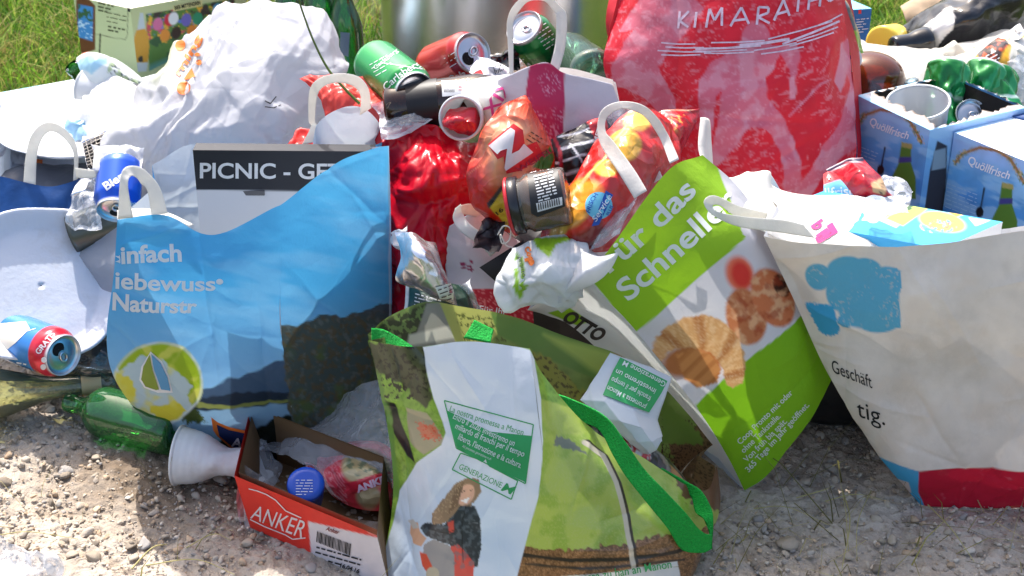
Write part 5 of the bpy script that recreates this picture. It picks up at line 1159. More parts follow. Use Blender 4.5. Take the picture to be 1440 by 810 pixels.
# silver foil wrapper and the dark green packet below it
def fp_(X, Y): return Paint(X, Y, (212, 206, 212)).C
def foil():
    t = thing('foil_wrapper', 'torn silver foil wrapper with small print in front of the red bag', 'wrapper', P(600, 375, 1.56))
    c = [[(553, 328, 1.58), (580, 328, 1.57), (598, 336, 1.57), (614, 340, 1.58)], [(562, 365, 1.56), (585, 362, 1.54), (605, 362, 1.545), (625, 375, 1.57)], [(558, 395, 1.56), (585, 395, 1.54), (612, 398, 1.54), (636, 402, 1.56)], [(590, 412, 1.55), (605, 418, 1.54), (625, 425, 1.545), (650, 430, 1.56)]]
    a = pouch(t, 'foil_skin', c, .008, silver, None, 2, [('c', .010, 15), ('c', .003, 40)], 5)[1]
    D = Decals(a.bvh(), .0012); D.poly([(612, 404), (634, 398), (650, 430), (622, 428)], M('ink_pale', (222, 228, 220), rough=.4)); D.build('paper_label', t)
    D = Decals(a.bvh(), .0022); D.blocktext((616, 408), (634, 402), 5, (2.5, 5), 1.3, inkK, 8); D.build('small_print', t)
foil()
packet('dark green and white packet under the silver foil wrapper', [[(575, 400, 1.60), (620, 395, 1.60), (660, 400, 1.61)], [(575, 425, 1.58), (620, 425, 1.57), (665, 430, 1.59)], [(572, 450, 1.57), (620, 450, 1.56), (668, 455, 1.58)]], .008,
       lambda X, Y: Paint(X, Y, (28, 58, 44)).poly([(560, 395), (580, 395), (578, 460), (560, 460)], (220, 220, 220)).C, 6, decals=lambda D: D.blocktext((584, 414), (620, 424), 5, (-.5, 5), 1.6, inkW, 9))

# ================================================================== plastic carrier bags
def carrier(label, c, bulge, paint, wr, seed, mat=plast, name='plastic_bag', cat='plastic bag', decals=None, base=(235, 235, 238), step=2.5, pw=.5):
    c = np.array(c, float); m = c.reshape(-1, 3).mean(0); t = thing(name, label, cat, P(*m))
    _, a = pouch(t, 'bag_body', c, bulge, mat, paint, step, wr, seed, base=base, pw=pw, jag=.008)
    if decals: D = Decals(a.bvh(), .0012); decals(D); D.build('lettering', t)
    return t, a
def wpaint(X, Y):
    p = Paint(X, Y, (218, 218, 223)); p.put(p.mell(238, 105, 12, 42, 20, .5)*.35, (225, 232, 120)); return p.C
def wd_(D):
    D.ell(258, 124, 10, 9, inkO, -40); D.poly([(258, 112), (270, 96), (275, 108), (262, 113)], inkO); D.ell(280, 88, 4, 4, inkO); D.ell(278, 77, 4, 2.5, inkO)
    D.ell(254, 64, 7, 8, inkO, 30); D.text('ming', (252, 108), (284, 52), 11, inkO, .03, 2, slant=.2)
    D.line([(372, 142), (380, 146), (388, 136)], 1.6, inkK); D.line([(372, 150), (385, 152), (395, 148)], 1.4, inkK)
carrier('big bulging white plastic bag with orange lettering at upper left', [[(264, 62, 2.05), (300, 22, 2.05), (350, 10, 2.04), (410, 14, 2.04), (448, 32, 2.05)], [(215, 120, 1.98), (275, 90, 1.98), (350, 80, 1.97), (428, 75, 1.98), (478, 80, 2.02)], [(172, 172, 1.92), (245, 160, 1.92), (330, 150, 1.90), (415, 145, 1.92), (492, 105, 1.98)], [(145, 215, 1.86), (220, 215, 1.86), (310, 215, 1.85), (400, 212, 1.87), (450, 195, 1.93)], [(165, 250, 1.84), (230, 270, 1.84), (310, 270, 1.84), (390, 262, 1.86), (432, 235, 1.91)]],
        .07, wpaint, [('n', .014, 4), ('a', .009, 4), ('a', .005, 11), ('l', .003, 80), ('c', .003, 14), ('c', .0015, 34)], 3, mat=M('thin_white_bag', attr=True, rough=.36, trans=.45, bump=.2, bscale=40, crease=.7, cscale=12), decals=wd_)
carrier('glossy red plastic bag behind the light blue bag', [[(520, 180, 1.80), (560, 168, 1.79), (610, 175, 1.78), (655, 195, 1.78), (700, 200, 1.80)], [(535, 230, 1.75), (575, 225, 1.73), (620, 225, 1.73), (655, 235, 1.74), (685, 250, 1.77)], [(540, 310, 1.72), (575, 310, 1.69), (610, 310, 1.69), (645, 315, 1.71), (668, 330, 1.74)], [(540, 380, 1.70), (570, 380, 1.67), (600, 380, 1.67), (630, 380, 1.69), (648, 385, 1.72)], [(535, 460, 1.68), (565, 465, 1.65), (590, 465, 1.65), (615, 465, 1.67), (630, 460, 1.70)]],
        .03, lambda X, Y: Paint(X, Y, (206, 14, 40)).C, [('n', .006, 7), ('c', .006, 9), ('a', .003, 5), ('l', .007, 60), ('c', .002, 26)], 8, mat=M('glossy_red_bag', attr=True, rough=.27, trans=.32, bump=.2, crease=.7, cscale=9, coat=.15))
carrier('crumpled translucent red wrapper under the green can', [[(425, 115, 1.86), (470, 105, 1.86), (515, 105, 1.86)], [(450, 150, 1.82), (500, 140, 1.81), (548, 140, 1.82)], [(450, 200, 1.80), (500, 190, 1.79), (545, 180, 1.79)]], .004, lambda X, Y: Paint(X, Y, (232, 84, 74)).C, [('c', .012, 18), ('r', .004, 40)], 12, name='plastic_wrapper', cat='wrapper')
carrier('small translucent red bag corner right of the white handle loop', [[(540, 160, 1.80), (556, 154, 1.80), (572, 165, 1.80)], [(545, 175, 1.79), (560, 175, 1.78), (580, 178, 1.79)]], .006, lambda X, Y: Paint(X, Y, (226, 70, 60)).C, [('c', .008, 30)], 14, name='plastic_wrapper', cat='wrapper')
# white crumpled little bag with green corner prints
def cp(X, Y):
    p = Paint(X, Y, (232, 234, 236)); p.poly([(756, 345), (810, 340), (786, 352), (772, 375), (762, 362)], (164, 204, 50)); p.poly([(732, 365), (738, 372), (740, 420), (734, 410)], (150, 196, 50)); p.poly([(730, 405), (745, 410), (738, 422)], (150, 196, 50)); return p.C
carrier('crumpled white plastic bag with lime green corners beside the lime bag', [[(722, 348, 1.53), (756, 343, 1.53), (790, 338, 1.53), (812, 345, 1.54), (828, 360, 1.56)], [(704, 375, 1.52), (745, 372, 1.50), (785, 370, 1.50), (815, 372, 1.51), (842, 378, 1.54)], [(696, 410, 1.51), (735, 405, 1.48), (780, 402, 1.48), (800, 405, 1.49), (825, 395, 1.52)], [(712, 440, 1.51), (735, 438, 1.49), (775, 436, 1.49), (790, 440, 1.50), (800, 420, 1.52)]],
        .008, cp, [('a', .008, 4), ('a', .004, 9), ('c', .004, 14), ('l', .004, 40)], 17, decals=lambda D: (D.text('p', (741, 363), (745, 375), 10, inkO, .05), D.text('Coop', (737, 349), (748, 373), 8, inkO, .06), D.text('pronto', (729, 362), (735, 390), 6, M('ink_grey', (90, 90, 90), rough=.5), 0, cuts=0)))
clearpack('white_wrapper', 'thin white plastic rag hanging over the lime bag left edge', [[(815, 350, 1.52), (840, 360, 1.50), (868, 352, 1.50)], [(795, 385, 1.50), (815, 390, 1.48), (840, 395, 1.485)], [(775, 430, 1.50), (785, 425, 1.48), (805, 412, 1.485)]], 8, 'wrapper', .01, [('c', .008, 22)], white_pl)

# ================================================================== card and paper pieces around the middle
def simple(name, label, cat, c, mat, paint=None, wr=None, seed=1, th=.0012, decals=None, part='sheet', step=2.5, base=(230, 230, 230), su=(), sv=()):
    c = np.array(c, float); m = c.reshape(-1, 3).mean(0); t = thing(name, label, cat, P(*m))
    _, a = sheet(t, part, c, mat, paint, step, wr, seed, sv, su, th, base, True)
    if decals: D = Decals(a.bvh(), .0016); decals(D); D.build('lettering', t)
    return t, a
def pinkp(X, Y):
    p = Paint(X, Y, (208, 206, 214)); s = p.mpoly([(746, 90), (772, 88), (795, 100), (792, 200), (752, 200), (738, 135)]); p.put(s, (190, 52, 98)); p.speck(.3, .25, (216, 160, 186), s*np.clip(p.n(.03, 2, 3)*3+.3, 0, 1), seed=4); return p.C
pk, _ = simple('paper_bag', 'small white paper bag with pink band behind the crisps packets', 'paper bag', [[(700, 112, 1.74), (718, 105, 1.73), (746, 93, 1.72), (770, 88, 1.72), (793, 102, 1.72), (830, 110, 1.735), (862, 118, 1.75)], [(690, 160, 1.73), (718, 155, 1.715), (746, 150, 1.70), (770, 148, 1.70), (794, 155, 1.705), (835, 160, 1.72), (875, 160, 1.74)], [(690, 215, 1.72), (718, 215, 1.71), (746, 215, 1.70), (770, 215, 1.70), (795, 215, 1.70), (835, 215, 1.71), (880, 210, 1.73)]], M('pink_band_paper', attr=True, rough=.65, trans=.2, bump=.2, crease=.15, cscale=12), pinkp, [('c', .004, 12), ('n', .002, 12)], 5, part='bag_body')
simple_h = [[(717, 112, 1.74), (722, 105, 1.74)], [(714, 60, 1.76), (722, 55, 1.76)], [(713, 30, 1.77), (722, 32, 1.77)], [(722, 8, 1.775), (730, 16, 1.775)], [(742, -8, 1.78), (744, 2, 1.78)], [(768, -8, 1.78), (766, 2, 1.78)], [(787, 8, 1.775), (780, 18, 1.775)], [(797, 22, 1.77), (782, 24, 1.77)], [(795, 65, 1.755), (781, 60, 1.755)], [(785, 102, 1.735), (774, 92, 1.735)]]
sheet(pk, 'handle', simple_h, strap_w, solid=.0006)
sheet(pk, 'back_skin', [[(700, 105, 1.86), (790, 95, 1.86), (862, 112, 1.86)], [(700, 200, 1.84), (790, 200, 1.84), (870, 200, 1.84)]], strap_w)
sheet(pk, 'side_skin', [[(862, 118, 1.75), (866, 116, 1.80), (862, 114, 1.86)], [(880, 210, 1.73), (884, 208, 1.79), (870, 200, 1.84)]], strap_w)
simple('paper_cone', 'rolled white paper with magenta writing beside the red stuffed cup', 'paper', [[(640, 135, 1.79), (665, 112, 1.77), (700, 105, 1.76), (722, 104, 1.77)], [(655, 145, 1.76), (680, 135, 1.72), (705, 130, 1.72), (722, 130, 1.75)], [(672, 180, 1.75), (690, 175, 1.71), (705, 165, 1.71), (722, 160, 1.74)]], strap_w, None, [('c', .003, 14)], 2, decals=lambda D: D.text('XIX', (692, 165), (722, 118), 17, inkM, .02))
# white bag with strap and red foot in the centre
def cbp(X, Y):
    p = Paint(X, Y, (206, 198, 202)); p.vary(.03, .06); r = p.mpoly([(640, 406), (740, 405), (760, 470), (640, 470)]); p.put(r, (190, 26, 44)); p.speck(.3, .3, (224, 120, 120), r, seed=4)
    p.speck(.12, .3, (150, 40, 80), p.mell(656, 372, 10, 14), seed=6); return p.C
cbt, _ = simple('paper_bag', 'small white paper bag with red foot and flat strap in the centre', 'paper bag', [[(632, 318, 1.66), (665, 300, 1.66), (700, 315, 1.66), (735, 340, 1.67)], [(625, 360, 1.65), (660, 355, 1.635), (700, 360, 1.635), (740, 370, 1.65)], [(630, 405, 1.63), (665, 405, 1.615), (705, 405, 1.615), (745, 408, 1.63)], [(640, 455, 1.60), (670, 455, 1.59), (710, 455, 1.59), (750, 455, 1.60)]], M('centre_paper', attr=True, rough=.6, trans=.2, crease=.2, cscale=14, bump=.2), cbp, [('c', .005, 14)], 7, part='bag_body', decals=lambda D: D.text('Für Ihr', (674, 439), (712, 444), 10, inkW, .01))
sheet(cbt, 'handle', [[(640, 293, 1.64), (648, 287, 1.64)], [(637, 308, 1.635), (652, 302, 1.64)], [(648, 326, 1.625), (662, 316, 1.625)], [(675, 345, 1.615), (686, 333, 1.615)], [(690, 361, 1.61), (704, 348, 1.61)]], strap_w, solid=.001)
sheet(cbt, 'handle', [[(648, 289, 1.64), (645, 300, 1.645)], [(665, 287, 1.66), (668, 305, 1.66)], [(700, 300, 1.67), (700, 318, 1.67)], [(735, 320, 1.67), (725, 335, 1.67)]], strap_w, solid=.001)
def bc():
    t = thing('black_card', 'black torn corrugated card in front of the jar', 'cardboard', P(705, 365, 1.58)); a = Acc()
    panel(a, P(674, 376, 1.575), P(735, 338, 1.60), P(752, 395, 1.60), P(706, 404, 1.575), .003, M('black_card', (36, 33, 36), rough=.8)); a.build('board', t, smooth=False)
bc()
def wireloop():
    t = thing('paper_twine', 'loop of thin white twine beside the jar lid', 'twine', P(712, 345, 1.56)); a = Acc()
    tube(a, [tuple(P(x, y, Y)) for x, y, Y in ((700, 330, 1.56), (708, 318, 1.555), (718, 322, 1.55), (716, 338, 1.55), (706, 342, 1.55), (704, 330, 1.55), (712, 345, 1.545), (726, 350, 1.545), (722, 362, 1.55), (712, 375, 1.555))], .0009, strap_w, 8); a.build('strand', t)
wireloop()

# ================================================================== red carton with film and contents
def carton():
    t = thing('open_carton', 'open red and white biscuit carton wrapped in torn clear film', 'carton', G(440, 770))
    FL = np.array(G(352, 742)); FR = np.array(G(548, 828)); h = np.array([0, 0, .088])
    A0 = np.array(P(343, 652, FL[1]-.004)); 
    ex = FR-FL; up = np.array([-.010, -.012, .085]); dd = np.array([-.004, .15, 0.0])
    red = (222, 52, 40)
    def paint(k, X, Y):
        p = Paint(X, Y, red if k in 'FL' else (120, 92, 62))
        if k == 'F':
            p.poly([(433, 733), (556, 762), (540, 830), (440, 800)], (214, 208, 214)); p.poly([(505, 735), (600, 742), (600, 766), (520, 752)], (222, 120, 110), 1); p.vary(.05, .06)
            p.poly([(330, 735), (345, 740), (440, 796), (600, 850), (600, 900), (330, 800)], (236, 120, 110), 3)
        return p.C
    a = Acc(); box(a, FL, ex, dd, up, card, 2, paint, 'FLRB'); 
    th = .003; n = np.array([-.5, .85, 0])*th
    b = Acc(); box(b, FL+np.array([.004, .006, .002]), ex*.975, dd*.95, up*.985, cardin, faces='FLRBD'); b.f = [f[:, ::-1] for f in b.f]
    a.build('carton_outside', t, smooth=False); b.build('carton_inside', t, smooth=False)
    # flap wall rising at the left behind
    c = Acc(); panel(c, FL+up, FL+up+dd, FL+up+dd*.95+np.array([.02, .0, .015]), FL+up+np.array([.012, .0, .016]), .003, cardin)
    D = Decals(a.bvh(), .0009)
    D.text('ANKER', (352, 728), (425, 757), 26, inkW, .0, hs=(.8, 1)); D.line([(350, 687), (362, 690), (375, 695), (388, 703), (402, 718), (424, 728)], 1.5, inkW); D.line([(352, 730), (372, 740), (402, 752), (412, 758), (430, 756)], 1.5, inkW)
    for k in range(24):
        x = 447+k*2.0; w = random.choice((.8, 1.3, 1.6)); D.line([(x, 747+k*.75), (x-1.5, 762+k*.8)], w, inkK)
    D.text('Anker', (458, 745), (476, 751), 6, M('ink_darkred', (120, 24, 30), rough=.5), .02, slant=.2, cuts=0)
    D.blocktext((445, 770), (508, 788), 3, (-1.5, 7), 2.0, inkK, 3); D.text('16.04.16', (478, 797), (505, 806), 6, inkK, .03, cuts=0)
    D.build('lettering', t)
    # torn clear film round the carton
    fc = [[(395, 592, 1.63), (440, 575, 1.62), (490, 552, 1.60), (535, 535, 1.57), (560, 560, 1.50)], [(360, 625, 1.60), (420, 605, 1.58), (480, 590, 1.56), (540, 580, 1.53), (562, 600, 1.48)], [(385, 640, 1.55), (430, 635, 1.535), (480, 630, 1.52), (540, 630, 1.49), (565, 650, 1.46)], [(440, 655, 1.50), (470, 680, 1.48), (505, 705, 1.46), (545, 720, 1.44), (565, 700, 1.43)]]
    sheet(t, 'torn_film', fc, film, None, 2.5, [('c', .014, 14), ('n', .006, 25)], 6)
    fw = [[(372, 612, 1.585), (356, 628, 1.56), (342, 650, 1.525), (339, 668, 1.50)], [(385, 640, 1.56), (366, 660, 1.54), (345, 690, 1.50), (336, 700, 1.475)], [(400, 665, 1.55), (368, 690, 1.51), (350, 720, 1.48), (341, 735, 1.46)], [(350, 745, 1.49), (352, 748, 1.48), (352, 752, 1.475), (352, 755, 1.465)]]
    sheet(t, 'torn_film', fw, film, None, 2.5, [('c', .006, 18)], 9)
    ff = [[(342, 655, 1.475), (400, 690, 1.455), (470, 722, 1.42), (540, 735, 1.39)], [(342, 705, 1.46), (400, 735, 1.44), (470, 765, 1.405), (545, 790, 1.375)], [(345, 752, 1.455), (400, 785, 1.435), (470, 815, 1.40), (545, 835, 1.37)]]
    sheet(t, 'torn_film', ff, film, None, 2.5, [('c', .004, 16)], 12)
carton()
def cart_in():
    t = thing('blue_cup', 'small bright blue pot inside the red carton', 'cup', G(430, 700, .02)); a = Acc()
    lathe(a, G(430, 680, .066), G(432, 706, .015), [(0, .0004), (0, .021), (.003, .0225), (.052, .019), (.053, .001)], M('blue_pot', (16, 76, 190), rough=.35, coat=.3), 40); a.build('pot_body', t)
    D = Decals(a.bvh()); D.blocktext((416, 676), (440, 676), 6, (0, 4), 1.1, inkW, 3); D.build('small_print', t)
    def pp(X, Y):
        p = Paint(X, Y, (220, 60, 76)); p.speck(.5, 0, (236, 130, 140), (X < 490)*1.0, seed=4, ang=-35, st=.12)
        p.ell(518, 660, 34, 28, (196, 178, 132), 20, .2); p.speck(.1, .1, (120, 128, 96), p.mell(518, 655, 26, 20), seed=3); p.ell(520, 700, 18, 14, (180, 168, 128), 0, .3); p.poly([(492, 683), (546, 662), (556, 676), (498, 698)], (204, 40, 60)); return p.C
    packet('pink and clear biscuit packet leaning in the red carton', [[(445, 645, 1.54), (490, 622, 1.55), (525, 618, 1.55), (548, 630, 1.54)], [(440, 668, 1.51), (480, 660, 1.50), (525, 655, 1.49), (558, 665, 1.50)], [(465, 692, 1.49), (495, 690, 1.475), (530, 685, 1.465), (562, 690, 1.47)], [(480, 702, 1.48), (500, 712, 1.465), (530, 715, 1.455), (560, 712, 1.455)]], .008, pp, 6, decals=lambda D: D.text('ANKER', (503, 693), (553, 674), 10, M('ink_lilac', (196, 170, 190), rough=.5), .05))
    packet('silver and red striped strip inside the red carton beside the blue pot', [[(430, 650, 1.53), (448, 655, 1.52)], [(436, 664, 1.52), (466, 690, 1.50)], [(444, 680, 1.51), (478, 704, 1.48)]], .004, lambda X, Y: Paint(X, Y, (206, 40, 60)).speck(.6, 0, (226, 190, 196), 1.0, seed=3, ang=40, st=.1).C, 8)
cart_in()

# ================================================================== paper plates and the dark blue bag at left
def plate(label, C, e1, e2, n=2.0, depth=.018, mat=None, group=None, flut=0, name='paper_plate', rim=.72):
    C, e1, e2 = [np.array(q, float) for q in (C, e1, e2)]; nr = np.cross(e1, e2); nr /= np.linalg.norm(nr)
    if nr[1] > 0: nr = -nr
    t = thing(name, label, 'plate', Vector(C), group); th = np.linspace(0, 2*math.pi, 200, endpoint=False)
    ct, st = np.cos(th), np.sin(th); k = (np.abs(ct)**n+np.abs(st)**n)**(-1/n)
    rs = np.concatenate([np.linspace(.01, rim, 14), np.linspace(rim+.02, .97, 14), [.985, 1.0]]); rows = []
    for r in rs:
        s = np.clip((r-rim)/(1-rim), 0, 1); z = depth*(s*s*(3-2*s)) - (.0015 if r >= .99 else 0)
        w = flut*np.sin(th*70)*s*(1-.5*s)
        rows.append(C + (ct*k*r)[:, None]*e1 + (st*k*r)[:, None]*e2 + nr*(z + w)[:, None])
    V = np.array(rows); V = V + nr*(.002*fbm(V*9, 2))[..., None]
    a = Acc(); a.grid(V, mat or M('plate_card', (216, 220, 230), rough=.5, trans=.12, bump=.15, bscale=120, dirt=.3), closeu=True, flip=(np.dot(np.cross(e1, e2), nr) > 0)); a.build('plate_dish', t, solid=.0012); return t
Cc = P(58, 402, 1.77); plate('large white paper plate propped upright at the left edge', Cc, P(168, 402, 1.80)-Cc, P(66, 298, 1.85)-Cc, 2.9, .014, flut=.0006)
Cc = P(28, 255, 2.03); plate('white plate inside the dark blue bag with an orange sticker', Cc, P(112, 260, 2.01)-Cc, P(26, 180, 2.20)-Cc, 2.0, .010)
inner_plate = bpy.context.scene.objects[-1] if False else [o for o in COL.objects if o.get('label', '').startswith('white plate inside')][0]
a = Acc(); panel(a, P(51, 224, 2.055), P(60, 225, 2.055), P(59, 238, 2.03), P(50, 237, 2.03), .0006, inkO); a.build('sticker', inner_plate, smooth=False)
Cc = P(80, 190, 2.08); plate('white plate lying behind the dark blue bag', Cc, P(172, 195, 2.04)-Cc, P(84, 150, 2.20)-Cc, 2.2, .016)
Cc = P(-8, 172, 2.16); plate('white plate edge at the far left, cut by the photo edge', Cc, P(14, 178, 2.14)-Cc, P(-10, 140, 2.22)-Cc, 2.0, .012)
def darkbag():
    t = thing('paper_bag', 'dark blue paper bag with two white handles at the left edge', 'paper bag', P(40, 330, 1.84))
    def paint(X, Y):
        p = Paint(X, Y, (36, 78, 138)); p.vary(.03, .3, 2); p.put(p.mell(113, 275, 6, 22, 15, .6)*.6, (110, 120, 150)); p.put(np.clip((X-90)/30, 0, 1)*.4, (26, 44, 92)); return p.C
    c = [[(x, y, Y+.10) for x, y, Y in row] for row in [[(-60, 252, 1.85), (-10, 247, 1.84), (30, 255, 1.83), (68, 262, 1.825), (98, 256, 1.83), (128, 246, 1.85)], [(-60, 290, 1.83), (-10, 290, 1.82), (30, 292, 1.81), (68, 292, 1.805), (94, 290, 1.81), (119, 285, 1.835)], [(-60, 350, 1.80), (-10, 350, 1.79), (30, 350, 1.785), (65, 350, 1.785), (86, 350, 1.79), (106, 345, 1.82)], [(-60, 400, 1.80), (-10, 400, 1.79), (30, 400, 1.785), (62, 400, 1.785), (80, 400, 1.79), (98, 392, 1.82)]]]
    bag(t, 'bag_body', c, Vector((.03, .17, 0)), paper, paint, 2.5, [('c', .004, 10), ('n', .003, 8)], 5, sidecol=(60, 70, 100), sidepaint=lambda X, Y: Paint(X, Y, (40, 60, 110)).C)
    sheet(t, 'handle', [[(33, 256, 1.935), (50, 260, 1.93)], [(36, 220, 1.945), (52, 220, 1.945)], [(44, 190, 1.95), (58, 198, 1.95)], [(62, 173, 1.955), (68, 186, 1.955)], [(84, 176, 1.955), (82, 188, 1.955)], [(104, 196, 1.95), (98, 204, 1.95)], [(110, 220, 1.945), (104, 222, 1.945)], [(109, 252, 1.935), (103, 254, 1.935)]], strap_w, solid=.0006)
    sheet(t, 'handle', [[(106, 236, 1.84), (108, 250, 1.84)], [(135, 238, 1.82), (132, 250, 1.82)], [(155, 222, 1.80), (158, 234, 1.80)], [(185, 218, 1.79), (176, 228, 1.79)], [(200, 240, 1.78), (190, 245, 1.78)]], strap_w, solid=.0006)
darkbag()

# disposable grill with wire mesh in a foil tray
def grill(label, A, B, C_, D, nx, ny, seed):
    A, B, C_, D = [np.array(P(*q)) for q in (A, B, C_, D)]; t = thing('foil_grill_tray', label, 'grill tray', Vector((A+C_)/2))
    a = Acc(); mid = (A+B+C_+D)/4; u = np.linspace(0, 1, 40); G0 = (1-u)[:, None, None]*((1-u)[None, :, None]*A+u[None, :, None]*B)+u[:, None, None]*((1-u)[None, :, None]*D+u[None, :, None]*C_)
    n = np.cross(B-A, D-A); n /= np.linalg.norm(n); n = -n if n[1] < 0 else n
    e = np.minimum(np.minimum(u, 1-u)[None], np.minimum(u, 1-u)[:, None]); dp = np.clip((e-.04)/.06, 0, 1)*.014
    a.grid(wrinkle(G0+n*dp[..., None], [('c', .0015, 40)], seed), silver); a.build('foil_tray', t)
    c = Acc(); V = G0[4:-4, 4:-4]+n*.006; c.grid(V, M('charcoal', (22, 20, 20), rough=.95, bump=.8, bscale=80)); c.build('charcoal_bed', t)
    w = Acc(); wm = M('grill_wire', (150, 145, 140), rough=.4, metal=.9)
    def q(s, r): return (1-r)*((1-s)*A+s*B)+r*((1-s)*D+s*C_) - n*.002
    for k in range(1, nx): tube(w, [q(k/nx, .03), q(k/nx, .5), q(k/nx, .97)], .0008, wm, 5)
    for k in range(1, ny): tube(w, [q(.03, k/ny), q(.5, k/ny)-n*.0008, q(.97, k/ny)], .0008, wm, 5)
    w.build('wire_mesh', t)
grill('foil grill tray with dark wire mesh left of the white plastic bag', (114, 200, 1.90), (152, 182, 1.92), (162, 226, 1.87), (124, 238, 1.86), 6, 9, 2)
grill('foil grill tray with dark wire mesh behind the propped paper plate', (118, 335, 1.86), (185, 300, 1.88), (192, 400, 1.82), (140, 400, 1.81), 9, 12, 3)
def tray():
    t = thing('steel_tin', 'grey metal tin behind the blue can at left', 'tin', P(135, 320, 1.86)); a = Acc()
    lathe(a, P(200, 296, 1.86), P(90, 335, 1.84), [(0, .001), (0, .028), (.004, .029), (.10, .029), (.101, .001)], M('dull_tin', (96, 98, 92), rough=.35, metal=.8), 40); a.build('tin_body', t)
tray()

# pale blue cartons and white wrappers behind at left
def blueboxes():
    t = thing('flat_carton', 'pale blue and white flattened carton on the grass at far left', 'carton', P(60, 165, 2.45))
    def pt(k, X, Y):
        p = Paint(X, Y, (196, 208, 218)); p.speck(.03, .05, (130, 190, 222), seed=3, a=.8); return p.C
    O = np.array(G(-60, 190, .10)); ex = np.array(G(150, 150, .10))-O; ey = np.array(G(-50, 150, .10))-O
    a = Acc(); box(a, O-np.array([0, 0, .09]), ex, ey*1.3, np.array([0, 0, .09]), card, 3, pt); a.build('carton_board', t, smooth=False)
    t = thing('flat_carton', 'sky blue striped carton corner behind the white plastic bag', 'carton', P(230, 125, 2.35))
    O = np.array(G(150, 150, .13)); ex = np.array(G(300, 105, .13))-O; ey = np.array([.02, .14, 0])
    a = Acc(); box(a, O-np.array([0, 0, .1]), ex, ey, np.array([0, 0, .1]), card, 3, lambda k, X, Y: Paint(X, Y, (226, 232, 236)).poly([(190, 130), (300, 95), (300, 108), (190, 142)], (120, 206, 226), 2).C); a.build('carton_board', t, smooth=False)
blueboxes()
def wrp(X, Y):
    p = Paint(X, Y, (232, 236, 238)); p.poly([(100, 88), (150, 82), (150, 100), (130, 110)], (170, 210, 232), 2); p.speck(.15, .1, (60, 76, 90), p.mpoly([(155, 95), (215, 125), (190, 132), (150, 112)], 2), seed=4); p.speck(.08, .1, (176, 196, 156), p.mpoly([(155, 95), (215, 125), (190, 132), (150, 112)], 2), seed=7); p.ell(118, 74, 8, 3, (232, 120, 90), 0, .5); return p.C
packet('white wrapper with blue print leaning on the green bottle neck', [[(108, 80, 2.34), (125, 72, 2.34), (150, 78, 2.36), (185, 100, 2.38)], [(115, 98, 2.30), (135, 95, 2.28), (165, 105, 2.30), (212, 122, 2.34)], [(122, 118, 2.28), (140, 122, 2.26), (165, 126, 2.28), (205, 136, 2.32)]], .02, wrp, 3, cat='wrapper', name='plastic_wrapper', mat=plast)
clearpack('white_wrapper', 'heap of crumpled white plastic left of the big white bag', [[(110, 135, 2.22), (150, 125, 2.22), (190, 135, 2.20), (225, 150, 2.16)], [(100, 165, 2.12), (140, 160, 2.08), (180, 165, 2.06), (215, 170, 2.04)], [(110, 200, 2.02), (140, 205, 1.98), (175, 210, 1.96), (205, 215, 1.95)]], 23, 'wrapper', .03, [('c', .018, 12), ('c', .006, 30)], white_pl)
clearpack('white_wrapper', 'pale plastic sheet under the plates at the far left', [[(-40, 160, 2.30), (20, 155, 2.30), (80, 150, 2.30)], [(-40, 185, 2.20), (20, 182, 2.20), (90, 180, 2.18)], [(-40, 215, 2.08), (20, 215, 2.08), (100, 220, 2.02)]], 27, 'wrapper', .02, [('c', .015, 12)], white_pl)

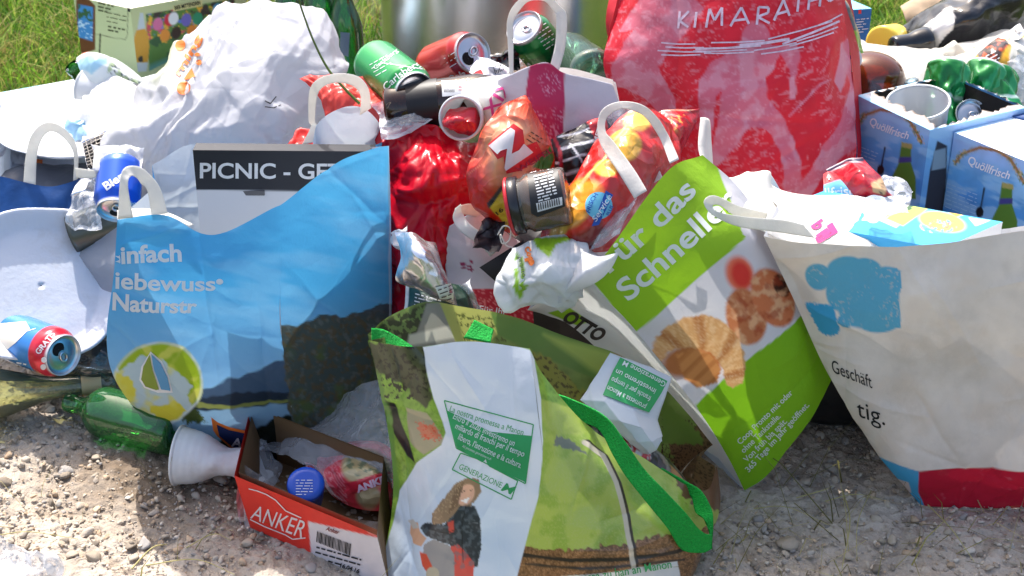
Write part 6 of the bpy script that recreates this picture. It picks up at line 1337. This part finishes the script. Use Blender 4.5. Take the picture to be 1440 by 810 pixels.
# ================================================================== back row
def beer_box():
    t = thing('bottle_carton', 'pale green beer carton with painted meadow picture on the grass', 'carton', G(190, 130))
    K = np.array(G(183, 12, .24)); Lc = np.array(G(103, -6, .24)); Rc = np.array(G(345, -18, .24)); dn = np.array([0, 0, .24])
    ex = Rc-K; ey = Lc-K
    pal = (206, 210, 156)
    def paint(k, X, Y):
        p = Paint(X, Y, pal)
        if k == 'T': p.C[:] = lin((226, 222, 206)); return p.C
        if k == 'F':
            m = p.mpoly([(205, 20), (330, -2), (330, 60), (290, 60), (250, 80), (210, 100)], 1.5); p.put(m, (96, 136, 66))
            p.put(m*np.clip(p.n(.06, 3, 3)*4-.6, 0, 1), (60, 96, 60)); p.put(m*(Y < 55)*np.clip(p.n(.11, 3, 5)*5-1, 0, 1), (210, 90, 100)); p.put(m*(Y < 50)*np.clip(p.n(.1, 3, 8)*5-1.4, 0, 1), (96, 130, 200)); p.put(m*(Y < 60)*np.clip(p.n(.13, 3, 11)*5-1.5, 0, 1), (232, 180, 60))
            p.put(m*np.clip((Y-88+.4*(X-210))/8, 0, 1)*.6, (110, 170, 176)); p.put(m*(Y < 28)*np.clip(p.n(.1, 3, 15)*5-1.2, 0, 1), (70, 60, 56))
            for cx, cy, c_ in ((238, 28, (214, 50, 66)), (244, 26, (236, 236, 236)), (222, 34, (220, 120, 160)), (262, 28, (120, 110, 190)), (278, 26, (60, 150, 110)), (306, 14, (100, 170, 210)), (316, 12, (214, 50, 66)), (232, 50, (232, 150, 60)), (248, 46, (60, 44, 36)), (270, 44, (232, 140, 60))): p.ell(cx, cy, 7, 9, c_, 10, .2)
            p.poly([(196, 32), (201, 32), (208, 50), (210, 66), (208, 88), (187, 88), (186, 64), (190, 48)], (222, 164, 62)); p.poly([(197, 18), (201, 18), (204, 40), (193, 42)], (206, 214, 216)); p.poly([(186, 88), (208, 88), (206, 100), (187, 102)], (210, 216, 220)); p.ell(198, 83, 3.5, 4.5, (60, 60, 56))
            p.poly([(243, 8), (284, 0), (285, 8), (244, 16)], (226, 216, 150))
        if k == 'L':
            p.poly([(107, 0), (112, -3), (126, 0), (134, 8), (134, 70), (116, 76), (107, 62)], (112, 66, 36)); p.poly([(110, 6), (131, 10), (130, 58), (109, 52)], (70, 140, 196)); p.speck(.12, .0, (60, 100, 60), p.mpoly([(110, 6), (131, 10), (131, 32), (110, 26)]), seed=2); p.speck(.1, .1, (200, 226, 240), p.mpoly([(110, 28), (131, 32), (130, 58), (109, 52)]), seed=5, st=4)
            p.line([(180, 15), (179, 50), (176, 56), (134, 48)], .9, (110, 112, 80)); p.line([(141, 48), (140, 74)], 2, (20, 20, 18)); p.line([(135, 84), (183, 98)], .8, (150, 154, 110))
        return p.C
    a = Acc(); box(a, K-dn, ex, ey, dn, card, 1.6, paint, 'FTD'); o, e = K, ey
    # L face is left of K: build it with painted print
    V = (K)+np.linspace(0, 1, 110)[:, None, None]*(-dn)+(1-np.linspace(0, 1, 60))[None, :, None]*ey; a.grid(V, card, paint('L', *proj(V)))
    V = (K+ex)+np.linspace(0, 1, 3)[:, None, None]*(-dn)+np.linspace(0, 1, 3)[None, :, None]*ey; a.grid(V, card, np.ones(V.shape)*lin(pal))
    V = (K+ex+ey)+np.linspace(0, 1, 3)[:, None, None]*(-dn)-np.linspace(0, 1, 3)[None, :, None]*ex; a.grid(V, card, np.ones(V.shape)*lin(pal))
    a.build('carton_board', t, smooth=False)
    D = Decals(a.bvh(), .001); D.text('BIER MITTENDRIN', (246, 14), (282, 6), 5.5, inkK, .02, cuts=0); D.blocktext((138, 5), (160, 10), 3, (0, 5), 2, M('ink_olive', (90, 92, 56), rough=.6), 2); D.blocktext((150, 18), (178, 24), 3, (0, 6), 1, M('ink_olive', (90, 92, 56), rough=.6), 5)
    D.blocktext((152, 38), (176, 43), 2, (0, 5), 2, M('ink_olive', (90, 92, 56), rough=.6), 8); D.poly([(179, 11), (183, 11), (183, 17), (180, 16)], inkK); D.build('lettering', t)
beer_box()
def steel_bin():
    t = thing('steel_bin', 'brushed stainless steel bin behind the heap', 'bin', Vector((-.025, 2.78, 0))); a = Acc()
    m = M('brushed_steel', (216, 216, 222), rough=.25, metal=1.0, bump=.05, bscale=60, var=.12, vscale=6)
    lathe(a, (-.025, 2.78, .62), (-.025, 2.78, 0), [(0, .222), (-.004, .226), (0, .230), (.015, .230), (.017, .226), (.60, .226), (.602, .22), (.602, .001)], m, 96, step=.02); a.build('bin_shell', t)
    b = Acc(); lathe(b, (-.025, 2.78, .585), (-.025, 2.78, 0), [(.0, .2275), (-.0, .2285), (.004, .2290), (.008, .2275)], m, 96); b.build('bead', t)
    b = Acc(); lathe(b, (-.025, 2.78, .62), (-.025, 2.78, 0), [(.001, .222), (.58, .220), (.58, .001)], M('bin_inside', (90, 90, 92), rough=.5, metal=.8), 64); b.f = [f[:, ::-1] for f in b.f]; b.build('bin_liner', t)
steel_bin()
def small_blue():
    t = thing('blue_box', 'small dark blue carton behind the top of the red bag', 'box', P(1200, 30, 2.3)); K = np.array(G(1192, 14, .33)); ex = np.array(G(1226, 12, .33))-K; ey = np.array([-.045, .09, 0]); dn = np.array([0, 0, .33])
    a = Acc(); box(a, K-dn*.9, ex, ey, dn*.9, card, 2, lambda k, X, Y: Paint(X, Y, (30, 96, 168) if k != 'T' else (120, 190, 226)).C); V = K+np.linspace(0, 1, 3)[:, None, None]*(-dn*.9)+(1-np.linspace(0, 1, 3))[None, :, None]*ey; a.build('carton_board', t, smooth=False)
    D = Decals(a.bvh(), .001); D.text('AL', (1190, 22), (1197, 24), 7, inkW, .02, cuts=0); D.blocktext((1204, 28), (1224, 26), 6, (0, 3.6), 1, inkW, 4); D.poly([(1207, 14), (1211, 13.5), (1211, 19), (1207, 19.5)], inkR); D.build('lettering', t)
small_blue()
def gp(X, Y):
    p = Paint(X, Y, (232, 190, 110)); p.poly([(1170, -10), (1185, 10), (1200, 42), (1180, 44)], (100, 100, 104), 2); p.poly([(1180, 42), (1206, 44), (1220, 76), (1190, 76)], (140, 186, 50), 1.5); return p.C
packet('yellow and lime snack packet edge behind the red sports bag', [[(1150, -15, 2.0), (1172, -12, 2.0), (1182, -5, 2.02)], [(1170, 30, 2.0), (1188, 28, 1.99), (1202, 28, 2.02)], [(1175, 76, 2.0), (1198, 76, 1.99), (1218, 74, 2.02)]], .01, gp, 2)

# right: white film bag, black bag, yellow pieces
carrier('translucent white plastic bag spread over the heap at upper right', [[(1208, 60, 2.30), (1250, 70, 2.30), (1310, 76, 2.32), (1370, 50, 2.38), (1430, 30, 2.45), (1490, 30, 2.5)], [(1215, 90, 2.20), (1260, 95, 2.19), (1320, 95, 2.20), (1380, 85, 2.25), (1440, 70, 2.3), (1490, 70, 2.35)], [(1240, 120, 2.12), (1280, 120, 2.11), (1330, 118, 2.12), (1390, 110, 2.15), (1440, 105, 2.2), (1490, 100, 2.25)], [(1250, 165, 2.06), (1290, 165, 2.05), (1340, 165, 2.06), (1390, 165, 2.08), (1440, 165, 2.1), (1490, 160, 2.15)]],
        .03, lambda X, Y: Paint(X, Y, (228, 226, 222)).C, [('h', .010, 16), ('c', .010, 12), ('c', .004, 30)], 31, mat=M('thin_translucent_bag', attr=True, rough=.3, trans=.4, alpha=.8, crease=.4, cscale=20, bump=.2))
def blackbag():
    t = thing('black_bag', 'shiny black plastic bag with a white label at upper right', 'plastic bag', P(1350, 40, 2.4))
    def bp2(X, Y): return Paint(X, Y, (22, 23, 28)).poly([(1270, 62), (1328, 20), (1332, 58), (1310, 76), (1300, 74)], (226, 224, 220)).C
    pouch(t, 'bag_body', [[(1262, 42, 2.38), (1305, 12, 2.38), (1350, -15, 2.38), (1400, -40, 2.42), (1450, -50, 2.48)], [(1275, 62, 2.34), (1318, 42, 2.32), (1365, 28, 2.32), (1420, 5, 2.38), (1460, -8, 2.45)], [(1296, 82, 2.32), (1325, 76, 2.30), (1375, 66, 2.30), (1425, 36, 2.36), (1465, 10, 2.44)]], .04, M('black_bag_skin', attr=True, rough=.22, crease=.5, cscale=16, coat=.4, bump=.1), bp2, 2.5, [('c', .014, 11), ('c', .005, 28)], 4, pw=.5)
blackbag()
def lidthing(name, label, cat, A, B, pr, mat, n=40):
    t = thing(name, label, cat, Vector(A)); a = Acc(); lathe(a, A, B, pr, mat, n); a.build('shell', t); return t
lidthing('dark_bottle_neck', 'glossy black bottle neck lying below the white label', 'bottle', P(1255, 66, 2.28), P(1305, 58, 2.30), [(0, .001), (0, .015), (.004, .017), (.03, .017), (.045, .022), (.062, .024), (.066, .02), (.066, .001)], M('black_gloss', (16, 18, 22), rough=.15, coat=.5))
lidthing('yellow_tub', 'yellow plastic tub lying on the white bag at upper right', 'tub', P(1240, 62, 2.33), P(1275, 50, 2.40), [(0, .001), (0, .026), (.002, .030), (.05, .026), (.052, .001)], yellowm)
def yp(X, Y):
    p = Paint(X, Y, (240, 176, 30)); p.poly([(1374, 80), (1400, 66), (1415, 76), (1395, 106), (1376, 96)], (56, 36, 28)); p.speck(.1, .15, (220, 90, 40), p.mpoly([(1374, 80), (1400, 66), (1415, 76), (1395, 106), (1376, 96)]), seed=3); p.poly([(1420, 60), (1460, 50), (1460, 120), (1410, 118)], (226, 220, 206), 2); return p.C
packet('yellow snack packet with a dark label at the right edge', [[(1395, 62, 2.20), (1425, 50, 2.22), (1470, 45, 2.25)], [(1370, 88, 2.14), (1410, 85, 2.14), (1465, 85, 2.18)], [(1390, 118, 2.10), (1420, 118, 2.10), (1465, 118, 2.14)]], .02, yp, 4, decals=lambda D: D.blocktext((1380, 84), (1402, 72), 4, (2, 5), 1.6, inkW, 3))
simple('dry_leaf', 'curled pale brown paper scrap on the grass at upper right', 'paper', [[(1268, 15, 2.75), (1300, 2, 2.75), (1345, 2, 2.75)], [(1275, 28, 2.70), (1305, 22, 2.68), (1350, 15, 2.70)], [(1290, 36, 2.68), (1310, 34, 2.66), (1345, 28, 2.67)]], M('leaf_paper', (206, 180, 150), rough=.7, trans=.3, var=.3, vscale=30), None, [('c', .02, 14)], 3)

def bottle_carton(label, zt, A, B, depth, height, face_shift=0, open_top=False):
    t = thing('bottle_carton', label, 'carton', Vector(G(*A, zt))-Vector((0, 0, height)), 'blue bottle cartons')
    K = np.array(G(*A, zt)); ex = np.array(G(*B, zt))-K; pe = np.array([-ex[1], ex[0], 0]); pe = pe/np.linalg.norm(pe)*depth; dn = np.array([0, 0, height])
    ax, ay = A; s = np.hypot(B[0]-A[0], B[1]-A[1])/113.0
    def tr(x, y): return (ax+(x-1342)*s, ay+(y-185)*s)
    def paint(k, X, Y):
        p = Paint(X, Y, (104, 172, 226)); u = np.clip((Y-ay-.25*(X-ax))/120, 0, 1)
        if k in 'FR':
            p.put(np.clip(1-u*2.2, 0, 1)*.7, (176, 180, 218)); p.put(np.clip(u*1.6-.4, 0, 1)*.8, (36, 118, 200)); p.vary(.03, .2, 3); p.put(np.clip(p.n(.02, 3, 8, 20, 3)*2, 0, .5), (150, 196, 230))
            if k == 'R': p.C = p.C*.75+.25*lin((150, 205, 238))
        if k == 'R': p.poly([(1318, 198), (1332, 205), (1331, 250), (1326, 310), (1298, 310), (1308, 238)], (40, 46, 58), 1.5).poly([(1314, 212), (1330, 208), (1330, 236), (1310, 240)], (120, 150, 170), 1.5) 
        if k == 'F':
            for arc, (c0, c1) in enumerate((((150, 108, 70), (88, 112, 50)),)):
                pts = [tr(1344, 224), tr(1352, 213), tr(1375, 205), tr(1398, 209), tr(1415, 220), tr(1427, 240), tr(1432, 250)]
                p.line(pts, 4*s, c0); q = Paint(X, Y, (0, 0, 0)); q.line(pts, 9*s, (255, 255, 255)); m = q.C[..., 0]; ends = np.clip(np.abs(X-tr(1385, 0)[0])/(40*s)-.2, 0, 1); p.put(m*np.clip(p.n(.25, 3, 4)*4, 0, 1)*ends, c1); p.put(m*np.clip(p.n(.3, 3, 9)*4-.4, 0, 1)*ends, (196, 170, 120))
            bt_ = [tr(1404, 251), tr(1418, 254), tr(1417, 278), tr(1424, 300), tr(1424, 330), tr(1388, 325), tr(1390, 300), tr(1400, 280)]
            p.poly(bt_, (74, 118, 44)); p.poly([tr(1404, 250), tr(1419, 253), tr(1419, 260), tr(1404, 257)], (150, 148, 90)); p.poly([tr(1401, 271), tr(1418, 271), tr(1418, 278), tr(1400, 279)], (56, 60, 130)); p.line([tr(1381, 258), tr(1376, 285)], 2.2*s, (16, 20, 26)); p.ell(*tr(1375, 289), 5*s, 7*s, (16, 20, 26))
        return p.C
    a = Acc(); box(a, K-dn, ex, pe, dn, card, 1.5, paint, 'FBLRD'); 
    if not open_top:
        V = K+pe+np.linspace(0, 1, 90)[:, None, None]*(-pe)+np.linspace(0, 1, 70)[None, :, None]*ex; X, Y = proj(V); p = Paint(X, Y, (232, 232, 236)); p.put(np.clip(1-np.minimum(np.abs(np.linspace(0, 1, 70)-0)[None, :]+0*X, 1)*14, 0, 1)+0, (150, 205, 236)); p.speck(.06, .3, (176, 210, 230), seed=3, a=.5)
        a.grid(V, card, p.C)
    else:
        # torn top: rim strips round a ragged hole, dark inside
        N = 120; th = np.linspace(0, 2*math.pi, N, endpoint=False); r = np.random.default_rng(2)
        def sq(f):
            c, s_ = np.cos(th), np.sin(th); k = 1/np.maximum(np.abs(c), np.abs(s_)); return .5+c*k*.5*f, .5+s_*k*.5*f
        uo, vo = sq(np.ones(N)); fr = .88+.09*noise(np.stack([np.cos(th)*4, np.sin(th)*4, th*0], -1))+.03*r.normal(size=N); ui, vi = sq(fr); vi = vi+.06
        Vo = K+uo[:, None]*ex+vo[:, None]*pe; Vi = K+ui[:, None]*ex+vi[:, None]*pe+np.array([0, 0, .004])*r.random(N)[:, None]
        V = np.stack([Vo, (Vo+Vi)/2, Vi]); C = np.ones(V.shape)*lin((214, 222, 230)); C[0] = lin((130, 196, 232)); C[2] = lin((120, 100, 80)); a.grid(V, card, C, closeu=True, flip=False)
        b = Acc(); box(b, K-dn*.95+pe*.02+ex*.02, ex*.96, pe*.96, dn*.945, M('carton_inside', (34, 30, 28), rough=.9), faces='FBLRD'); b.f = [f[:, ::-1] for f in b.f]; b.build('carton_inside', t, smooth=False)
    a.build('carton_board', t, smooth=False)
    D = Decals(a.bvh(), .0008); D.text('Quöllfrisch', tr(1359, 225), tr(1413, 246), 11*s, inkW, .015, 2); D.blocktext(tr(1333, 252), tr(1372, 267), 7, (-.5, 5*s), 1.2, M('ink_paleblue', (150, 190, 226), rough=.5), 3); D.build('lettering', t)
    return t, K, ex, pe
_, K1, E1, Q1 = bottle_carton('blue bottle carton with a torn open top full of crushed green cans', .37, (1205, 134), (1308, 183), .17, .27, open_top=True)
closed_carton, *_ = bottle_carton('closed blue bottle carton with white top at the right edge', .36, (1342, 186), (1455, 232), .20, .27)
def slot():
    t = closed_carton
    a = Acc(); pts = [G(x, y, .3625) for x, y in ((1419, 156), (1424, 152), (1440, 154), (1460, 158), (1462, 170), (1440, 167), (1424, 163))]; 
    V = [tuple(p) for p in pts]+[tuple(p-Vector((0, 0, .002))) for p in pts]; n = len(pts); a.raw(V, [tuple(range(n))[::-1]]+[(k, (k+1) % n, n+(k+1) % n, n+k) for k in range(n)], M('slot_blue', (26, 70, 130), rough=.6)); a.build('handle_slot', t, smooth=False)
slot()
def spoon_print():
    pass
def p_gc(th, T): 
    p = Paint(th*120, T*600, (14, 112, 48)); p.poly([(20, -10), (60, -10), (90, 100), (55, 100)], (40, 150, 84)); p.line([(0, 30), (120, 40)], 3, (200, 220, 205)); return p.C
def dents(s):
    return lambda th, T: 1+.13*crumple(np.stack([np.cos(th)*2.2+0*T, np.sin(th)*2.2+0*T, T*45+0*th], -1), 8, int(s*10))*np.clip((T-.012)/.02, 0, 1)*np.clip((.112-T)/.01, 0, 1)-.24*np.clip(np.sin(th*2+s+T*40), 0, 1)*np.exp(-((T-.05)/.03)**2)-.12*np.abs(np.sin(th*3+s*2+T*90))*np.exp(-((T-.06)/.04)**2)
can('crushed green can, leftmost in the torn blue carton', None, P(1322, 195, 1.96), P(1328, 135, 2.00), paint=p_gc, dent=dents(1), openm=False)
can('crushed green can showing its silver lid in the torn blue carton', None, P(1366, 160, 1.95), P(1345, 185, 2.03), r=.026, paint=p_gc, dent=dents(2.4), openm=False)
can('tall crushed green can at the back of the torn blue carton', None, P(1354, 190, 2.00), P(1376, 130, 2.04), paint=p_gc, dent=dents(3.3), openm=False)
can('crushed green can, rightmost in the torn blue carton', None, P(1412, 195, 1.98), P(1404, 145, 2.03), paint=p_gc, dent=dents(5.1), openm=False)
lidthing('clear_stopper', 'small clear plastic stopper on the torn carton rim', 'stopper', P(1281, 112, 2.06), P(1284, 122, 2.06), [(0, .001), (0, .008), (.003, .0105), (.012, .009), (.014, .001)], shellglass('ice_plastic', (200, 230, 244), (120, 160, 190), deep=.8))
# flat blue carton with alpine picture and red packets before it
def flatbox():
    t = thing('flat_carton', 'blue carton lying flat with alpine picture in the beige bag', 'carton', Vector(G(1290, 300, .36)))
    K = np.array(G(1330, 350, .345)); A_ = np.array(G(1160, 268, .345)); B_ = np.array(G(1410, 312, .345)); 
    V0 = A_; ex = B_-A_; ey = np.array(G(1325, 350, .345))-B_
    def paint(X, Y):
        p = Paint(X, Y, (60, 160, 214)); p.poly([(1180, 275), (1230, 262), (1310, 280), (1260, 320), (1215, 300)], (216, 220, 212), 2); p.poly([(1240, 305), (1290, 285), (1310, 290), (1270, 318)], (170, 196, 84), 2); p.speck(.12, .15, (60, 90, 60), p.mpoly([(1250, 270), (1300, 275), (1280, 298), (1235, 290)], 3), seed=3)
        p.poly([(1310, 285), (1340, 285), (1362, 300), (1345, 305)], (240, 186, 60), 1.5); p.ell(1325, 312, 34, 14, (160, 180, 84), 12, .2); p.speck(.2, .1, (90, 130, 190), p.mell(1320, 318, 26, 10, 0), seed=5); p.speck(.2, .25, (220, 120, 90), p.mell(1320, 318, 26, 10, 0), seed=8); p.ell(1222, 288, 26, 12, (110, 120, 150), 30, .5, .5)
        p.poly([(1362, 306), (1392, 310), (1372, 318)], (226, 226, 216)); return p.C
    u = np.linspace(0, 1, 160)[:, None, None]; v = np.linspace(0, 1, 120)[None, :, None]
    V = A_+ex*u+ey*v*(1); a = Acc(); a.grid(V, card, paint(*proj(V)))
    W = B_+np.linspace(0, 1, 4)[:, None, None]*ey+np.linspace(0, 1, 4)[None, :, None]*np.array([0, 0, -.03]); a.grid(W, card, np.ones(W.shape)*lin((226, 230, 234)))
    for o, e in ((A_, ex), (A_, ey), (A_+ey, ex)):
        W = o+np.linspace(0, 1, 4)[:, None, None]*e+np.linspace(0, 1, 4)[None, :, None]*np.array([0, 0, -.03]); a.grid(W, card, np.ones(W.shape)*lin((60, 160, 214)))
    a.build('carton_board', t, smooth=False)
flatbox()
def lf(X, Y):
    p = Paint(X, Y, (120, 190, 226)); p.poly([(1150, 235), (1180, 235), (1185, 252), (1155, 262)], (206, 40, 50)); return p.C
packet('light blue carton flap with white letters and a small white cross', [[(1158, 244, 1.70), (1166, 240, 1.70), (1176, 244, 1.70)], [(1158, 262, 1.68), (1178, 258, 1.68), (1198, 264, 1.68)], [(1157, 283, 1.665), (1185, 283, 1.665), (1215, 280, 1.665)]], .002, lf, 2, wr=[], name='carton_flap', cat='carton flap', mat=card, decals=lambda D: (D.text('llfrisch', (1161, 279), (1212, 273), 15, inkW, .01), D.line([(1163, 250), (1168, 249)], 2.0, inkW), D.line([(1165, 246), (1166, 253)], 2.0, inkW)))
def rf(X, Y):
    p = Paint(X, Y, (190, 24, 40)); p.line([(1160, 238), (1185, 226), (1212, 222)], 5, (30, 32, 60)); p.line([(1160, 236), (1185, 224), (1212, 220)], 1.5, (220, 220, 226)); p.line([(1163, 241), (1187, 229), (1212, 225)], 1.2, (220, 220, 226)); p.poly([(1238, 248), (1250, 256), (1245, 276), (1228, 275), (1225, 262)], (206, 168, 120), 1.5); p.speck(.15, .2, (60, 30, 30), p.mell(1246, 268, 10, 10), seed=3); return p.C
packet('red packet with navy edge stripe between the red bag and blue cartons', [[(1160, 236, 1.72), (1187, 224, 1.72), (1212, 219, 1.72)], [(1175, 252, 1.69), (1208, 244, 1.68), (1236, 246, 1.70)], [(1195, 268, 1.67), (1222, 268, 1.66), (1250, 266, 1.68)], [(1205, 278, 1.66), (1230, 280, 1.66), (1258, 277, 1.67)]], .012, rf, 5)

# ================================================================== small scraps wedged between the big things
def scrap(label, cx, cy, Y, w, h, col, seed, mat=None, cat='wrapper', name='plastic_wrapper', paint=None, dec=None, amp=.010, bulge=.004):
    r = random.Random(seed); tl = r.uniform(-.5, .5); c = []
    for i in range(4):
        row = []
        for j in range(4):
            u, v = (j/3-.5)*w*r.uniform(.85, 1.15), (i/3-.5)*h*r.uniform(.85, 1.15)
            row.append((cx+u*math.cos(tl)-v*math.sin(tl), cy+u*math.sin(tl)+v*math.cos(tl), Y-(i/3-.5)*.04+r.uniform(-.008, .008)))
        c.append(row)
    t = thing(name, label, cat, P(cx, cy, Y))
    _, a = pouch(t, 'film_skin', c, bulge, mat or plast, paint or (lambda X, Y: Paint(X, Y, col).C), 2.2, [('c', amp, 18), ('l', amp*.4, 14)], seed)
    if dec: D = Decals(a.bvh(), .001); dec(D); D.build('lettering', t)
scrap('crumpled clear wrapper between the green can and the red bag', 560, 158, 1.775, 70, 50, None, 1, film)
scrap('white and red label strip beside the red can', 690, 100, 1.86, 50, 24, (226, 226, 230), 2, foilp, dec=lambda D: ([D.line([(694+k*2.2, 94-k), (697+k*2.2, 104-k)], 1, inkK) for k in range(7)], D.poly([(664, 104), (676, 98), (680, 104), (668, 110)], inkR)), amp=.003)
scrap('dark film scrap behind the red can at the bin foot', 700, 85, 2.02, 60, 34, (50, 44, 46), 3, blackm)
scrap('clear film scrap left of the red bag neck', 745, 70, 2.12, 50, 44, None, 4, film)
scrap('dull brown scrap under the brown bottle end', 600, 172, 1.80, 40, 30, (96, 80, 66), 5)
scrap('crumpled silver scrap below the white handle loop at left', 128, 262, 1.86, 44, 40, None, 6, silver, 'foil scrap', 'foil_scrap')
scrap('pale blue scrap between the plates and the white heap', 130, 182, 2.06, 70, 30, (176, 212, 232), 7)
scrap('white tissue between the foil tray and the big white bag', 170, 232, 1.86, 50, 40, (228, 228, 230), 8, amp=.014)
scrap('white crumpled paper at the far left edge', 12, 205, 2.10, 60, 40, (226, 228, 232), 9, amp=.014)
scrap('grey film over the tin beside the blue can', 120, 300, 1.83, 50, 44, (150, 154, 160), 10, film)
scrap('crumpled film on the white bag near the black bottle neck', 1330, 84, 2.22, 90, 26, (226, 224, 214), 11, amp=.016)
scrap('cream paper scrap under the black bag at the right edge', 1405, 50, 2.40, 70, 40, (222, 206, 176), 12, amp=.016)
scrap('translucent scrap hanging over the yellow packet', 1436, 110, 2.10, 40, 60, (232, 228, 218), 13, film)
scrap('silver netting scrap above the yellow packet at the right edge', 1424, 56, 2.20, 44, 20, None, 14, silver, 'foil scrap', 'foil_scrap', amp=.014)
scrap('small clear wrapper in front of the blue bottle cartons', 1262, 268, 1.72, 50, 24, None, 15, film)
scrap('clear wrapper lying over the flat blue carton', 1240, 292, 1.56, 60, 30, None, 16, film)
scrap('thin white film over the blue can behind the handle', 165, 228, 1.74, 70, 40, None, 33, white_pl, amp=.012)
scrap('clear film scrap beside the red foot of the small paper bag', 655, 425, 1.59, 30, 60, None, 18, film)
scrap('dark crumpled packet behind the jar lid', 690, 330, 1.60, 36, 40, (60, 50, 56), 19)
scrap('crumpled clear film at the bottom left corner of the gravel', 22, 800, 1.345, 100, 66, None, 20, film, 'plastic film', 'clear_wrapper', amp=.016, bulge=.012)
scrap('white scrap behind the silver foil wrapper', 566, 345, 1.60, 26, 50, (222, 222, 226), 21)
scrap('red scrap below the white plastic handle loop', 432, 196, 1.79, 40, 40, (226, 70, 66), 22)

# ================================================================== heap filler: bags lying under and behind the visible things
FILL = [('filler_bag', 'dark filler bag added to block sun in the gap behind the lime and beige bags', (1175, 520, 1.70), (.16, .08, .12), (40, 40, 42)), ('filler_bag', 'grey rubbish bag under the big white bag', (320, 300, 1.92), (.30, .20, .14), (150, 152, 160)), ('filler_bag', 'dark rubbish bag under the green and red cans', (590, 210, 1.98), (.20, .16, .12), (60, 62, 60)),  # first bag is added to keep the sun off the gravel gap
        ('filler_bag', 'dark rubbish bag under the crisps packets', (790, 260, 1.86), (.20, .12, .13), (50, 46, 48)), ('filler_bag', 'pale rubbish bag under the upper right film', (1370, 190, 2.28), (.30, .2, .12), (190, 190, 190)),
        ('filler_bag', 'pale rubbish bag below the plates at far left', (30, 240, 2.12), (.30, .18, .10), (180, 184, 190)), 
        ('filler_bag', 'dark rubbish bag behind the small central paper bag', (700, 400, 1.80), (.22, .09, .13), (44, 42, 44)), ('filler_bag', 'grey rubbish bag behind the left paper plate', (60, 380, 2.02), (.24, .12, .12), (90, 94, 104))]
for k, (nm, lab, at, sz, col) in enumerate(FILL):
    c = P(*at); c.z = sz[2]*.95; t = thing(nm, lab, 'rubbish bag', Vector((c.x, c.y, 0))); th = np.linspace(0, 2*math.pi, 90, endpoint=False); ph = np.linspace(.02, math.pi-.02, 50)
    V = np.stack([np.sin(ph)[:, None]*np.cos(th)*sz[0]*.8, np.sin(ph)[:, None]*np.sin(th)*sz[1]*.8, np.cos(ph)[:, None]*sz[2]+0*th], -1); V = V*(1+.25*crumple(V*8+k*9, 8, k)[..., None])+np.array(c); V[..., 2] = np.maximum(V[..., 2], .003)
    a = Acc(); a.grid(V, M('filler_bag_%d' % k, col, rough=.45, crease=.4, cscale=15), closeu=True); a.build('bag_skin', t)

# ================================================================== grass stem across the white bag
t = thing('grass_stem', 'long green grass stem arching over the big white plastic bag', 'grass stem', P(460, 90, 1.78)); a = Acc()
tube(a, [tuple(P(x, y, Y)) for x, y, Y in ((413, -25, 1.80), (425, 15, 1.80), (442, 60, 1.79), (462, 98, 1.78), (485, 125, 1.775), (506, 146, 1.77))], .0010, M('stem_green', (86, 104, 40), rough=.5), 8, .0020); a.build('stalk', t)
a = Acc(); tube(a, [tuple(P(x, y, Y)) for x, y, Y in ((459, 93, 1.782), (466, 104, 1.776), (468, 110, 1.774))], .0014, M('stem_green', (86, 104, 40)), 6, .0004); a.build('side_leaf', t)
